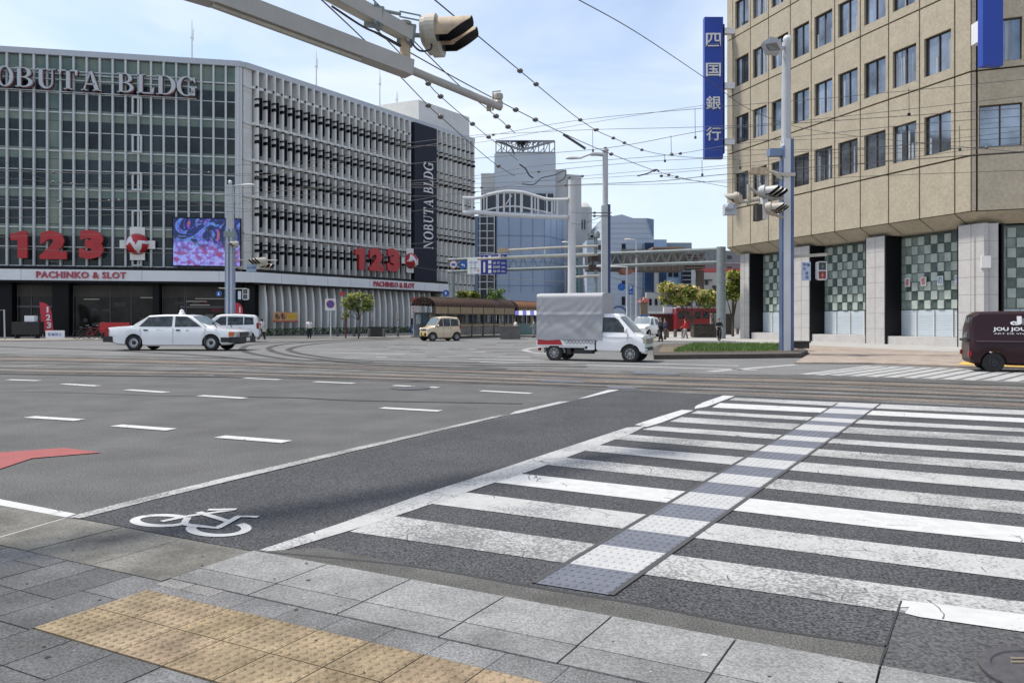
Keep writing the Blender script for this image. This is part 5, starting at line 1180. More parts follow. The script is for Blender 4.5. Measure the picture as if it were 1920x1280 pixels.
# right planter
def grass_patch(name, pts, z, n, hgt, m, lab):
    mb = MB(); rg = random.Random(4); xs_ = [p.x for p in pts]; ys_ = [p.y for p in pts]; P = [(p.x, p.y) for p in pts]
    while len(mb.f) < n:
        x, y = rg.uniform(min(xs_), max(xs_)), rg.uniform(min(ys_), max(ys_))
        if not inside(x, y, P): continue
        a = rg.uniform(0, 6.28); h_ = hgt * rg.uniform(.4, 1.2); w_ = .02; l_ = rg.uniform(-.06, .06), rg.uniform(-.06, .06)
        mb.add([(x - w_ * math.cos(a), y - w_ * math.sin(a), z), (x + w_ * math.cos(a), y + w_ * math.sin(a), z), (x + l_[0], y + l_[1], z + h_)], [(0, 1, 2)])
    o = mb.build(name, m); tag(o, lab, 'grass', kind='stuff'); return o
m_grass = mat('grass_green', (.075, .15, .03), .8, col2=(.13, .20, .045), scale=6)
island = [G(1226, 674), G(1500, 671), G(1515, 664), G(1490, 652), G(1240, 650), G(1224, 660)]
slab('planter_kerb', island, -.02, .17, mat('kerb_brown', (.075, .062, .052), .9, var=.2, scale=3)); 
ins_ = [G(1234, 669), G(1490, 666), G(1498, 662), G(1482, 655), G(1244, 653)]
slab('planter_soil', ins_, .1, .185, mat('soil', (.14, .11, .07), .95, var=.3, scale=4))
grass_patch('grass', [G(1262, 668), G(1458, 666), G(1462, 655), G(1300, 654)], .18, 9000, .20, m_grass, 'low green grass growing in the planter island by the right lamp post')
p = G(1497, 660); mb = MB(); mb.box(p.x - .55, p.x + .5, p.y, p.y + .5, .17, .42); mb.box(p.x - .6, p.x + .55, p.y - .05, p.y + .55, .42, .50); single(mb, 'stone_block', mat('kerb_dark', (.05, .045, .04), .8, var=.2), 'low dark stone block at the right end of the planter island', 'stone block')
# ================================================================ overhead wires
WR = [
 ('feeder', [(815, 0, 14), (905, 75, 18), (975, 133, 22), (1088, 225, 30), (1150, 259, 34), (1250, 291, 42), (1400, 300, 60)], [(976, 134), (1005, 157), (1089, 225), (1120, 241), (1149, 257), (1171, 268), (1209, 283)], .016),
 ('feeder', [(630, -20, 10), (740, 90, 15), (803, 157, 19), (826, 181, 20), (895, 240, 26), (970, 300, 32)], [(802, 158), (826, 181), (893, 229), (914, 250)], .013),
 ('feeder', [(560, -40, 10), (700, 92, 15), (803, 198, 20), (826, 219, 21), (920, 301, 28), (965, 330, 31)], [(803, 198), (826, 219), (933, 318)], .013),
 ('feeder', [(700, 60, 14), (860, 150, 18), (967, 206, 22), (1060, 252, 27), (1146, 289, 31), (1254, 328, 38), (1365, 351, 46)], [(967, 206), (998, 222), (1147, 289), (1229, 321), (1254, 328), (1270, 331)], .015),
 ('feeder', [(690, -10, 12), (855, 155, 18), (930, 218, 22), (966, 250, 25)], [(929, 218), (952, 237)], .013),
 ('plain', [(1085, 0, 16), (1200, 65, 20), (1330, 152, 28), (1420, 212, 34), (1560, 250, 38), (1960, 290, 36)], [], .013),
 ('cross', [(0, 273, 45), (240, 300, 46), (480, 330, 47), (700, 290, 47), (865, 262, 46), (925, 253, 44), (1090, 225, 40), (1320, 203, 38), (1600, 180, 36), (1960, 145, 34)], [(925, 253), (480, 329), (396, 328)], .014),
 ('cross', [(480, 335, 46), (700, 280, 46), (870, 256, 45), (966, 250, 43), (1120, 243, 41), (1320, 238, 38), (1500, 227, 36), (1960, 176, 33)], [(1120, 243)], .014),
 ('cross', [(-50, 318, 44), (160, 325, 45), (400, 328, 46), (700, 312, 46), (860, 300, 45), (930, 294, 44), (1135, 278, 41), (1310, 247, 38), (1400, 238, 36), (1960, 200, 33)], [(1135, 277), (103, 341), (240, 306)], .017),
 ('cross', [(500, 372, 46), (640, 360, 46), (760, 352, 46), (903, 352, 45), (1060, 347, 42), (1230, 340, 40), (1360, 327, 37), (1700, 300, 34), (1960, 282, 33)], [(903, 350), (1060, 347)], .020),
 ('cross', [(470, 362, 46), (760, 340, 46), (905, 328, 44), (1000, 312, 43), (1140, 300, 41), (1260, 290, 38), (1400, 268, 36), (1700, 235, 34), (1960, 215, 33)], [(1258, 290), (1270, 291)], .014),
 ('cross', [(-40, 370, 44), (110, 378, 45), (260, 374, 46), (400, 366, 46), (640, 352, 46), (860, 338, 44), (1010, 322, 43), (1200, 304, 40), (1320, 297, 38), (1500, 285, 36), (1960, 255, 33)], [(220, 372), (200, 376), (112, 378), (1010, 322)], .014),
 ('cross', [(0, 300, 44), (100, 341, 45), (200, 345, 45), (480, 352, 46), (860, 345, 44), (1100, 335, 42), (1330, 318, 38), (1700, 285, 35), (1960, 270, 33)], [(104, 341)], .012),
 ('cross', [(-40, 352, 44), (300, 360, 46), (700, 380, 46), (860, 362, 44), (1080, 348, 42), (1360, 338, 38), (1960, 262, 33)], [], .012),
 ('cross', [(-40, 392, 44), (300, 388, 46), (640, 372, 46), (860, 364, 44), (1000, 340, 43), (1190, 322, 40), (1360, 310, 37), (1960, 240, 33)], [(1060, 322), (1085, 322)], .012),
 ('cross', [(-40, 330, 44), (200, 352, 45), (460, 392, 45), (600, 384, 46)], [(130, 374)], .012),
 ('cross', [(-40, 410, 44), (250, 402, 45), (500, 396, 46), (700, 402, 46), (900, 380, 45)], [], .012),
 ('cross', [(440, 310, 45), (600, 300, 46), (768, 275, 46), (880, 270, 45), (1140, 225, 42), (1330, 196, 39)], [], .012),
 ('cross', [(-40, 446, 44), (240, 440, 45), (640, 462, 46), (830, 466, 46)], [], .011), ('cross', [(-40, 462, 44), (240, 474, 45), (600, 470, 46), (830, 452, 46)], [], .011),
 ('low', [(760, 497, 60), (900, 520, 62), (1000, 526, 60), (1060, 528, 58)], [], .02), ('low', [(1100, 500, 60), (1150, 520, 62), (1200, 540, 66), (1260, 560, 70)], [], .02),
 ('mid', [(1128, 399, 39), (1100, 400, 39), (1072, 398, 45)], [], .016), ('mid', [(1128, 406, 39), (1090, 420, 41), (1072, 418, 45)], [], .016),
 ('cross', [(1240, 330, 40), (1360, 342, 38), (1640, 330, 35), (1960, 318, 33)], [(1228, 322), (1208, 323)], .013),
 ('cross', [(1330, 260, 38), (1500, 262, 36), (1700, 250, 34), (1960, 235, 33)], [], .012), ('cross', [(1330, 282, 38), (1560, 280, 36), (1800, 278, 34), (1960, 272, 33)], [(1845, 150)], .012)]
for i, (kd, pts, ins, r) in enumerate(WR):
    P = [W(*p) for p in pts]; path = catmull(P, 8)
    lab = {'feeder': 'black tram span wire with round insulators running away over the junction', 'plain': 'single thin wire crossing the open sky towards the bank', 'cross': 'thin black tram wire strung across the junction between the buildings', 'low': 'thin sagging cable low behind the gantry', 'mid': 'short thin cable tying the lamp post to the white frame'}[kd]
    t = thing('overhead_wire', lab, 'wire', path[0], 0, {'feeder': 'span wires with insulators', 'plain': None, 'cross': 'tram wires strung across the junction', 'low': 'low cables behind the gantry', 'mid': 'cables between lamp post and white frame'}[kd])
    MB().tube(path, r * .92, 5, caps=False).build('cable', m_wire, t)
    for (u, v) in ins:
        bp = min(path, key=lambda p: (960 + F * p.x / p.y - u) ** 2 + (HZ - F * (p.z - H) / p.y - v) ** 2)
        MB().sphere(bp, min(.0038 * bp.y, .085), 8, 6, sq=(1.1, 1, .85)).build('insulator', m_ins, t)
for i, (u, v0, v1, D) in enumerate(((1111, 244, 283, 41), (1303, 204, 258, 38), (1258, 254, 289, 38), (1316, 300, 328, 38), (1387, 300, 315, 37), (1703, 212, 215, 34), (1799, 236, 281, 34), (1246, 290, 302, 39), (1704, 165, 215, 34))):
    p, q = W(u, v0, D), W(u + .8, v1, D); mb = MB().tube([p, q], .013, 5); mb.box(q.x - .05, q.x + .05, q.y - .03, q.y + .03, q.z - .06, q.z + .06); single(mb, 'wire_dropper', m_wire, 'short thin dropper hanging between two tram wires', 'wire dropper', 'droppers on the tram wires')
for pts, lab, r in (([(1056, 252), (1075, 264), (1098, 279)], 'thick black tension rod slanting across the sky left of the centre lamp post', .06), ([(974, 308), (985, 316), (992, 328), (1000, 334)], 'short kinked black cable clamp before the tower', .035),
                    ([(978, 345), (1000, 346), (1010, 338), (1018, 333), (1040, 328), (1060, 320), (1058, 334), (1045, 342)], 'looping black feeder cable before the blue tower', .025), ([(1195, 330), (1215, 325), (1230, 318), (1236, 322)], 'small black wire junction clamp right of the centre lamp post', .03),
                    ([(928, 266), (950, 270), (962, 282), (964, 290)], 'short drooping black cable end at the lattice crown', .03)):
    P = catmull([W(u, v, 34) for u, v in pts], 5); single(MB().tube(P, r, 7), 'tension_fitting', m_wire, lab, 'wire fitting')
# ================================================================ vehicles
m_wpaint = mat('car_white', (.80, .80, .80), .25, coat=.8, var=.02, scale=1); m_beige = mat('car_beige', (.62, .50, .34), .25, coat=.8); m_maroon = mat('car_maroon', (.022, .004, .006), .35, coat=.12, spec=.3)
m_tyre = mat('tyre', (.015, .015, .016), .85); m_rim = mat('rim_silver', (.42, .43, .44), .35, metal=.7); m_cglass = mat('car_glass', (.045, .054, .060), .04, spec=.32, var=.7, scale=3.5)  # car glass: lighter mottled colour stands in for reflections
m_wsglass = mat('windscreen_glass', (.18, .23, .27), .05, spec=.9); m_trim = mat('black_trim', (.016, .016, .018), .5); m_hl = mat('headlamp', (.55, .57, .58), .12, metal=.3); m_tl = mat('tail_lamp', (.28, .01, .012), .2); m_amber = mat('amber_lamp', (.55, .12, .02), .25)
m_plate_y = mat('plate_yellow', (.6, .42, .02), .5)
def place(uR, vR, uFt, theta, track):
    """rear near wheel seen at (uR,vR); front near wheel on the column uFt; heading theta -> centre between the axles"""
    Pr = G(uR, vR); d = Vector((math.cos(theta), math.sin(theta), 0)); k = (uFt - 960) / F; t = (k * Pr.y - Pr.x) / (d.x - k * d.y)
    n_ = Vector((-d.y, d.x, 0)); 
    if n_.y < 0: n_ = -n_
    return Pr, d, n_, t
def interp(tab, x):
    if x <= tab[0][0]: return tab[0][1:]
    for a, b in zip(tab[:-1], tab[1:]):
        if x <= b[0]: f = (x - a[0]) / (b[0] - a[0]); return tuple(p + (q - p) * f for p, q in zip(a[1:], b[1:]))
    return tab[-1][1:]
TUMB = .20
def car_body(par, tab, wheels, wr, m_paint_, Y=1., name='body', mtrim=None):
    """tab rows: x, z_bottom, z_belt, z_top, half width; origin mid-way, x forward"""
    xs_ = set([r[0] for r in tab]); x0, x1 = tab[0][0], tab[-1][0]; n = int((x1 - x0) / .07)
    for i in range(n + 1): xs_.add(x0 + (x1 - x0) * i / n)
    ra = wr * 1.17
    for xc in wheels:
        for k in range(13): xs_.add(xc + ra * math.cos(math.pi * k / 12))
    xs_ = sorted(x for x in xs_ if x0 <= x <= x1); xs2 = [xs_[0]]
    for x in xs_[1:]:
        if x - xs2[-1] > .012: xs2.append(x)
    mb = MB(); rows = []
    for x in xs2:
        zl, zb_, zt_, hw = interp(tab, x); arch = False
        for xc in wheels:
            if abs(x - xc) < ra: zl = max(zl, wr + math.sqrt(ra * ra - (x - xc) ** 2) * .98); arch = True
        cab = zt_ - zb_ > .02; st = .06 if cab else .01
        g_ = hw - .05 - TUMB * max(0, zt_ - st - zb_)
        zlo = min(zl + .07, zb_ - .12) if not arch else zl + .03
        h = [(0, zl), (hw - .10, zl), (hw - .015, zlo if not arch else zl + .005), (hw, max(zl + .03, (zl + zb_) / 2)), (hw - .012, zb_ - .09), (hw - .05, zb_)]
        h += [(g_ if cab else hw - .09, zt_ - st), ((g_ - .10) if cab else hw - .22, zt_), (0, zt_ + .02)]
        rows.append([(x, y, z) for y, z in h] + [(x, -y, z) for y, z in h[-2:0:-1]])
    m_ = len(rows[0]); vs = [p for r in rows for p in r]; fs = []; mis = []
    for i in range(len(rows) - 1):
        for k in range(m_):
            fs.append((i * m_ + k, (i + 1) * m_ + k, (i + 1) * m_ + (k + 1) % m_, i * m_ + (k + 1) % m_)[::-1]); mis.append(1 if k in (0, m_ - 1) else 0)
    b0 = len(mb.f); mb.add(vs, fs, 0, 1., True); mb.mi = mis[:]
    mb.add(rows[0], [tuple(range(m_))], 0); mb.add(rows[-1], [tuple(range(m_))[::-1]], 0)
    return mb.build(name, [m_paint_, mtrim or m_trim], par, local=True, sharp=28)
def side_y(tab, x, z):
    zl, zb_, zt_, hw = interp(tab, x); return hw - .05 - TUMB * max(0, z - zb_)
def side_patch(par, tab, poly, m, name, sides=(1, -1), off=.008, th=.01):
    for s_ in sides:
        mb = MB(); P = [(x, s_ * (side_y(tab, x, z) + off), z) for x, z in poly]; Q = [(x, s_ * (side_y(tab, x, z) + off - th), z) for x, z in poly]; n = len(P)
        f = [tuple(range(n))[::-1] if s_ > 0 else tuple(range(n))] + [((i + 1) % n, i, n + i, n + (i + 1) % n) for i in range(n)]
        mb.add(P + Q, f); o = mb.build(name, m, par, local=True)
def lower_patch(par, tab, x0, x1, z0, z1, m, name, sides=(1, -1), off=.006):
    for s_ in sides:
        hw = max(interp(tab, x0)[3], interp(tab, x1)[3]) + off; mb = MB(); y0, y1 = sorted((s_ * (hw - .03), s_ * hw)); mb.box(x0, x1, y0, y1, z0, z1); mb.build(name, m, par, local=True)
def end_patch(par, pa, pb, ya, yb, m, name, off=.022):
    """sloping pane across the car from (x,z)=pa (bottom, half width ya) to pb (top, half width yb)"""
    d = Vector((pb[0] - pa[0], 0, pb[1] - pa[1])).normalized(); nrm = Vector((d.z, 0, -d.x)); 
    if nrm.z < 0: nrm = -nrm
    o = nrm * off; n = 8; vs = []
    for p, y in ((pa, ya), (pb, yb)):
        for k in range(n + 1):
            t = -1 + 2 * k / n; vs.append(Vector((p[0], y * t, p[1])) + o + nrm * (-.03 * t * t))
    v2 = [v - nrm * .015 for v in vs]; N_ = n + 1
    fs = [(k, k + 1, N_ + k + 1, N_ + k) for k in range(n)]
    if (vs[1] - vs[0]).cross(vs[N_] - vs[0]).dot(nrm) < 0: fs = [f[::-1] for f in fs]
    MB().add(vs, fs, 0, 1., True).add(v2, [f[::-1] for f in fs]).build(name, m, par, local=True)
def wheel(par, x, y, r, w=.17, style='steel'):
    s_ = 1 if y > 0 else -1
    root = MB().lathe([(r * .60, -w / 2), (r * .9, -w / 2), (r, -w * .36), (r, w * .36), (r * .9, w / 2), (r * .60, w / 2), (.001, w * .2)][:6], (x, y, r), 'y', 28).build('wheel', m_tyre, par, local=True)
    yo = s_ * w * .40; mb = MB(); mb.lathe([(.001, yo * .4), (r * .62, yo * .4)], (x, y, r), 'y', 24, mi=1); mb.lathe([(r * .62, yo * .4), (r * .64, yo * 1.1), (r * .55, yo * 1.15), (r * .50, yo * .8)], (x, y, r), 'y', 24)
    if style == 'steel':
        mb.lathe([(r * .50, yo * .8), (r * .38, yo * 1.1), (r * .26, yo * .9)], (x, y, r), 'y', 24); mb.lathe([(r * .2, yo * .85), (r * .19, yo * 1.25), (.001, yo * 1.3)], (x, y, r), 'y', 16, mi=1); mb.lathe([(r * .26, yo * .9), (r * .2, yo * .85)], (x, y, r), 'y', 16, mi=1)
    else:
        ns = 5 if style == 'five' else 8
        for k in range(ns):
            a = 2 * math.pi * k / ns; c, s2 = math.cos(a), math.sin(a); wd_ = r * .11
            P = [(x + c * r * .1 - s2 * wd_, y + yo * 1.05, r + s2 * r * .1 + c * wd_), (x + c * r * .1 + s2 * wd_, y + yo * 1.05, r + s2 * r * .1 - c * wd_), (x + c * r * .56 + s2 * wd_ * .8, y + yo * 1.1, r + s2 * r * .56 - c * wd_ * .8), (x + c * r * .56 - s2 * wd_ * .8, y + yo * 1.1, r + s2 * r * .56 + c * wd_ * .8)]
            Q = [(p[0], p[1] - yo * .4, p[2]) for p in P]; mb.add(P + Q, [(0, 1, 2, 3), (3, 2, 1, 0), (0, 4, 5, 1), (1, 5, 6, 2), (2, 6, 7, 3), (3, 7, 4, 0)])
        mb.lathe([(r * .18, yo * .9), (r * .16, yo * 1.25), (.001, yo * 1.3)], (x, y, r), 'y', 14)
    mb.build('rim', [m_rim, m_trim], root, local=True)
def bar(par, a, b, r, m, name): MB().tube([a, b], r, 6).build(name, m, par, local=True)
def vbox(par, name, m, *b, bev=0): return MB().box(*b).build(name, m, par, local=True)
def mirror(par, x, y, z, m): MB().sphere((x, y, z), .10, 10, 8, sq=(.7, 1., .8)).build('wing_mirror', m, par, local=True)
def scale_tab(tab, sx_, sy_, sz_): return [(r[0] * sx_, r[1] * sz_, r[2] * sz_, r[3] * sz_, r[4] * sy_) for r in tab]

# --- taxi (white sedan) : near side faces the camera (local -y)
th = math.radians(-3); Pr, d, nn_, wb = place(252, 657.5, 396.5, th, 1.4)
S = wb / 2.73; HS = 1.14; hw = .86 * 1.15; c = Pr + nn_ * (hw - .1) + d * (wb / 2)
tx_ = thing('taxi', 'white boxy sedan taxi with a roof lamp and black bumpers crossing on the left', 'taxi', c, th)
tab = [(-2.36, .46, .86, .86, .70), (-2.30, .36, .96, .965, .80), (-1.9, .24, 1.0, 1.01, .845), (-1.45, .22, 1.01, 1.03, .855), (-1.37, .22, 1.00, 1.10, .86), (-.88, .20, .97, 1.46, .86), (-.3, .20, .955, 1.50, .86), (.40, .20, .95, 1.49, .86), (.62, .20, .945, 1.44, .86), (1.22, .20, .94, .99, .86), (1.30, .22, .93, .95, .86), (2.0, .26, .87, .88, .84), (2.18, .34, .80, .81, .81), (2.24, .40, .72, .72, .76)]
tab = scale_tab(tab, S, 1.15, HS); wh = [-wb / 2, wb / 2]; wr = .335 * 1.12
car_body(tx_, tab, wh, wr, m_wpaint)
for x in wh:
    for y in (-hw + .12, hw - .12): wheel(tx_, x, y, wr, .2)
q = lambda pts: [(x * S, z * HS) for x, z in pts]
side_patch(tx_, tab, q([(-1.18, 1.01), (-.86, 1.40), (-.02, 1.435), (-.02, 1.0)]), m_cglass, 'side_window'); side_patch(tx_, tab, q([(.08, .995), (.08, 1.435), (.50, 1.42), (1.02, 1.0)]), m_cglass, 'side_window')
end_patch(tx_, (1.20 * S, .985 * HS), (.66 * S, 1.43 * HS), .80 * 1.15, .64 * 1.15, m_wsglass, 'windscreen', .03); end_patch(tx_, (-1.36 * S, 1.09 * HS), (-.92 * S, 1.43 * HS), .78 * 1.1, .64 * 1.1, m_cglass, 'rear_window', .03)
for x in (-1.13, .03, 1.16): lower_patch(tx_, tab, x * S, x * S + .012, .30 * HS, .93 * HS, mat('seam', (.25, .25, .26), .6), 'door_seam', off=.002)
for x in (-1.0, .14): lower_patch(tx_, tab, x * S, x * S + .2, .83 * HS, .885 * HS, m_trim, 'door_handle', off=.012)
b = MB(); b.box(2.0 * S, 2.38 * S, -hw * .98, hw * .98, .34 * HS, .58 * HS); b.box(1.72 * S, 2.05 * S, hw - .02, hw + .012, .36 * HS, .56 * HS); b.box(1.72 * S, 2.05 * S, -hw - .012, -hw + .02, .36 * HS, .56 * HS); b.build('bumper', m_trim, tx_, local=True)
b = MB(); b.box(-2.46 * S, -2.12 * S, -hw * .97, hw * .97, .36 * HS, .60 * HS); b.build('bumper', m_trim, tx_, local=True)
vbox(tx_, 'grille', mat('grille_dark', (.05, .055, .07), .3, metal=.5), 2.19 * S, 2.27 * S, -.5, .5, .60 * HS, .78 * HS)
for s_ in (-1, 1):
    y0, y1 = sorted((s_ * .55 * 1.15, s_ * .80 * 1.15)); vbox(tx_, 'headlight', m_hl, 2.15 * S, 2.265 * S, y0, y1, .61 * HS, .79 * HS)
    y0, y1 = sorted((s_ * .79 * 1.15, s_ * (hw + .004))); vbox(tx_, 'indicator', m_amber, 2.0 * S, 2.17 * S, y0, y1, .61 * HS, .79 * HS)
    y0, y1 = sorted((s_ * .6 * 1.15, s_ * (hw - .03))); vbox(tx_, 'tail_light', m_tl, -2.40 * S, -2.27 * S, y0, y1, .60 * HS, .92 * HS)
    MB().tube([(1.55 * S, s_ * (hw - .15), .95 * HS), (1.45 * S, s_ * (hw - .10), 1.10 * HS)], .02, 6).sphere((1.43 * S, s_ * (hw - .08), 1.14 * HS), .09, 10, 8, sq=(.5, 1, .8)).build('fender_mirror', m_trim, tx_, local=True)
MB().lathe([(.001, .24), (.05, .23), (.10, .17), (.11, .08), (.16, .03), (.16, 0)], (-.0 * S, 0, 1.5 * HS + .02), 'z', 16).build('roof_lamp', mat('lamp_white', (.75, .75, .74), .3), tx_, local=True)
mb = MB(); put_text(mb, 'タクシー', -.55 * S, -.25 * S, .84 * HS, .90 * HS, -hw - .008, ext=.002); mb.build('door_lettering', mat('grey_ink', (.3, .3, .33), .6), tx_, local=True)
mb = MB(); put_text(mb, '個人', .50 * S, .62 * S, .82 * HS, .90 * HS, -hw - .008, ext=.002); mb.build('door_lettering', MATS['grey_ink'], tx_, local=True)
vbox(tx_, 'number_plate', m_white_lam, 2.385 * S, 2.40 * S, -.2, .2, .40 * HS, .54 * HS)

def wagon(name, label, cat, uR, vR, uFt, theta, tab, base_wb, HS, WS, wr, paint, sidew, ws, rw, nose, wstyle, group=None):
    Pr, d, nn_, wb = place(uR, vR, uFt, theta, 1.4); S = wb / base_wb; hw = max(r[4] for r in tab) * WS; c = Pr + nn_ * (hw - .1) + d * (wb / 2)
    t = thing(name, label, cat, c, theta, group); T = scale_tab(tab, S, WS, HS); wr = wr * HS; wh = [-wb / 2, wb / 2]
    car_body(t, T, wh, wr, paint)
    for x in wh:
        for y in (-hw + .11, hw - .11): wheel(t, x, y, wr, .18, wstyle)
    for poly in sidew: side_patch(t, T, [(x * S, z * HS) for x, z in poly], m_cglass, 'side_window')
    if ws: end_patch(t, (ws[0] * S, ws[1] * HS), (ws[2] * S, ws[3] * HS), ws[4] * WS, ws[5] * WS, m_wsglass, 'windscreen', .03)
    if rw: end_patch(t, (rw[0] * S, rw[1] * HS), (rw[2] * S, rw[3] * HS), rw[4] * WS, rw[5] * WS, m_cglass, 'rear_window', .03)
    return t, T, S, hw
# --- white minivan heading left behind the taxi
tabv = [(-1.95, .40, .85, .86, .72), (-1.9, .28, .95, 1.0, .82), (-1.80, .24, .98, 1.45, .84), (-1.62, .22, .98, 1.57, .85), (-.6, .2, .96, 1.62, .85), (.35, .2, .93, 1.60, .85), (.62, .2, .92, 1.53, .85), (1.42, .2, .90, .99, .85), (1.55, .22, .88, .91, .84), (1.95, .28, .76, .77, .80), (2.08, .36, .62, .63, .72)]
vn, T, S, hw = wagon('minivan', 'white minivan with dark side glass heading left behind the taxi', 'van', 466, 641.5, 384, math.radians(194), tabv, 2.6, 1.12, 1.05, .30, m_wpaint,
    [[(-1.62, 1.02), (-1.58, 1.42), (-1.05, 1.46), (-1.02, 1.0)], [(-.98, 1.0), (-.98, 1.46), (-.05, 1.48), (-.05, .99)], [(.03, .99), (.03, 1.48), (.38, 1.46), (1.05, .97)]], (1.38, .99, .66, 1.52, .76, .62), (-1.87, 1.02, -1.70, 1.48, .72, .66), None, 'five')
for s_ in (-1, 1):
    y0, y1 = sorted((s_ * (hw - .02), s_ * (hw - .2))); vbox(vn, 'tail_light', m_tl, -1.93 * S, -1.78 * S, y0, y1, .85, 1.25); mirror(vn, 1.05 * S, s_ * (hw + .05), 1.12, m_wpaint); vbox(vn, 'headlight', m_hl, 1.86 * S, 2.06 * S, y0, y1, .66, .84)
for x in (-1.0, -.02, 1.0): lower_patch(vn, T, x * S, x * S + .012, .35, 1.0, MATS['seam'], 'door_seam', off=.002)
for x in (-.88, .1): lower_patch(vn, T, x * S, x * S + .16, .93, .965, m_rim, 'door_handle', off=.012)
vbox(vn, 'number_plate', m_white_lam, -1.99 * S, -1.955 * S, -.2, .2, .55, .7)
# --- beige kei car heading to the lower left
tabk = [(-1.62, .42, .80, .81, .60), (-1.60, .30, .90, 1.0, .68), (-1.52, .24, .95, 1.46, .72), (-1.35, .22, .96, 1.56, .735), (-.4, .2, .94, 1.62, .74), (.3, .2, .92, 1.60, .74), (.52, .2, .92, 1.54, .74), (1.0, .2, .94, 1.04, .735), (1.12, .22, .93, .97, .73), (1.52, .26, .86, .87, .70), (1.66, .32, .72, .73, .62)]
kc, T, S, hw = wagon('compact_car', 'beige boxy compact car with yellow number plate, turning towards the camera', 'car', 856, 639, 811, math.radians(211), tabk, 2.4, 1.03, 1.06, .285, m_beige,
    [[(-1.40, 1.0), (-1.34, 1.42), (-.62, 1.47), (-.60, .98)], [(-.54, .98), (-.54, 1.47), (.12, 1.48), (.12, .97)], [(.18, .97), (.18, 1.48), (.36, 1.46), (.82, .99)]], (.99, 1.05, .55, 1.54, .64, .54), (-1.57, 1.02, -1.45, 1.46, .6, .56), None, 'eight')
vbox(kc, 'bumper_grille', m_trim, 1.62 * S, 1.70 * S, -.42, .42, .36, .56); vbox(kc, 'upper_grille', m_trim, 1.60 * S, 1.69 * S, -.38, .38, .74, .83); vbox(kc, 'number_plate', m_plate_y, 1.70 * S, 1.72 * S, -.17, .17, .40, .56)
for s_ in (-1, 1):
    MB().sphere((1.52 * S, s_ * (hw - .17), .80), .15, 12, 8, sq=(1., .9, .75)).build('headlight', m_hl, kc, local=True); mirror(kc, .72 * S, s_ * (hw + .04), 1.06, m_beige)
    y0, y1 = sorted((s_ * (hw - .02), s_ * (hw - .14))); vbox(kc, 'tail_light', m_tl, -1.63 * S, -1.5 * S, y0, y1, .8, 1.1)
for x in (-.57, .15): lower_patch(kc, T, x * S, x * S + .01, .3, .95, mat('seam_tan', (.25, .2, .14), .6), 'door_seam', off=.002)
for x in (-.5, -.3): lower_patch(kc, T, x * S, x * S + .14, .88, .91, m_beige, 'door_handle', off=.015)
# --- small white taxi with roof sign, far behind the truck
fc, T, S, hw = wagon('taxi', 'distant white taxi with a dark roof sign waiting behind the truck front', 'taxi', 1234, 632, 1216, math.radians(236), tabk, 2.4, 1.05, 1.1, .30, m_wpaint,
    [[(-1.3, 1.0), (-1.2, 1.4), (-.5, 1.45), (-.5, .98)], [(.0, .98), (.0, 1.45), (.32, 1.44), (.8, .99)]], (.99, 1.05, .55, 1.54, .64, .54), None, None, 'five')
vbox(fc, 'roof_sign', m_polestripe, .1, .35, -.3, .3, 1.70, 1.86)
for s_ in (-1, 1): MB().sphere((1.52 * S, s_ * (hw - .17), .80), .15, 10, 8).build('headlight', m_hl, fc, local=True)
# --- maroon van cut by the right edge
tabm = [(-1.70, .40, .80, .81, .66), (-1.68, .30, .92, 1.35, .71), (-1.60, .24, .95, 1.70, .735), (-1.45, .22, .95, 1.80, .74), (.6, .2, .95, 1.82, .74), (.95, .2, .95, 1.74, .74), (1.45, .22, .96, 1.10, .735), (1.62, .26, .80, .82, .72), (1.68, .34, .60, .62, .68)]
th = math.radians(-22); Pr = G(1862, 697.5); d = Vector((math.cos(th), math.sin(th), 0)); n_ = Vector((-d.y, d.x, 0)); S = 1.06; hw = .74 * 1.05
c = Pr + n_ * (hw - .1) + d * 1.22; mv = thing('delivery_van', 'dark maroon small delivery van with white shop lettering at the right edge', 'van', c, th)
T = scale_tab(tabm, S, 1.05, .945); wh = [-1.22, 1.22]; car_body(mv, T, wh, .275, m_maroon)
for x in wh:
    for y in (-hw + .1, hw - .1): wheel(mv, x, y, .275, .16, 'steel')
m_dkrim = mat('rim_dark', (.035, .035, .038), .5, metal=.3)
for o_ in mv.children_recursive:
    if o_.name.startswith('rim'): o_.data.materials[0] = m_dkrim
side_patch(mv, T, [(x * S, z * .945) for x, z in ((.55, 1.02), (.55, 1.62), (.86, 1.60), (1.22, 1.05))], m_cglass, 'side_window'); end_patch(mv, (1.43 * S, 1.06), (.98 * S, 1.62), .66, .6, m_wsglass, 'windscreen', .03); end_patch(mv, (-1.68 * S, .95), (-1.61 * S, 1.55), .6, .58, m_cglass, 'rear_window', .03)
lower_patch(mv, T, -1.55 * S, -.35 * S, .86, .885, mat('slide_rail', (.12, .09, .10), .3), 'slide_rail', off=.012)
for s_ in (-1, 1): y0, y1 = sorted((s_ * (hw - .01), s_ * (hw - .12))); vbox(mv, 'tail_light', m_tl, -1.735 * S, -1.66 * S, y0, y1, .45, .58); vbox(mv, 'headlight', m_hl, 1.6 * S, 1.76 * S, y0, y1, .6, .75)
vbox(mv, 'rear_step', m_trim, -1.76 * S, -1.66 * S, -.6, .6, .86, .93)
def side_text(body, x0, x1, z0, z1, off=0., m=None, name='side_lettering'):
    mb = MB(); put_text(mb, body, x0, x1, z0, z1, 0, ext=.003, off=off); y = []
    for i, v in enumerate(mb.v): mb.v[i] = Vector((v.x, -(side_y(T, v.x, v.z) + .008) + v.y, v.z))
    mb.build(name, m or m_wl, mv, local=True)
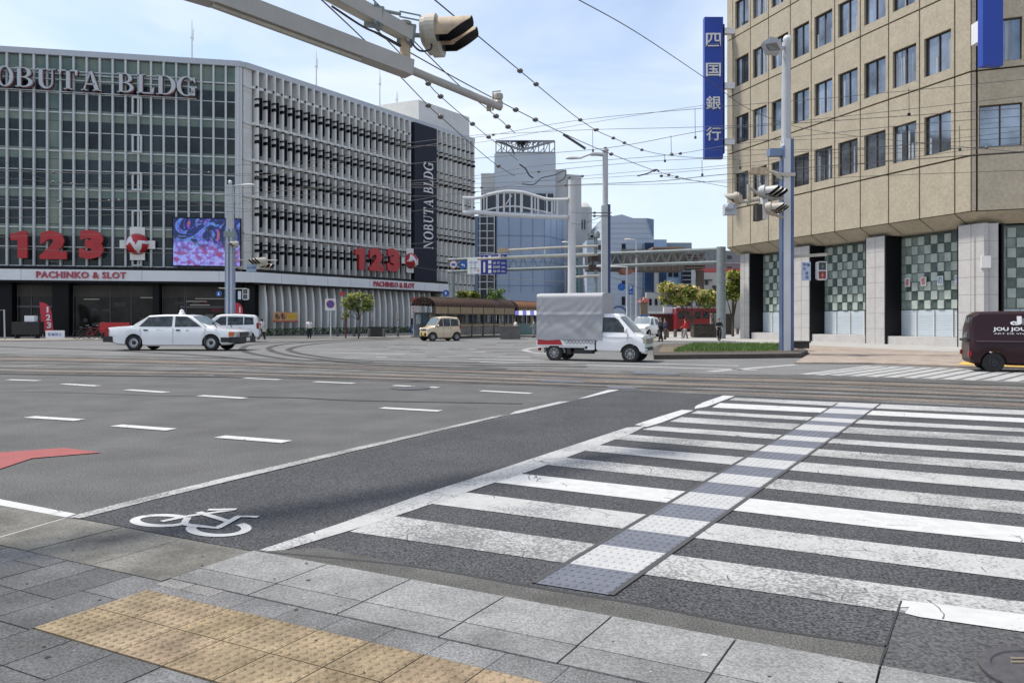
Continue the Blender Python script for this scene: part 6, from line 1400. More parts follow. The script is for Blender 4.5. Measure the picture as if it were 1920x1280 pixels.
side_text('JOU JOU', -1.22, -.42, 1.14, 1.27, .03); side_text('mitazuki', -.38, .45, 1.15, 1.22, .0); side_text('ART DE VIVRE ET FLEURS', -1.20, .4, 1.07, 1.11)
side_text('J', -.72, -.52, 1.33, 1.58, .05, name='emblem'); side_text('b', -.52, -.30, 1.33, 1.52, .02, mat('emblem_grey', (.16, .13, .14), .4), 'emblem'); side_text('o', -.80, -.62, 1.33, 1.44, .05, name='emblem')
# --- small truck with a canvas cover
th = math.radians(-22); Pr, d, nn_, wb = place(1040, 676.5, 1182, th, 1.3); S = wb / 2.42; hw = .74 * 1.06; c = Pr + nn_ * (hw - .1) + d * (wb / 2)
tk = thing('small_truck', 'small white truck with a grey canvas covered cargo bed and red side stripe', 'truck', c, th)
print('TRUCK', wb, S)
f_ = wb / 2; r_ = -wb / 2; wrt = .30
Z = lambda v: 1.5 + (598 - v) / F * 26.2
zc = Z(588); zb_ = Z(625)
cx0 = f_ - 1.20     # cab rear wall
tabt = [(cx0, .40, zb_, zc - .03, .735), (cx0 + .05, .36, zb_, zc, .74), (f_ - .60, .34, zb_, zc + .01, .74), (f_ - .44, .34, zb_ - .01, zc - .02, .74), (f_ - .36, .34, zb_ - .01, zc - .10, .74), (f_ + .14, .34, zb_ - .03, zb_ + .03, .735), (f_ + .20, .34, zb_ - .05, zb_ - .03, .73), (f_ + .44, .32, .90, .92, .715), (f_ + .51, .30, .74, .75, .69), (f_ + .52, .34, .5, .51, .67)]
T = [(a, b_, c_, d_, e_ * 1.06) for a, b_, c_, d_, e_ in tabt]
car_body(tk, T, [f_], wrt, m_wpaint, name='cab')
for x in (r_, f_):
    for y in (-hw + .1, hw - .1): wheel(tk, x, y, wrt, .16, 'eight')
side_patch(tk, T, [(cx0 + .16, zb_ + .03), (cx0 + .16, zc - .12), (f_ - .56, zc - .13), (f_ - .44, zc - .2), (f_ - .08, zb_ + .03)], m_cglass, 'side_window')
end_patch(tk, (f_ + .13, zb_ + .04), (f_ - .36, zc - .10), .68, .60, m_wsglass, 'windscreen', .03)
lower_patch(tk, T, f_ - .09, f_ - .078, .75, zb_ - .02, MATS['seam'], 'door_seam', off=.002); lower_patch(tk, T, cx0 + .06, f_ + .1, .86, .87, MATS['seam'], 'body_crease', off=.002); lower_patch(tk, T, cx0 + .16, cx0 + .30, .93, .96, m_wpaint, 'door_handle', off=.02)
for s_ in (-1, 1):
    y0, y1 = sorted((s_ * (hw - .04), s_ * (hw - .26))); vbox(tk, 'headlight', mat('headlamp_warm', (.38, .36, .28), .15), f_ + .38, f_ + .525, y0, y1, .67, .86)
    MB().sphere((f_ - .12, s_ * (hw + .08), zb_ + .10), .10, 10, 8, sq=(.6, .8, 1.15)).tube([(f_ - .10, s_ * (hw - .05), zb_ + .02), (f_ - .12, s_ * (hw + .08), zb_ + .06)], .015, 5).build('wing_mirror', m_wpaint, tk, local=True)
mb = MB()
for z in (.66, .72, .78): mb.box(f_ + .44, f_ + .54, -.45, .45, z, z + .028)
mb.box(f_ + .49, f_ + .545, -.55, .55, .42, .52); mb.build('grille', m_trim, tk, local=True)
for s_ in (-1, 1): MB().lathe([(.001, .56), (.06, .56), (.06, .50)], (f_, s_ * .52, .44), 'x', 12).build('fog_lamp', m_hl, tk, local=True)
vbox(tk, 'cab_rear_trim', m_trim, cx0 - .03, cx0 + .0, -hw + .05, hw - .05, .45, zc - .1)
# bed
bx0, bx1 = r_ - .62, cx0 - .05; bt = Z(638); bz = .52
mb = MB(); mb.box(bx0, bx1, -hw + .03, hw - .03, bz - .03, bz + .02); mb.build('bed_floor', m_wpaint, tk, local=True)
for s_ in (-1, 1):
    y0, y1 = sorted((s_ * hw, s_ * (hw - .035))); sd_ = MB().box(bx0, bx1, y0, y1, bz + .03, bt - .0).build('side_board', m_wpaint, tk, local=True)
    y0, y1 = sorted((s_ * (hw + .004), s_ * (hw - .01))); MB().prismy([(bx0, bz + .06), (bx0 + .95, bz + .06), (bx0 + .86, bt - .005), (bx0, bt - .005)], y0, y1).build('red_stripe', mat('stripe_red2', (.42, .02, .03), .5), sd_, local=True)
vbox(tk, 'tail_board', m_wpaint, bx0 - .035, bx0, -hw, hw, bz + .03, bt)
mb = MB(); mb.box(bx0 + .1, cx0 + .2, -.36, -.28, .34, .46); mb.box(bx0 + .1, cx0 + .2, .28, .36, .34, .46)
for x in (r_ + .5, r_ + .9, cx0 - .3): mb.box(x, x + .08, -.6, .6, .36, .48)
mb.box(r_ + .75, cx0 - .15, -hw + .06, -hw + .42, .28, .45); mb.box(r_ + .48, r_ + .60, -hw + .05, hw - .05, .26, .50); mb.build('chassis', m_trim, tk, local=True)
for s_ in (-1, 1):
    mb = MB(); P_ = []
    for k in range(11): a = math.pi * k / 10; P_.append((r_ + math.cos(a) * wrt * 1.28, wrt + math.sin(a) * wrt * 1.12))
    for i in range(10):
        y0, y1 = sorted((s_ * hw, s_ * (hw - .22))); mb.add([(P_[i][0], y0, P_[i][1]), (P_[i][0], y1, P_[i][1]), (P_[i + 1][0], y1, P_[i + 1][1]), (P_[i + 1][0], y0, P_[i + 1][1])], [(0, 1, 2, 3)], 0, 1., True)
    mb.build('mudguard', m_wpaint, tk, local=True); vbox(tk, 'tail_light', m_tl, bx0 - .06, bx0 - .0, s_ * (hw - .22), s_ * (hw - .22) + .18, .36, .46)
vbox(tk, 'fuel_panel', m_wpaint, cx0 - .42, cx0 - .06, -hw + .02, -hw + .06, .42, .56); MB().lathe([(.001, -.01), (.05, -.01), (.05, .03)], (cx0 - .36, -hw + .02, .50), 'y', 12).build('fuel_cap', m_trim, tk, local=True)
# canvas cover with creases
ct = Z(549); y_ = hw + .015; nx, nzz = 60, 34; mb = MB(); rg = random.Random(8)
prof = []
for k in range(nzz + 1):
    t = k / nzz
    prof.append(t)
def cov(x, s):     # s 0..1 around: near bottom -> near top -> far top -> far bottom
    X = bx0 - .03 + (bx1 + .28 - bx0 + .03) * x; hgt = ct - bt
    fr = .36 / .64
    if s < .36: y, z = -y_, bt - .02 + (hgt) * (s / .36) * 1.0
    elif s < .64: a = (s - .36) / .28; y, z = -y_ + 2 * y_ * a, ct + .05 * math.sin(math.pi * a)
    else: y, z = y_, bt - .02 + hgt * ((1 - s) / .36)
    if z > ct - .12 and abs(abs(y) - y_) < 1e-6: y *= 1 - .35 * ((z - (ct - .12)) / .12) ** 2 * .25
    if s < .36:
        q_ = s / .36
        w = .010 * math.sin(3.1 * (X * .9 - q_ * 2.2) + 2 * math.sin(1.7 * X)) * math.exp(-((q_ - .35) / .28) ** 2) + .009 * math.sin(11 * (X * .5 + q_ * 1.2) + 1 + 2.2 * math.sin(2.3 * X + 3 * q_)) * math.exp(-((q_ - .25) / .3) ** 2) + .0045 * math.sin(23 * (X * .6 - q_ * 1.3) + 3 * math.sin(3 * X)) * math.exp(-((q_ - .5) / .3) ** 2)
        w += .02 * math.exp(-((q_ - .56) / .03) ** 2) + .018 * math.exp(-(((X - bx0) - .1 - (1 - q_) * .5) / .06) ** 2) * (q_ > .4)
        y -= w; z += .012 * math.sin(9 * X) * (q_ < .03)
    return Vector((X, y, z))
S_ = [i / 100 for i in range(0, 36, 1)] + [.345, .355, .36] + [.36 + .28 * i / 14 for i in range(1, 15)] + [.66, .70, .8, .9, 1.]
S_ = sorted(set(S_))
vs = [cov(i / nx, s) for i in range(nx + 1) for s in S_]; m_ = len(S_)
fs = [(i * m_ + k, (i + 1) * m_ + k, (i + 1) * m_ + k + 1, i * m_ + k + 1) for i in range(nx) for k in range(m_ - 1)]
mb.add(vs, fs, 0, 1., True)
mb.add([cov(1, s) for s in S_], [tuple(range(m_))]); mb.add([cov(0, s) for s in S_], [tuple(range(m_))[::-1]])
m_canvas = mat('canvas_grey', (.36, .36, .375), .65, var=.05, scale=3); cvo = mb.build('canvas_cover', m_canvas, tk, local=True, sharp=60)
mb = MB()
for k in range(9):
    x = bx0 + 1.0 + k * (bx1 - bx0 - 1.0) / 9; mb.tube([(x, -y_ - .02, bt), (x + .12, -y_ - .01, bz + .10), (x + .24, -y_ - .02, bt)], .008, 4)
mb.build('lashing_rope', m_trim, cvo, local=True)
# --- red tram far right of centre
D = 88; a, b = W(1268, 624, D), W(1345, 624, D); L_ = b.x - a.x
tm = thing('tram', 'dark red tram standing behind the yellow tree', 'tram', ((a.x + b.x) / 2, D, 0)); m_tr = mat('tram_red', (.24, .022, .03), .4, coat=.3); h_ = W(0, 578, D).z; hl = L_ / 2
MB().box(-hl, hl, 0, 2.4, .35, h_).build('body', m_tr, tm, local=True); MB().prismy([(-hl, h_), (hl, h_), (hl - .1, h_ + .25), (-hl + .5, h_ + .25)], .05, 2.3).build('roof', mat('tram_roof', (.35, .30, .30), .6), tm, local=True)
for i in range(5):
    x = -hl + .25 + i * L_ / 5.1; MB().box(x, x + L_ / 6.6, -.03, 0, 1.55, h_ - .35).build('window', m_cglass, tm, local=True)
MB().box(-hl + L_ * .33, -hl + L_ * .44, -.035, .0, .4, h_ - .3).build('door', mat('tram_door', (.20, .05, .05), .5), tm, local=True)
MB().box(-hl + .1, hl - .1, .1, 2.3, .05, .35).build('skirt', m_trim, tm, local=True)
for s_ in (-hl * .6, hl * .6): MB().lathe([(.001, -.02), (.3, -.02), (.3, .1)], (s_, .1, .3), 'y', 16).build('wheel', m_tyre, tm, local=True)
# ================================================================ people
def skin(name, m, joints, edges, par, sub=1):
    me = bpy.data.meshes.new(name); me.from_pydata([j[0] for j in joints], edges, []); o = bpy.data.objects.new(name, me); COL.objects.link(o)
    o.modifiers.new('s', 'SKIN'); sk = me.skin_vertices[0].data if me.skin_vertices else None
    if sk is None:
        bm = bmesh.new(); bm.from_mesh(me); bm.verts.layers.skin.verify(); bm.to_mesh(me); bm.free(); sk = me.skin_vertices[0].data
    for i, j in enumerate(joints):
        r = j[1]; sk[i].radius = (r, r) if not isinstance(r, tuple) else r
    sk[0].use_root = True; ss = o.modifiers.new('b', 'SUBSURF'); ss.levels = sub; ss.render_levels = sub
    dg = bpy.context.evaluated_depsgraph_get(); nm = bpy.data.meshes.new_from_object(o.evaluated_get(dg)); bpy.data.objects.remove(o)
    nm.materials.clear(); nm.materials.append(m); nm.polygons.foreach_set('use_smooth', [True] * len(nm.polygons)); q_ = bpy.data.objects.new(name, nm); COL.objects.link(q_); q_.parent = par; return q_
m_skin = mat('skin', (.42, .26, .18), .6); m_hair = mat('hair_black', (.015, .012, .010), .6)
def person(loc, ang, hgt, label, shirt, trousers, step=.12, arms=((.10, .25), (.05, -.1)), longsleeve=False, hat=None, group=None, sit=False, knees=None, lean=0.):
    """faces local +x"""
    k = hgt / 1.7; t = thing('person', label, 'person', loc, ang, group); V = lambda x, y, z: (x * k + lean * max(0, z - .9) * k, y * k, z * k)
    hipz = .90; legs = []
    if knees is None: legs = [((step * .45, .50), (step, .08)), ((-step * .35, .50), (-step, .08))]
    else: legs = knees
    J = [(V(0, 0, hipz), .10 * k), (V(0, 0, 1.12), .095 * k), (V(0, 0, 1.34), .105 * k), (V(.01, 0, 1.46), .055 * k), (V(.02, 0, 1.52), .055 * k), (V(.03, 0, 1.60), (.078 * k, .09 * k)), (V(.03, 0, 1.68), .055 * k)]
    E_ = [(0, 1), (1, 2), (2, 3), (3, 4), (4, 5), (5, 6)]
    for s_, (kn, an) in zip((1, -1), legs):
        i = len(J); J += [(V(0, s_ * .09, hipz - .06), .085 * k), (V(kn[0], s_ * .10, kn[1]), .058 * k), (V(an[0], s_ * .10, an[1]), .04 * k), (V(an[0] + .15, s_ * .115, max(.035, an[1] - .045)), .035 * k)]; E_ += [(0, i), (i, i + 1), (i + 1, i + 2), (i + 2, i + 3)]
    AR = []
    for s_, (e, w) in zip((1, -1), arms):
        i = len(J); el_ = V(e - .02, s_ * .25, 1.13); wr_ = V(e + w, s_ * .22, 1.13 - math.sqrt(max(.01, .26 ** 2 - w * w * .9)) if abs(w) < .26 else 1.13)
        hd_ = V(e + w * 1.3, s_ * .21, (wr_[2] / k) - .08); AR.append((V(0, s_ * .17, 1.38), el_, wr_)); J += [(V(0, s_ * .17, 1.38), .055 * k), (el_, .038 * k), (wr_, .028 * k), (hd_, .03 * k)]; E_ += [(2, i), (i, i + 1), (i + 1, i + 2), (i + 2, i + 3)]
    body = skin('body', m_skin, J, E_, t, 1)
    SJ = [(V(0, 0, .80), .17 * k), (V(0, 0, 1.12), .16 * k), (V(0, 0, 1.34), .175 * k), (V(0, 0, 1.43), .09 * k)]; SE = [(0, 1), (1, 2), (2, 3)]
    for a in AR:
        i = len(SJ); SJ += [(a[0], .085 * k), (a[1] if longsleeve else tuple(p + (q_ - p) * .75 for p, q_ in zip(a[0], a[1])), .066 * k)]; SE += [(2, i), (i, i + 1)]
        if longsleeve: SJ.append((a[2], .055 * k)); SE.append((i + 1, i + 2))
    skin('shirt', shirt, SJ, SE, t, 1)
    TJ = [(V(0, 0, 1.0), .15 * k)]; TE = []
    for s_, (kn, an) in zip((1, -1), legs):
        i = len(TJ); TJ += [(V(0, s_ * .09, hipz - .08), .13 * k), (V(kn[0], s_ * .10, kn[1]), .095 * k), (V(an[0] * .98, s_ * .10, an[1] + .0), .08 * k)]; TE += [(0, i), (i, i + 1), (i + 1, i + 2)]
    skin('trousers', trousers, TJ, TE, t, 1)
    mb = MB(); c_ = V(.015, 0, 1.635); mb.sphere(c_, .105 * k, 12, 8, sq=(1, .92, .9)); mb.v = [v if not (v.x > c_[0] + .03 * k and v.z < c_[2] + .04 * k) else Vector((c_[0] + .03 * k, v.y, v.z)) for v in mb.v]; mb.build('hair' if not hat else 'cap', hat or m_hair, t, local=True)
    for s_, (kn, an) in zip((1, -1), legs): MB().sphere(V(an[0] + .05, s_ * .11, max(.045, an[1] - .04)), .075 * k, 10, 6, sq=(1.9, .75, .7)).build('shoe', m_trim, t, local=True)
    mb = MB(); f = V(.115, 0, 1.60); mb.sphere(f, .014 * k, 6, 5, sq=(1.2, .8, 1.4)); mb.build('nose', m_skin, t, local=True)
    mb = MB()
    for s_ in (-1, 1): mb.sphere(V(.103, s_ * .03, 1.63), .010 * k, 6, 4)
    mb.build('eyes', m_hair, t, local=True)
    return t
m_sh_w = mat('cloth_white', (.66, .66, .66), .8); m_sh_k = mat('cloth_black', (.014, .014, .018), .85); m_sh_g = mat('cloth_grey', (.30, .29, .28), .85); m_sh_r = mat('cloth_red', (.48, .02, .02), .8); m_navy_c = mat('cloth_navy', (.03, .035, .07), .85)
def pl_(u, v): p = G(u, v); p.z = 0.0; return p
ph_ = lambda u, v, vt: (v - vt) / F * (2163 / (v - HZ))
p = pl_(491, 636.5); p.z = .0; t_ = person(p, math.radians(150), 1.50, 'person in white shirt and dark trousers walking left with a pale shoulder bag', m_sh_w, m_sh_k, .26, ((.12, .2), (-.08, .05)), hat=m_sh_k)
bagp = p + Vector((.22, -.18, .72)); single(MB().box(bagp.x - .13, bagp.x + .13, bagp.y - .05, bagp.y + .05, bagp.z - .14, bagp.z + .12).tube([bagp + Vector((-.1, 0, .1)), bagp + Vector((-.12, .1, .62)), bagp + Vector((.1, 0, .1))], .012, 5), 'shoulder_bag', mat('bag_pale', (.5, .48, .38), .8), 'pale shoulder bag carried by the walker near the left lamp post', 'bag')
person(pl_(580, 634.5), math.radians(-80), 1.50, 'person in white shirt standing on the pavement before the pale fins', m_sh_w, m_sh_k, .05, ((.12, .22), (.12, .22)))
person(pl_(1239, 640.5), math.radians(200), 1.62, 'person dressed all in black walking beside the distant taxi', m_sh_k, m_sh_k, .2, longsleeve=True)
person(pl_(1247, 638), math.radians(200), 1.55, 'second dark-clothed person half hidden behind the black-dressed walker', m_navy_c, mat('cloth_brown', (.07, .045, .04), .85), .12, longsleeve=True)
person(pl_(1285, 636), math.radians(170), 1.50, 'person in a bright red jacket and pale grey trousers by the stone bollards', m_sh_r, m_sh_g, .2, longsleeve=True)
person(pl_(878, 631.5), math.radians(10), 1.5, 'person in a white blouse and pale skirt at the tram stop railing', m_sh_w, mat('cloth_pale', (.5, .47, .42), .8), .05, ((.2, .22), (.2, .22)))
person(pl_(905, 631.5), math.radians(20), 1.52, 'person in a dark blue shirt waiting under the tram shelter', m_navy_c, m_sh_g, .06, ((.2, .2), (.15, .2)))
person(pl_(968, 634), math.radians(200), 1.48, 'person in a bright white shirt leaning on the wall at the shelter end', m_sh_w, m_sh_k, .05, ((.15, .2), (.15, .2)), lean=.15)
person(pl_(1001, 633), math.radians(180), 1.48, 'person in pale clothes just showing left of the canvas truck', m_sh_g, m_sh_g, .05)
# cyclist
p = pl_(1348, 640); k_ = 1.0; BA = math.radians(-100)
cy = thing('bicycle', 'dark city bicycle ridden towards the camera by a person in black', 'bicycle', p, BA)
def bicycle(t, frame_m, r=.30):
    for x in (-.5, .5):
        w_ = MB()
        ring_ = [(x + math.cos(2 * math.pi * k / 24) * r, 0, r + math.sin(2 * math.pi * k / 24) * r) for k in range(25)]; w_.tube(ring_, .02, 6, caps=False)
        for k in range(10): a = 2 * math.pi * k / 10; w_.tube([(x, 0, r), (x + math.cos(a) * r, 0, r + math.sin(a) * r)], .003, 3, caps=False)
        w_.build('wheel', m_tyre, t, local=True)
    f = MB(); P = dict(a=(-.5, 0, r), b=(-.08, 0, .28), c=(-.18, 0, .78), d=(.32, 0, .78), e=(.5, 0, r), h=(.28, 0, .95))
    for i, j in (('a', 'b'), ('b', 'c'), ('a', 'c'), ('c', 'd'), ('b', 'd'), ('e', 'd'), ('d', 'h')): f.tube([P[i], P[j]], .018, 6)
    f.build('frame', frame_m, t, local=True); MB().tube([(.18, -.27, .95), (.28, -.1, 1.0), (.28, .1, 1.0), (.18, .27, .95)], .014, 6).build('handlebar', m_rim, t, local=True)
    MB().sphere((-.2, 0, .84), .09, 10, 6, sq=(1.4, .8, .4)).build('saddle', m_trim, t, local=True)
bicycle(cy, m_trim)
person(p + Vector((math.cos(BA) * -.12, math.sin(BA) * -.12, .02)), BA, 1.50, 'person in black jacket and trousers riding a bicycle on the bank pavement', m_sh_k, m_sh_k, 0, ((.22, .24), (.22, .24)), longsleeve=True, knees=[((.34, .62), (.16, .22)), ((.30, .72), (.12, .40))], lean=.12)
# parked bicycles at left
for i, (u, m_) in enumerate(((158, mat('bike_black', (.03, .03, .03), .5)), (176, mat('bike_red', (.35, .03, .03), .4)))):
    p = pl_(u, 637); t_ = thing('bicycle', ('black bicycle parked before the dark shop front, left of the red one', 'red framed bicycle parked before the dark shop front behind the taxi tail')[i], 'bicycle', p + Vector((0, 0, .06)), math.radians(10 + 25 * i)); bicycle(t_, m_)
# ================================================================ trees
def tree(name, label, cat, p, hgt, crown, n, leaf, mats, trunk_r=.12, forks=4, seed=1, group=None, trunk_top=.45):
    """crown: list of (dx,dy,z,rx,ry,rz) blobs"""
    rg = random.Random(seed); t = thing(name, label, cat, p, 0, group); tb = MB(); z1 = hgt * trunk_top
    tb.tube([(0, 0, 0), (rg.uniform(-.1, .1), 0, z1 * .5), (rg.uniform(-.15, .15), 0, z1)], [trunk_r, trunk_r * .8, trunk_r * .65], 8)
    for c_ in crown[:forks + 3]:
        mid = (c_[0] * .45, c_[1] * .45, z1 + (c_[2] - z1) * .45); tb.tube([(0, 0, z1 * .9), mid, (c_[0], c_[1], c_[2] + c_[5] * .3)], [trunk_r * .55, trunk_r * .35, trunk_r * .1], 6)
    tb.build('trunk', mat('bark', (.085, .065, .05), .9, var=.3, scale=8), t, local=True)
    mb = MB(); tot = sum(c_[3] * c_[4] * c_[5] for c_ in crown)
    for c_ in crown:
        k = int(n * c_[3] * c_[4] * c_[5] / tot); nclump = max(5, k // 26)
        for _ in range(nclump):
            while True:
                q_ = Vector((rg.uniform(-1, 1), rg.uniform(-1, 1), rg.uniform(-1, 1)))
                if .35 < q_.length < 1: break
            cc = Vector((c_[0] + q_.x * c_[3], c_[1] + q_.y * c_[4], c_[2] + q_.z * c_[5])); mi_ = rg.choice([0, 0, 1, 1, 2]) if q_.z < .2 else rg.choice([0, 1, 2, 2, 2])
            cr_ = leaf * rg.uniform(1.6, 3.)
            for _ in range(26):
                o = cc + Vector((rg.gauss(0, .5), rg.gauss(0, .5), rg.gauss(0, .35))) * cr_; a = Vector((rg.gauss(0, 1), rg.gauss(0, 1), rg.gauss(0, .6))).normalized(); b = a.cross(Vector((rg.gauss(0, .6), rg.gauss(0, .6), 1))).normalized(); s_ = leaf * rg.uniform(.6, 1.3)
                mb.add([o - a * s_, o + b * s_ * .45, o + a * s_, o - b * s_ * .45], [(0, 1, 2, 3)], mi_)
    mb.build('crown', mats, t, local=True); return t
def leafmat(nm, c): 
    m = mat(nm, c, .6, spec=.3); b = m.node_tree.nodes['Principled BSDF']; b.inputs['Subsurface Weight'].default_value = 0; b.inputs['Transmission Weight'].default_value = 0; return m
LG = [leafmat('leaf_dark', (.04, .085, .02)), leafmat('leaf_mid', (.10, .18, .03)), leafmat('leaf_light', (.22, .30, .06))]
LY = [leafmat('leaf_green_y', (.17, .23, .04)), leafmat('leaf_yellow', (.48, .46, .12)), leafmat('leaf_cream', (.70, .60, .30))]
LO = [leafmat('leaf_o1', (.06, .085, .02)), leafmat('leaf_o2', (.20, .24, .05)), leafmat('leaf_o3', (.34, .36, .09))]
D = 57.; p = Vector((W(672, 0, D).x, D, .05)); sc = D / F
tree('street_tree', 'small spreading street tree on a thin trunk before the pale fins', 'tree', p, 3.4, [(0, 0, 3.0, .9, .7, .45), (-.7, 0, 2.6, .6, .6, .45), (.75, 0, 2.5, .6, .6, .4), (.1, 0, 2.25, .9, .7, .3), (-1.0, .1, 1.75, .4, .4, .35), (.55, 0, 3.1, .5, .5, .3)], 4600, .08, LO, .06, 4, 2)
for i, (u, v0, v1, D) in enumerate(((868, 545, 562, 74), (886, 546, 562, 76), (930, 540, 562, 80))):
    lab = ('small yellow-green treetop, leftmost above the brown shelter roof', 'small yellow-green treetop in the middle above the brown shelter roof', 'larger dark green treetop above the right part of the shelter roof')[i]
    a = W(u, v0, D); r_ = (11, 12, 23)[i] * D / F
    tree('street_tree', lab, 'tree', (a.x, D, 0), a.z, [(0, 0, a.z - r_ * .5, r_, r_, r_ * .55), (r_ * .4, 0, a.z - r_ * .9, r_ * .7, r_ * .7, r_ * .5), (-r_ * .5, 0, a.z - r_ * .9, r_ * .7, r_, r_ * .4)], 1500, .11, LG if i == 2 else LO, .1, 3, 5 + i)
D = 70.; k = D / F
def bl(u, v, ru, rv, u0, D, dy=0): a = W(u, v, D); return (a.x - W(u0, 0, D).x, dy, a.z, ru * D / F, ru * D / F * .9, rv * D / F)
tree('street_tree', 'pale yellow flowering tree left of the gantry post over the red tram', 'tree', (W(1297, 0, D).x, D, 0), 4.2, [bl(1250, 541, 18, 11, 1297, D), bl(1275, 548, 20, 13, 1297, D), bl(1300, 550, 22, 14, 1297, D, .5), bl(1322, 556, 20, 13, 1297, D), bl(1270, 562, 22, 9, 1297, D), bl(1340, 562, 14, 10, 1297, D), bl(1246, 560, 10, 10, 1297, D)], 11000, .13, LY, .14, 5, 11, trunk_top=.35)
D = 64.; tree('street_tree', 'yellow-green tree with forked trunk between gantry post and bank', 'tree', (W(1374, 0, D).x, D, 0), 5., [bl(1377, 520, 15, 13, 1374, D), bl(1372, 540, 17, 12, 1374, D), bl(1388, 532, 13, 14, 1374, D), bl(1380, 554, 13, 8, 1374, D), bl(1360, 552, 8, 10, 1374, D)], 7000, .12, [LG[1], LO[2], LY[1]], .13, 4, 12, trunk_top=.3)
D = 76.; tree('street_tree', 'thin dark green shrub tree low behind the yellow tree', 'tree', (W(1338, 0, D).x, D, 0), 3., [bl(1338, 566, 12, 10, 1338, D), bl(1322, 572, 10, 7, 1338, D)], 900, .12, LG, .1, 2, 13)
# hedge before the pale fins
mb = MB(); rg = random.Random(21)
for i in range(5200):
    t = rg.uniform(.8, 26.); o_ = MR @ Vector((t, -1.15 - rg.uniform(0, .55), .06 + rg.uniform(0, .62))); a = Vector((rg.gauss(0, 1), rg.gauss(0, 1), rg.gauss(0, 1))).normalized(); b = a.cross(Vector((.3, .2, 1))).normalized(); s_ = .09
    mb.add([o_ - a * s_, o_ + b * s_ * .5, o_ + a * s_, o_ - b * s_ * .5], [(0, 1, 2, 3)], rg.choice([0, 0, 1]))
single(mb, 'hedge', LG, 'low dark green clipped hedge running along the foot of the pale fins', 'hedge')
# bonsai-like planting and bollards before the side wall
m_boll = mat('bollard_stone', (.10, .10, .095), .8, var=.25, scale=8)
def bollard(u, v, h, r, lab):
    p = G(u, v); mb = MB(); mb.lathe([(r, 0), (r, h * .86), (r * .92, h * .95), (r * .6, h), (.001, h)], (p.x, p.y, .05), n=14); mb.lathe([(r * 1.03, h * .7), (r * 1.03, h * .76)], (p.x, p.y, .05), n=14)
    return single(mb, 'bollard', m_boll, lab, 'bollard', 'stone bollards')
BL = [(633, 632, 'stone bollard left of the no-parking sign tree, first of the left row'), (664, 632, 'stone bollard under the small spreading tree'), (673, 632, 'stone bollard just right of the small tree trunk'), (692, 633, 'stone bollard left of the dark litter bins'), (720, 633, 'stone bollard right of the dark litter bins'), (746, 632, 'stone bollard last in the left row near the beige car')]
for u, v, l_ in BL: bollard(u, v, .66, .11, l_)
BR = [(1266, 633, 'stone bollard left of the person in red'), (1281, 634, 'stone bollard directly behind the person in red'), (1298, 633, 'stone bollard right of the person in red'), (1383, 627, 'stone bollard beside the bank corner pier'), (1251, 634, 'stone bollard close behind the two dark walkers')]
for u, v, l_ in BR: bollard(u, v, .62, .14, l_)
p = G(705, 632.5); single(MB().box(p.x - .55, p.x + .55, p.y - .3, p.y + .3, .05, .82).box(p.x - .58, p.x + .58, p.y - .33, p.y + .33, .82, .88, 1), 'planter_box', [mat('bin_dark', (.03, .03, .028), .7, var=.3, scale=4), m_trim], 'dark box planter between two bollards by the side wall', 'planter')
p = G(1325, 634); single(MB().box(p.x - 1., p.x + 1., p.y, p.y + .8, .05, 1.05).box(p.x - 1.04, p.x + 1.04, p.y - .04, p.y + .84, 1.05, 1.12, 1), 'stone_wall', [mat('wall_dark_stone', (.05, .045, .035), .9, var=.5, scale=6), m_trim], 'low dark stone wall behind the cyclist', 'wall')
p = G(1364, 628); single(MB().box(p.x - .7, p.x + .6, p.y, p.y + .8, .05, 2.0), 'utility_box', mat('util_dark', (.055, .05, .045), .8, var=.3, scale=3), 'tall dark cabinet at the foot of the gantry post', 'cabinet')
p = G(1340, 626); single(MB().box(p.x - .35, p.x + .35, p.y, p.y + .5, .05, 2.1), 'utility_box', mat('util_grey', (.22, .21, .20), .8, var=.2, scale=3), 'grey cabinet left of the gantry post', 'cabinet')
# no-parking sign
D = 57.; a = W(620, 633, D); t_ = thing('parking_sign', 'square white sign with a round blue no-parking disc on a white post', 'road sign', (a.x, D, .05))
MB().tube([(0, 0, 0), (0, 0, 2.6)], .05, 8).build('post', m_pole_w, t_, local=True); z0 = W(0, 582, D).z - .05; z1 = W(0, 560, D).z - .05; w_ = .39
MB().box(-w_, w_, -.08, -.05, z0, z1).build('board', m_wl, t_, local=True); zc_ = (z0 + z1) / 2 + .04
MB().lathe([(.001, -.095), (.25, -.095), (.25, -.08)], (0, 0, zc_), 'y', 24).build('disc', m_sblue, t_, local=True); MB().lathe([(.24, -.10), (.30, -.10), (.30, -.08)], (0, 0, zc_), 'y', 24).build('ring', m_sred, t_, local=True)
MB().beam((-.18, -.102, zc_ + .18), (.18, -.102, zc_ - .18), .01, .05).build('diagonal_bar', m_sred, t_, local=True)
D = 58; a = W(642, 632, D); t_ = thing('red_sign_post', 'dark red signpost with a small red board by the small tree', 'road sign', (a.x, D, .05)); MB().tube([(.25, 0, 0), (.28, 0, 3.)], .06, 8).build('post', mat('post_maroon', (.12, .02, .02), .5), t_, local=True)
z0 = W(0, 558, D).z; z1 = W(0, 546, D).z; MB().lathe([(.001, -.08), (.26, -.08), (.26, -.05)], (0, 0, (z0 + z1) / 2), 'y', 3).build('stop_triangle', m_sred, t_, local=True); MB().box(-.2, .35, -.045, -.0, (z0 + z1) / 2 - .03, (z0 + z1) / 2 + .03).build('bracket', MATS['post_maroon'], t_, local=True)
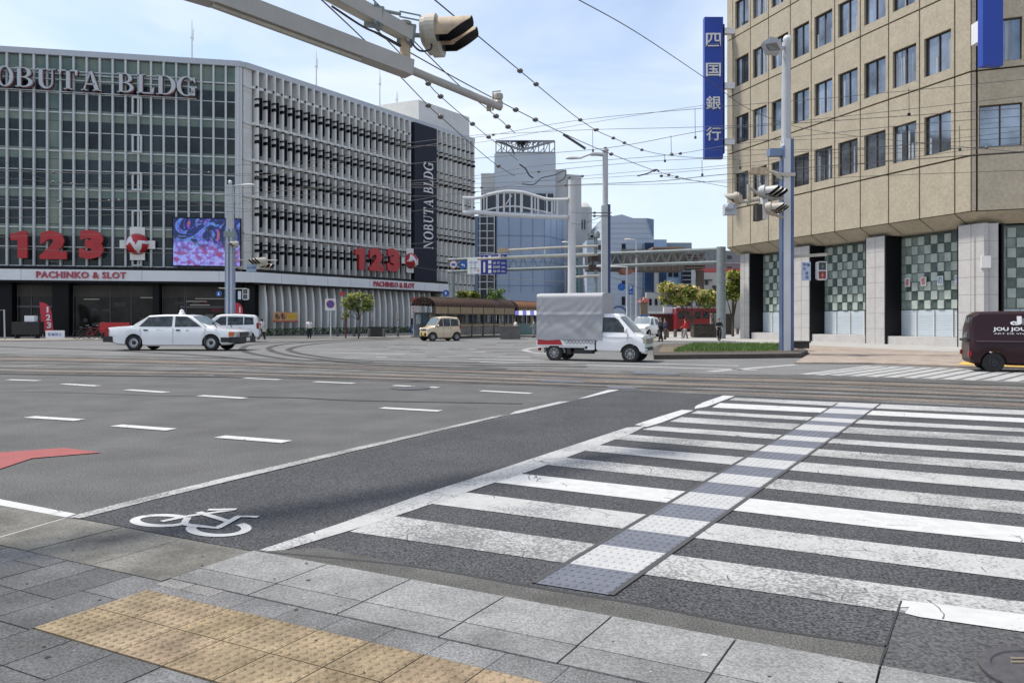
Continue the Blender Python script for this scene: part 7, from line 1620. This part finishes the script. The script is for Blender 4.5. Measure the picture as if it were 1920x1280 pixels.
# small 123 banners on the fins
for i, u in enumerate((633, 682, 729)):
    x = tR(u); z0, z1 = zR(u, 602), zR(u, 587); t_ = thing('fin_sticker', 'narrow white strip with red 123 on a fin, ' + ('left', 'middle', 'right')[i] + ' of three', 'sign', MR @ Vector((x, -1.2, z0)), math.atan2(dR.y, dR.x)); 
    for k, ch in enumerate('321'): txt(t_, ch, -.12 if ch != '1' else -.04, .12 if ch != '1' else .05, (z1 - z0) * k / 3 + .03, (z1 - z0) * (k + 1) / 3 - .03, -.03, m_red, 'numeral', off=.02)
    MB().box(-.16, .16, -.02, .0, 0, z1 - z0).build('backing', m_cream2, t_, local=True)
# colourful banner on the fins
t_ = thing('banner', 'wide orange and white advertising banner fixed across the pale fins', 'banner', MR @ Vector((tR(493), -1.3, zR(493, 603))), math.atan2(dR.y, dR.x)); w_ = tR(540) - tR(493); h_ = .86
MB().box(0, w_, -.03, 0, 0, h_).build('cloth', mat('banner_cream', (.55, .45, .30), .7, col2=(.6, .25, .08), scale=.9), t_, local=True); MB().box(0, w_, -.035, -.0, -.02, .07).build('red_edge', m_red, t_, local=True)
MB().box(w_ * .55, w_ * .97, -.036, -.03, .25, .68).build('yellow_field', mat('banner_yellow', (.65, .42, .03), .6), t_, local=True); txt(t_, 'もも', w_ * .08, w_ * .48, .2, .75, -.04, m_trim, off=.03); txt(t_, 'キャンペーン', w_ * .58, w_ * .95, .38, .55, -.04, m_sred)
# feather flags
def flag(M, u, v0, v1, D, w, side, lab, txts):
    a, b = W(u, v1, D), W(u, v0, D); h_ = b.z - a.z; t = thing('feather_flag', lab, 'flag', (a.x, D, .06)); h_ = b.z - .06
    P = [(0, .25), (0, h_ * .98)] + [(w * (1 - math.cos(q_)) * .55 + 0 * q_, h_ * .98 - (1 - math.cos(q_)) * .0 + 0) for q_ in ()] 
    P = [(0, h_ * .35), (0, h_), (w * .35, h_ * .985), (w * .7, h_ * .93), (w * .92, h_ * .84), (w, h_ * .72), (w * 1.02, .3), (w * .3, .28)] if True else P
    P = [(x + (h_ - z) * .10 * side, z) for x, z in P]; mb = MB().prismy(P, -.02, .01); mb.build('cloth', m_red2, t, local=True); MB().tube([(.10 * side * h_, 0, 0), (.02, 0, h_)], .02, 6).build('pole', m_pole_w, t, local=True)
    for k, ch in enumerate(txts): z0 = h_ * (.70 - .22 * k); x0 = w * .45 + (h_ - z0) * .10 * side; txt(t, ch, x0 + (w * .14 if ch == '1' else 0), x0 + w * (.30 if ch == '1' else .42), z0, z0 + h_ * .17, -.03, m_wl, 'numeral', off=.03)
    return t
m_red2 = mat('flag_red', (.50, .03, .05), .6)
flag(None, 74, 566, 622, 60, .85, 1, 'red curved feather flag reading 123 before the dark shop front at far left', '123')
flag(None, 441, 567, 640, 62, .70, -1, 'red curved feather flag peeking out right of the left lamp post', '1')
# far-left odds and ends
p = pl_(47, 636); single(MB().box(p.x - 1.0, p.x + 1.05, p.y, p.y + .6, .35, 1.3).box(p.x - .8, p.x - .7, p.y, p.y + .5, .05, .35).box(p.x + .7, p.x + .8, p.y, p.y + .5, .05, .35), 'market_cart', mat('cart_black', (.015, .013, .013), .6), 'black box cart standing at the kerb on the far left', 'cart')
p = pl_(53, 636); single(MB().box(p.x - .35, p.x + .38, p.y + .1, p.y + .5, 1.31, 1.75), 'white_box', m_white_lam, 'small white box on top of the black cart', 'box')
p = pl_(103, 637); t_ = thing('notice_board', 'low white lettered board leaning at the kerb beside the red flag', 'sign', (p.x, p.y, .06)); MB().box(-.68, .68, 0, .05, .05, .62).build('board', m_white_lam, t_, local=True); txt(t_, '駐輪禁止', -.5, .5, .22, .45, -.005, m_sblue)
p = pl_(5, 638); single(MB().tube([(p.x - .3, p.y, .05), (p.x - .3, p.y, 2.1), (p.x + .1, p.y, 2.15), (p.x + .15, p.y, .05)], .05, 8), 'barrier_frame', m_pole, 'pale upright metal frame at the left picture edge', 'barrier')
t_ = thing('shop_bench', 'red advertising barrier board behind the tail of the taxi', 'barrier', pl_(212, 636)); MB().box(-1.0, 1.2, 0, .1, .5, 1.25).build('board', m_red, t_, local=True); MB().box(-.9, -.8, 0, .1, 0, .5).build('leg', m_trim, t_, local=True); MB().box(1.0, 1.1, 0, .1, 0, .5).build('leg', m_trim, t_, local=True)
# red-roofed sign tower beside the beige car
D = 62.; a = W(779, 632, D); t_ = thing('sign_tower', 'slim advertising tower with a red pitched roof and white characters behind the beige car', 'sign', (a.x, D, .05)); w_ = .36; zt = W(0, 558, D).z
MB().box(-w_, w_, 0, .6, 0, zt - .35).build('column', mat('tower_cream', (.50, .48, .44), .7), t_, local=True); MB().prismy([(-w_ * 1.3, zt - .35), (w_ * 1.3, zt - .35), (w_ * .3, zt - .02), (-w_ * .3, zt - .02)], -.1, .7).build('roof', mat('roof_red', (.35, .06, .045), .6), t_, local=True)
MB().box(-w_ * .8, -.05, -.03, 0, 1.55, zt - .45).build('letter_panel', m_wl, t_, local=True)
for k, ch in enumerate('土佐名店'): txt(t_, ch, -w_ * .7, -.08, zt - .75 - .28 * k, zt - .52 - .28 * k, -.04, m_red, off=.01)
MB().box(-w_, w_, -.03, 0, .95, 1.5).build('dark_panel', m_navy, t_, local=True); MB().box(-w_, w_, -.03, 0, .25, .93).build('blue_panel', m_sblue, t_, local=True); MB().prismy([(-.25, .55), (0, .35), (.25, .55), (.25, .68), (0, .48), (-.25, .68)], -.045, -.03).build('chevron', m_wl, t_, local=True)
t_, r_ = roundsign('round_sign', 'round blue arrow sign just above the left end of the tram shelter', 837, 550, 6.2, 60, m_sblue, m_sblue); mb = MB(); mb.prismy([(-.2 * r_, -.5 * r_), (.1 * r_, -.5 * r_), (.1 * r_, 0), (.4 * r_, 0), (0, .5 * r_), (-.4 * r_, 0), (-.2 * r_, 0)], -.48, -.465); mb.build('arrow', m_wl, t_, local=True); MB().tube([(0, -.4, 0), (0, -.4, -1.9)], .04, 6).build('post', m_galv, t_, local=True)
# ================================================================ tram shelters
m_roofb = mat('shelter_brown', (.085, .040, .022), .6, var=.25, scale=3); m_wood = mat('shelter_tan', (.33, .245, .15), .7, var=.08, scale=2); m_fr_d = mat('shelter_frame', (.045, .028, .022), .6)
def shelter(A_, B_, lab, nb_, m_roof, posts=True):
    d = (B_ - A_); L = d.length; ang = math.atan2(d.y, d.x); t = thing('tram_shelter', lab, 'shelter', A_, ang); H_ = 3.05
    mb = MB(); n = 10
    for i in range(nb_ * 4):
        x0, x1 = L * i / (nb_ * 4) + .02, L * (i + 1) / (nb_ * 4) - .02
        for k in range(n):
            a0, a1 = [math.radians(8 + 164 * q_ / n) for q_ in (k, k + 1)]; y0, z0, y1, z1 = 1.1 - 1.2 * math.cos(a0), H_ - .75 + .75 * math.sin(a0), 1.1 - 1.2 * math.cos(a1), H_ - .75 + .75 * math.sin(a1)
            mb.add([(x0, y0, z0), (x1, y0, z0), (x1, y1, z1), (x0, y1, z1)], [(0, 1, 2, 3)], 0, 1., True)
    mb.build('roof', m_roof, t, local=True)
    for i in range(nb_ * 4 + 1):
        pass
    mb = MB()
    for i in range(nb_ * 4 + 1):
        x = L * i / (nb_ * 4); mb.tube([(x, 1.1 - 1.23 * math.cos(math.radians(8 + 164 * q_ / 8)), H_ - .75 + .78 * math.sin(math.radians(8 + 164 * q_ / 8))) for q_ in range(9)], .022, 5)
    mb.build('roof_ribs', m_fr_d, t, local=True)
    mb = MB(); mb.box(0, L, -.08, -.02, H_ - .72, H_ - .66); mb.box(0, L, -.08, -.02, H_ - 1.32, H_ - 1.25); mb.build('rail_beams', m_fr_d, t, local=True)
    for i in range(nb_): x0, x1 = L * i / nb_ + .05, L * (i + 1) / nb_ - .05; MB().box(x0, x1, -.06, -.04, H_ - 1.25, H_ - .72).build('tan_panel', m_wood, t, local=True)
    for i in range(nb_ + 1): x = L * i / nb_; MB().box(x - .04, x + .04, -.06, .02, 0, H_ - .7).build('post', m_fr_d, t, local=True)
    for i in range(nb_): x0, x1 = L * i / nb_ + .06, L * (i + 1) / nb_ - .06; MB().box(x0, x1, -.03, -.0, .15, .80).build('lower_panel', mat('panel_fog', (.17, .16, .15), .6, var=.3, scale=2), t, local=True); MB().box(x0, x1, -.06, .1, .84, 1.0).build('seat_rail', m_wood, t, local=True)
    rg = random.Random(len(lab)); BK = MB().box(0, L, 2.0, 2.1, .1, 1.9).build('back_wall', mat('shelter_back', (.20, .21, .22), .3, var=.6, scale=.8), t, local=True)
    for i in range(nb_ * 2):
        x = L * (i + .3) / (nb_ * 2); MB().box(x, x + L / nb_ * rg.uniform(.15, .4), 1.9, 1.98, .9 + rg.uniform(0, .3), 1.75).build('poster', mat('poster%d' % (i % 4), ((.45, .5, .52), (.12, .2, .3), (.5, .45, .38), (.05, .06, .07))[i % 4], .6, var=.3, scale=2), t, local=True)
    return t
shelter(Vector((W(815, 0, 57).x, 57, .1)), Vector((W(964, 0, 66).x, 66, .1)), 'long brown tram shelter with curved ribbed roof and tan panels, left of the truck', 7, m_roofb)
shelter(Vector((W(971, 0, 69).x, 69, .1)), Vector((W(1040, 0, 74).x, 74, .1)), 'shorter orange-brown tram shelter partly hidden by the canvas truck', 4, mat('shelter_orange', (.30, .13, .05), .6, var=.2, scale=3))
slab('tram_platform', [G(815, 635), G(955, 632), G(1100, 631), (9, 76, 0), (-2, 78, 0), (-7, 62, 0)], -.02, .11, mat('platform_stone', (.16, .155, .14), .9, var=.2))
p = G(962, 636); single(MB().box(p.x - .95, p.x + .55, p.y, p.y + 1.2, .0, .92).box(p.x - .98, p.x + .58, p.y - .03, p.y + 1.23, .92, .98), 'concrete_wall', mat('wall_grey', (.13, .125, .115), .9, var=.2, scale=3), 'grey concrete end wall of the tram platform beside the leaning person', 'wall')
t_ = thing('sales_stall', 'stall with blue and white awning at the end of the brown shelter', 'stall', W(985, 620, 68)); t_.location.z = .1
mb = MB()
for i in range(10): mb.add([(-1.6 + i * .34, 0, 1.75), (-1.6 + (i + 1) * .34, 0, 1.75), (-1.6 + (i + 1) * .34, .7, 2.15), (-1.6 + i * .34, .7, 2.15)], [(0, 1, 2, 3)], i % 2)
mb.build('awning', [mat('awning_blue', (.08, .09, .35), .7), mat('awning_white', (.55, .55, .6), .7)], t_, local=True); MB().box(-1.6, 1.8, .1, .8, 0, .95).build('counter', mat('counter_teal', (.14, .24, .24), .6), t_, local=True)
for x in (-1.55, .1, 1.7): MB().box(x, x + .06, .1, .16, .9, 1.8).build('post', m_pole_w, t_, local=True)
# right-hand background furniture
t_, r_ = roundsign('round_sign', 'round blue sign on a white post right of the canvas truck top', 1163.5, 538.5, 7.2, 50, m_sblue, m_sblue); MB().tube([(.35, -.4, -3), (.35, -.4, 1.3), (-1.6, -.4, 1.35)], .07, 8).build('post', m_pole_w, t_, local=True); mb = MB(); mb.prismy([(-.08 * r_, -.4 * r_), (.08 * r_, -.4 * r_), (.08 * r_, .4 * r_), (-.08 * r_, .4 * r_)], -.48, -.465); mb.build('figure', mat('sign_midblue', (.06, .18, .5), .5), t_, local=True)
a = W(1183, 552, 60); t_ = thing('parking_board', 'small blue parking board with white P and arrow', 'road sign', a); h_ = 16 * 60 / F; MB().box(-.19, .19, 0, .05, 0, h_).build('board', m_sblue, t_, local=True); txt(t_, 'P', -.1, .1, h_ * .58, h_ * .92, -.01, m_wl, off=.02); txt(t_, '←', -.13, .13, h_ * .12, h_ * .38, -.01, m_wl, off=.01); MB().tube([(0, .08, -2), (0, .08, h_)], .03, 6).build('post', m_pole_w, t_, local=True)
a = W(1078, 560, 100); t_ = thing('vertical_banner', 'tall teal green vertical shop sign with white characters beside the white frame post', 'sign', (W(1078, 0, 100).x, 100, 2.2)); h_ = W(0, 484, 100).z - 2.2; MB().box(-.4, .4, 0, .2, 0, h_).build('board', mat('teal', (.01, .17, .16), .5), t_, local=True)
for k, ch in enumerate('三井住友銀行'[:5]): txt(t_, ch, -.26, .26, h_ * (.82 - .13 * k), h_ * (.93 - .13 * k), -.02, m_wl)
# distant utility pole and signal bars in the centre
D = 56.; a = W(1117, 440, D); t_ = thing('utility_pole', 'grey pole with cross arms, boxes and cream mast arms between white frame and lamp post', 'utility pole', (a.x, D, 0)); z_ = lambda v: W(0, v, D).z; x_ = lambda u: W(u, 0, D).x - a.x
MB().tube([(0, 0, 0), (0, 0, a.z)], .12, 10).build('pole', m_galv, t_, local=True)
for (u0, v0, u1, v1) in ((934, 471, 1042, 465), (1042, 465, 1120, 462), (895, 486, 960, 484), (960, 484, 1120, 478), (1075, 520, 1125, 517)): MB().tube([(x_(u0), -.3, z_(v0)), (x_(u1), -.3, z_(v1))], .09, 8).build('mast_arm', m_cream_pt, t_, local=True)
MB().box(x_(933), x_(952), -.5, -.15, z_(474), z_(466)).build('signal_back', m_rust, t_, local=True)
MB().tube([(x_(937), -.3, z_(471)), (x_(937), -.3, z_(486))], .08, 8).build('strut', m_pole_w, t_, local=True); MB().tube([(x_(1021), -.3, z_(466)), (x_(1021), -.3, z_(481))], .06, 8).build('strut', m_pole_w, t_, local=True)
for (u0, u1, v0, v1) in ((1107, 1121, 435, 446), (1101, 1112, 442, 448), (1122, 1130, 460, 468), (1108, 1122, 478, 490), (1104, 1124, 497, 506)): MB().box(x_(u0), x_(u1), -.2, .3, z_(v1), z_(v0)).build('equipment_box', m_fr_d if v0 > 450 else m_galv, t_, local=True)
MB().lathe([(.001, .2), (.2, .15), (.28, 0), (.28, -.3), (.001, -.32)], (x_(1118), 0, z_(438)), 'z', 12).build('transformer', m_galv, t_, local=True)
for i, (u, v, D, l_) in enumerate(((1060, 454, 75, 'small white lamp head left of the white frame post'), (1177, 449, 75, 'small white lamp head floating over the pale block beside the centre lamp post'))):
    t_ = thing('street_lamp', l_, 'street lamp', (W(u + 16, 0, D).x, D, 0)); z = W(0, v, D).z; o = -16 * D / F
    MB().tube([(0, 0, 0), (0, 0, z - .1), (o * .3, 0, z), (o, 0, z + .02)], [.09, .06, .05, .04], 8).build('pole', m_pole_w, t_, local=True); MB().sphere((o, 0, z), .38, 12, 6, sq=(1, .5, .22)).build('lamp_head', m_lamp, t_, local=True)
# blue arch shop canopy and small awnings behind the truck cab
t_ = thing('shop_canopy', 'blue and white arched shop canopy seen over the truck cab roof', 'canopy', (W(1160, 0, 84).x, 84, 0)); z = W(0, 590, 84).z; mb = MB()
for k in range(12):
    a0, a1 = math.pi * k / 12, math.pi * (k + 1) / 12; mb.add([(1.0 * math.cos(a0), 0, z + .8 * math.sin(a0)), (1.0 * math.cos(a1), 0, z + .8 * math.sin(a1)), (1.0 * math.cos(a1), 1, z + .8 * math.sin(a1)), (1.0 * math.cos(a0), 1, z + .8 * math.sin(a0))], [(0, 1, 2, 3)]); 
mb.lathe([(.78, -.02), (1.0, -.02), (1.0, .0)], (0, 0, z), 'y', 32); mb.build('arch', m_polestripe, t_, local=True); MB().box(-1.3, 3.4, .1, 1.2, 0, z).build('shop_base', m_bg_lt, t_, local=True)
t_ = thing('lantern_tower', 'small red-roofed lantern tower between the pale block and the distant taxi', 'tower', (W(1208, 0, 78).x, 78, 0)); MB().box(-.35, .35, 0, .7, 0, 3.2).build('column', mat('lantern_stone', (.22, .18, .13), .8), t_, local=True); MB().lathe([(.65, 3.2), (.3, 3.6), (.001, 3.75)], (0, .35, 0), n=4).build('roof', MATS['roof_red'], t_, local=True); MB().box(-.4, -.2, -.1, 0, 3.3, 3.9).build('loudspeaker', m_galv, t_, local=True)
t_ = thing('shop_awning', 'white flat awning with red goods below beside the red tram', 'awning', (W(1236, 0, 90).x, 90, 0)); MB().box(-1.6, 1.1, 0, 1.2, 2.15, 2.4).build('canopy', m_wl, t_, local=True); MB().box(.5, 1.5, -.3, .3, 2.2, 2.9).build('lit_box', m_white_lam, t_, local=True); MB().box(-1.5, 2.2, .6, 1.2, 0, 2.1).build('goods_wall', mat('goods', (.20, .05, .05), .7, col2=(.05, .04, .04), scale=1.5), t_, local=True); MB().box(-1.5, -1.4, .0, .1, 0, 2.15).build('post', m_pole_w, t_, local=True)
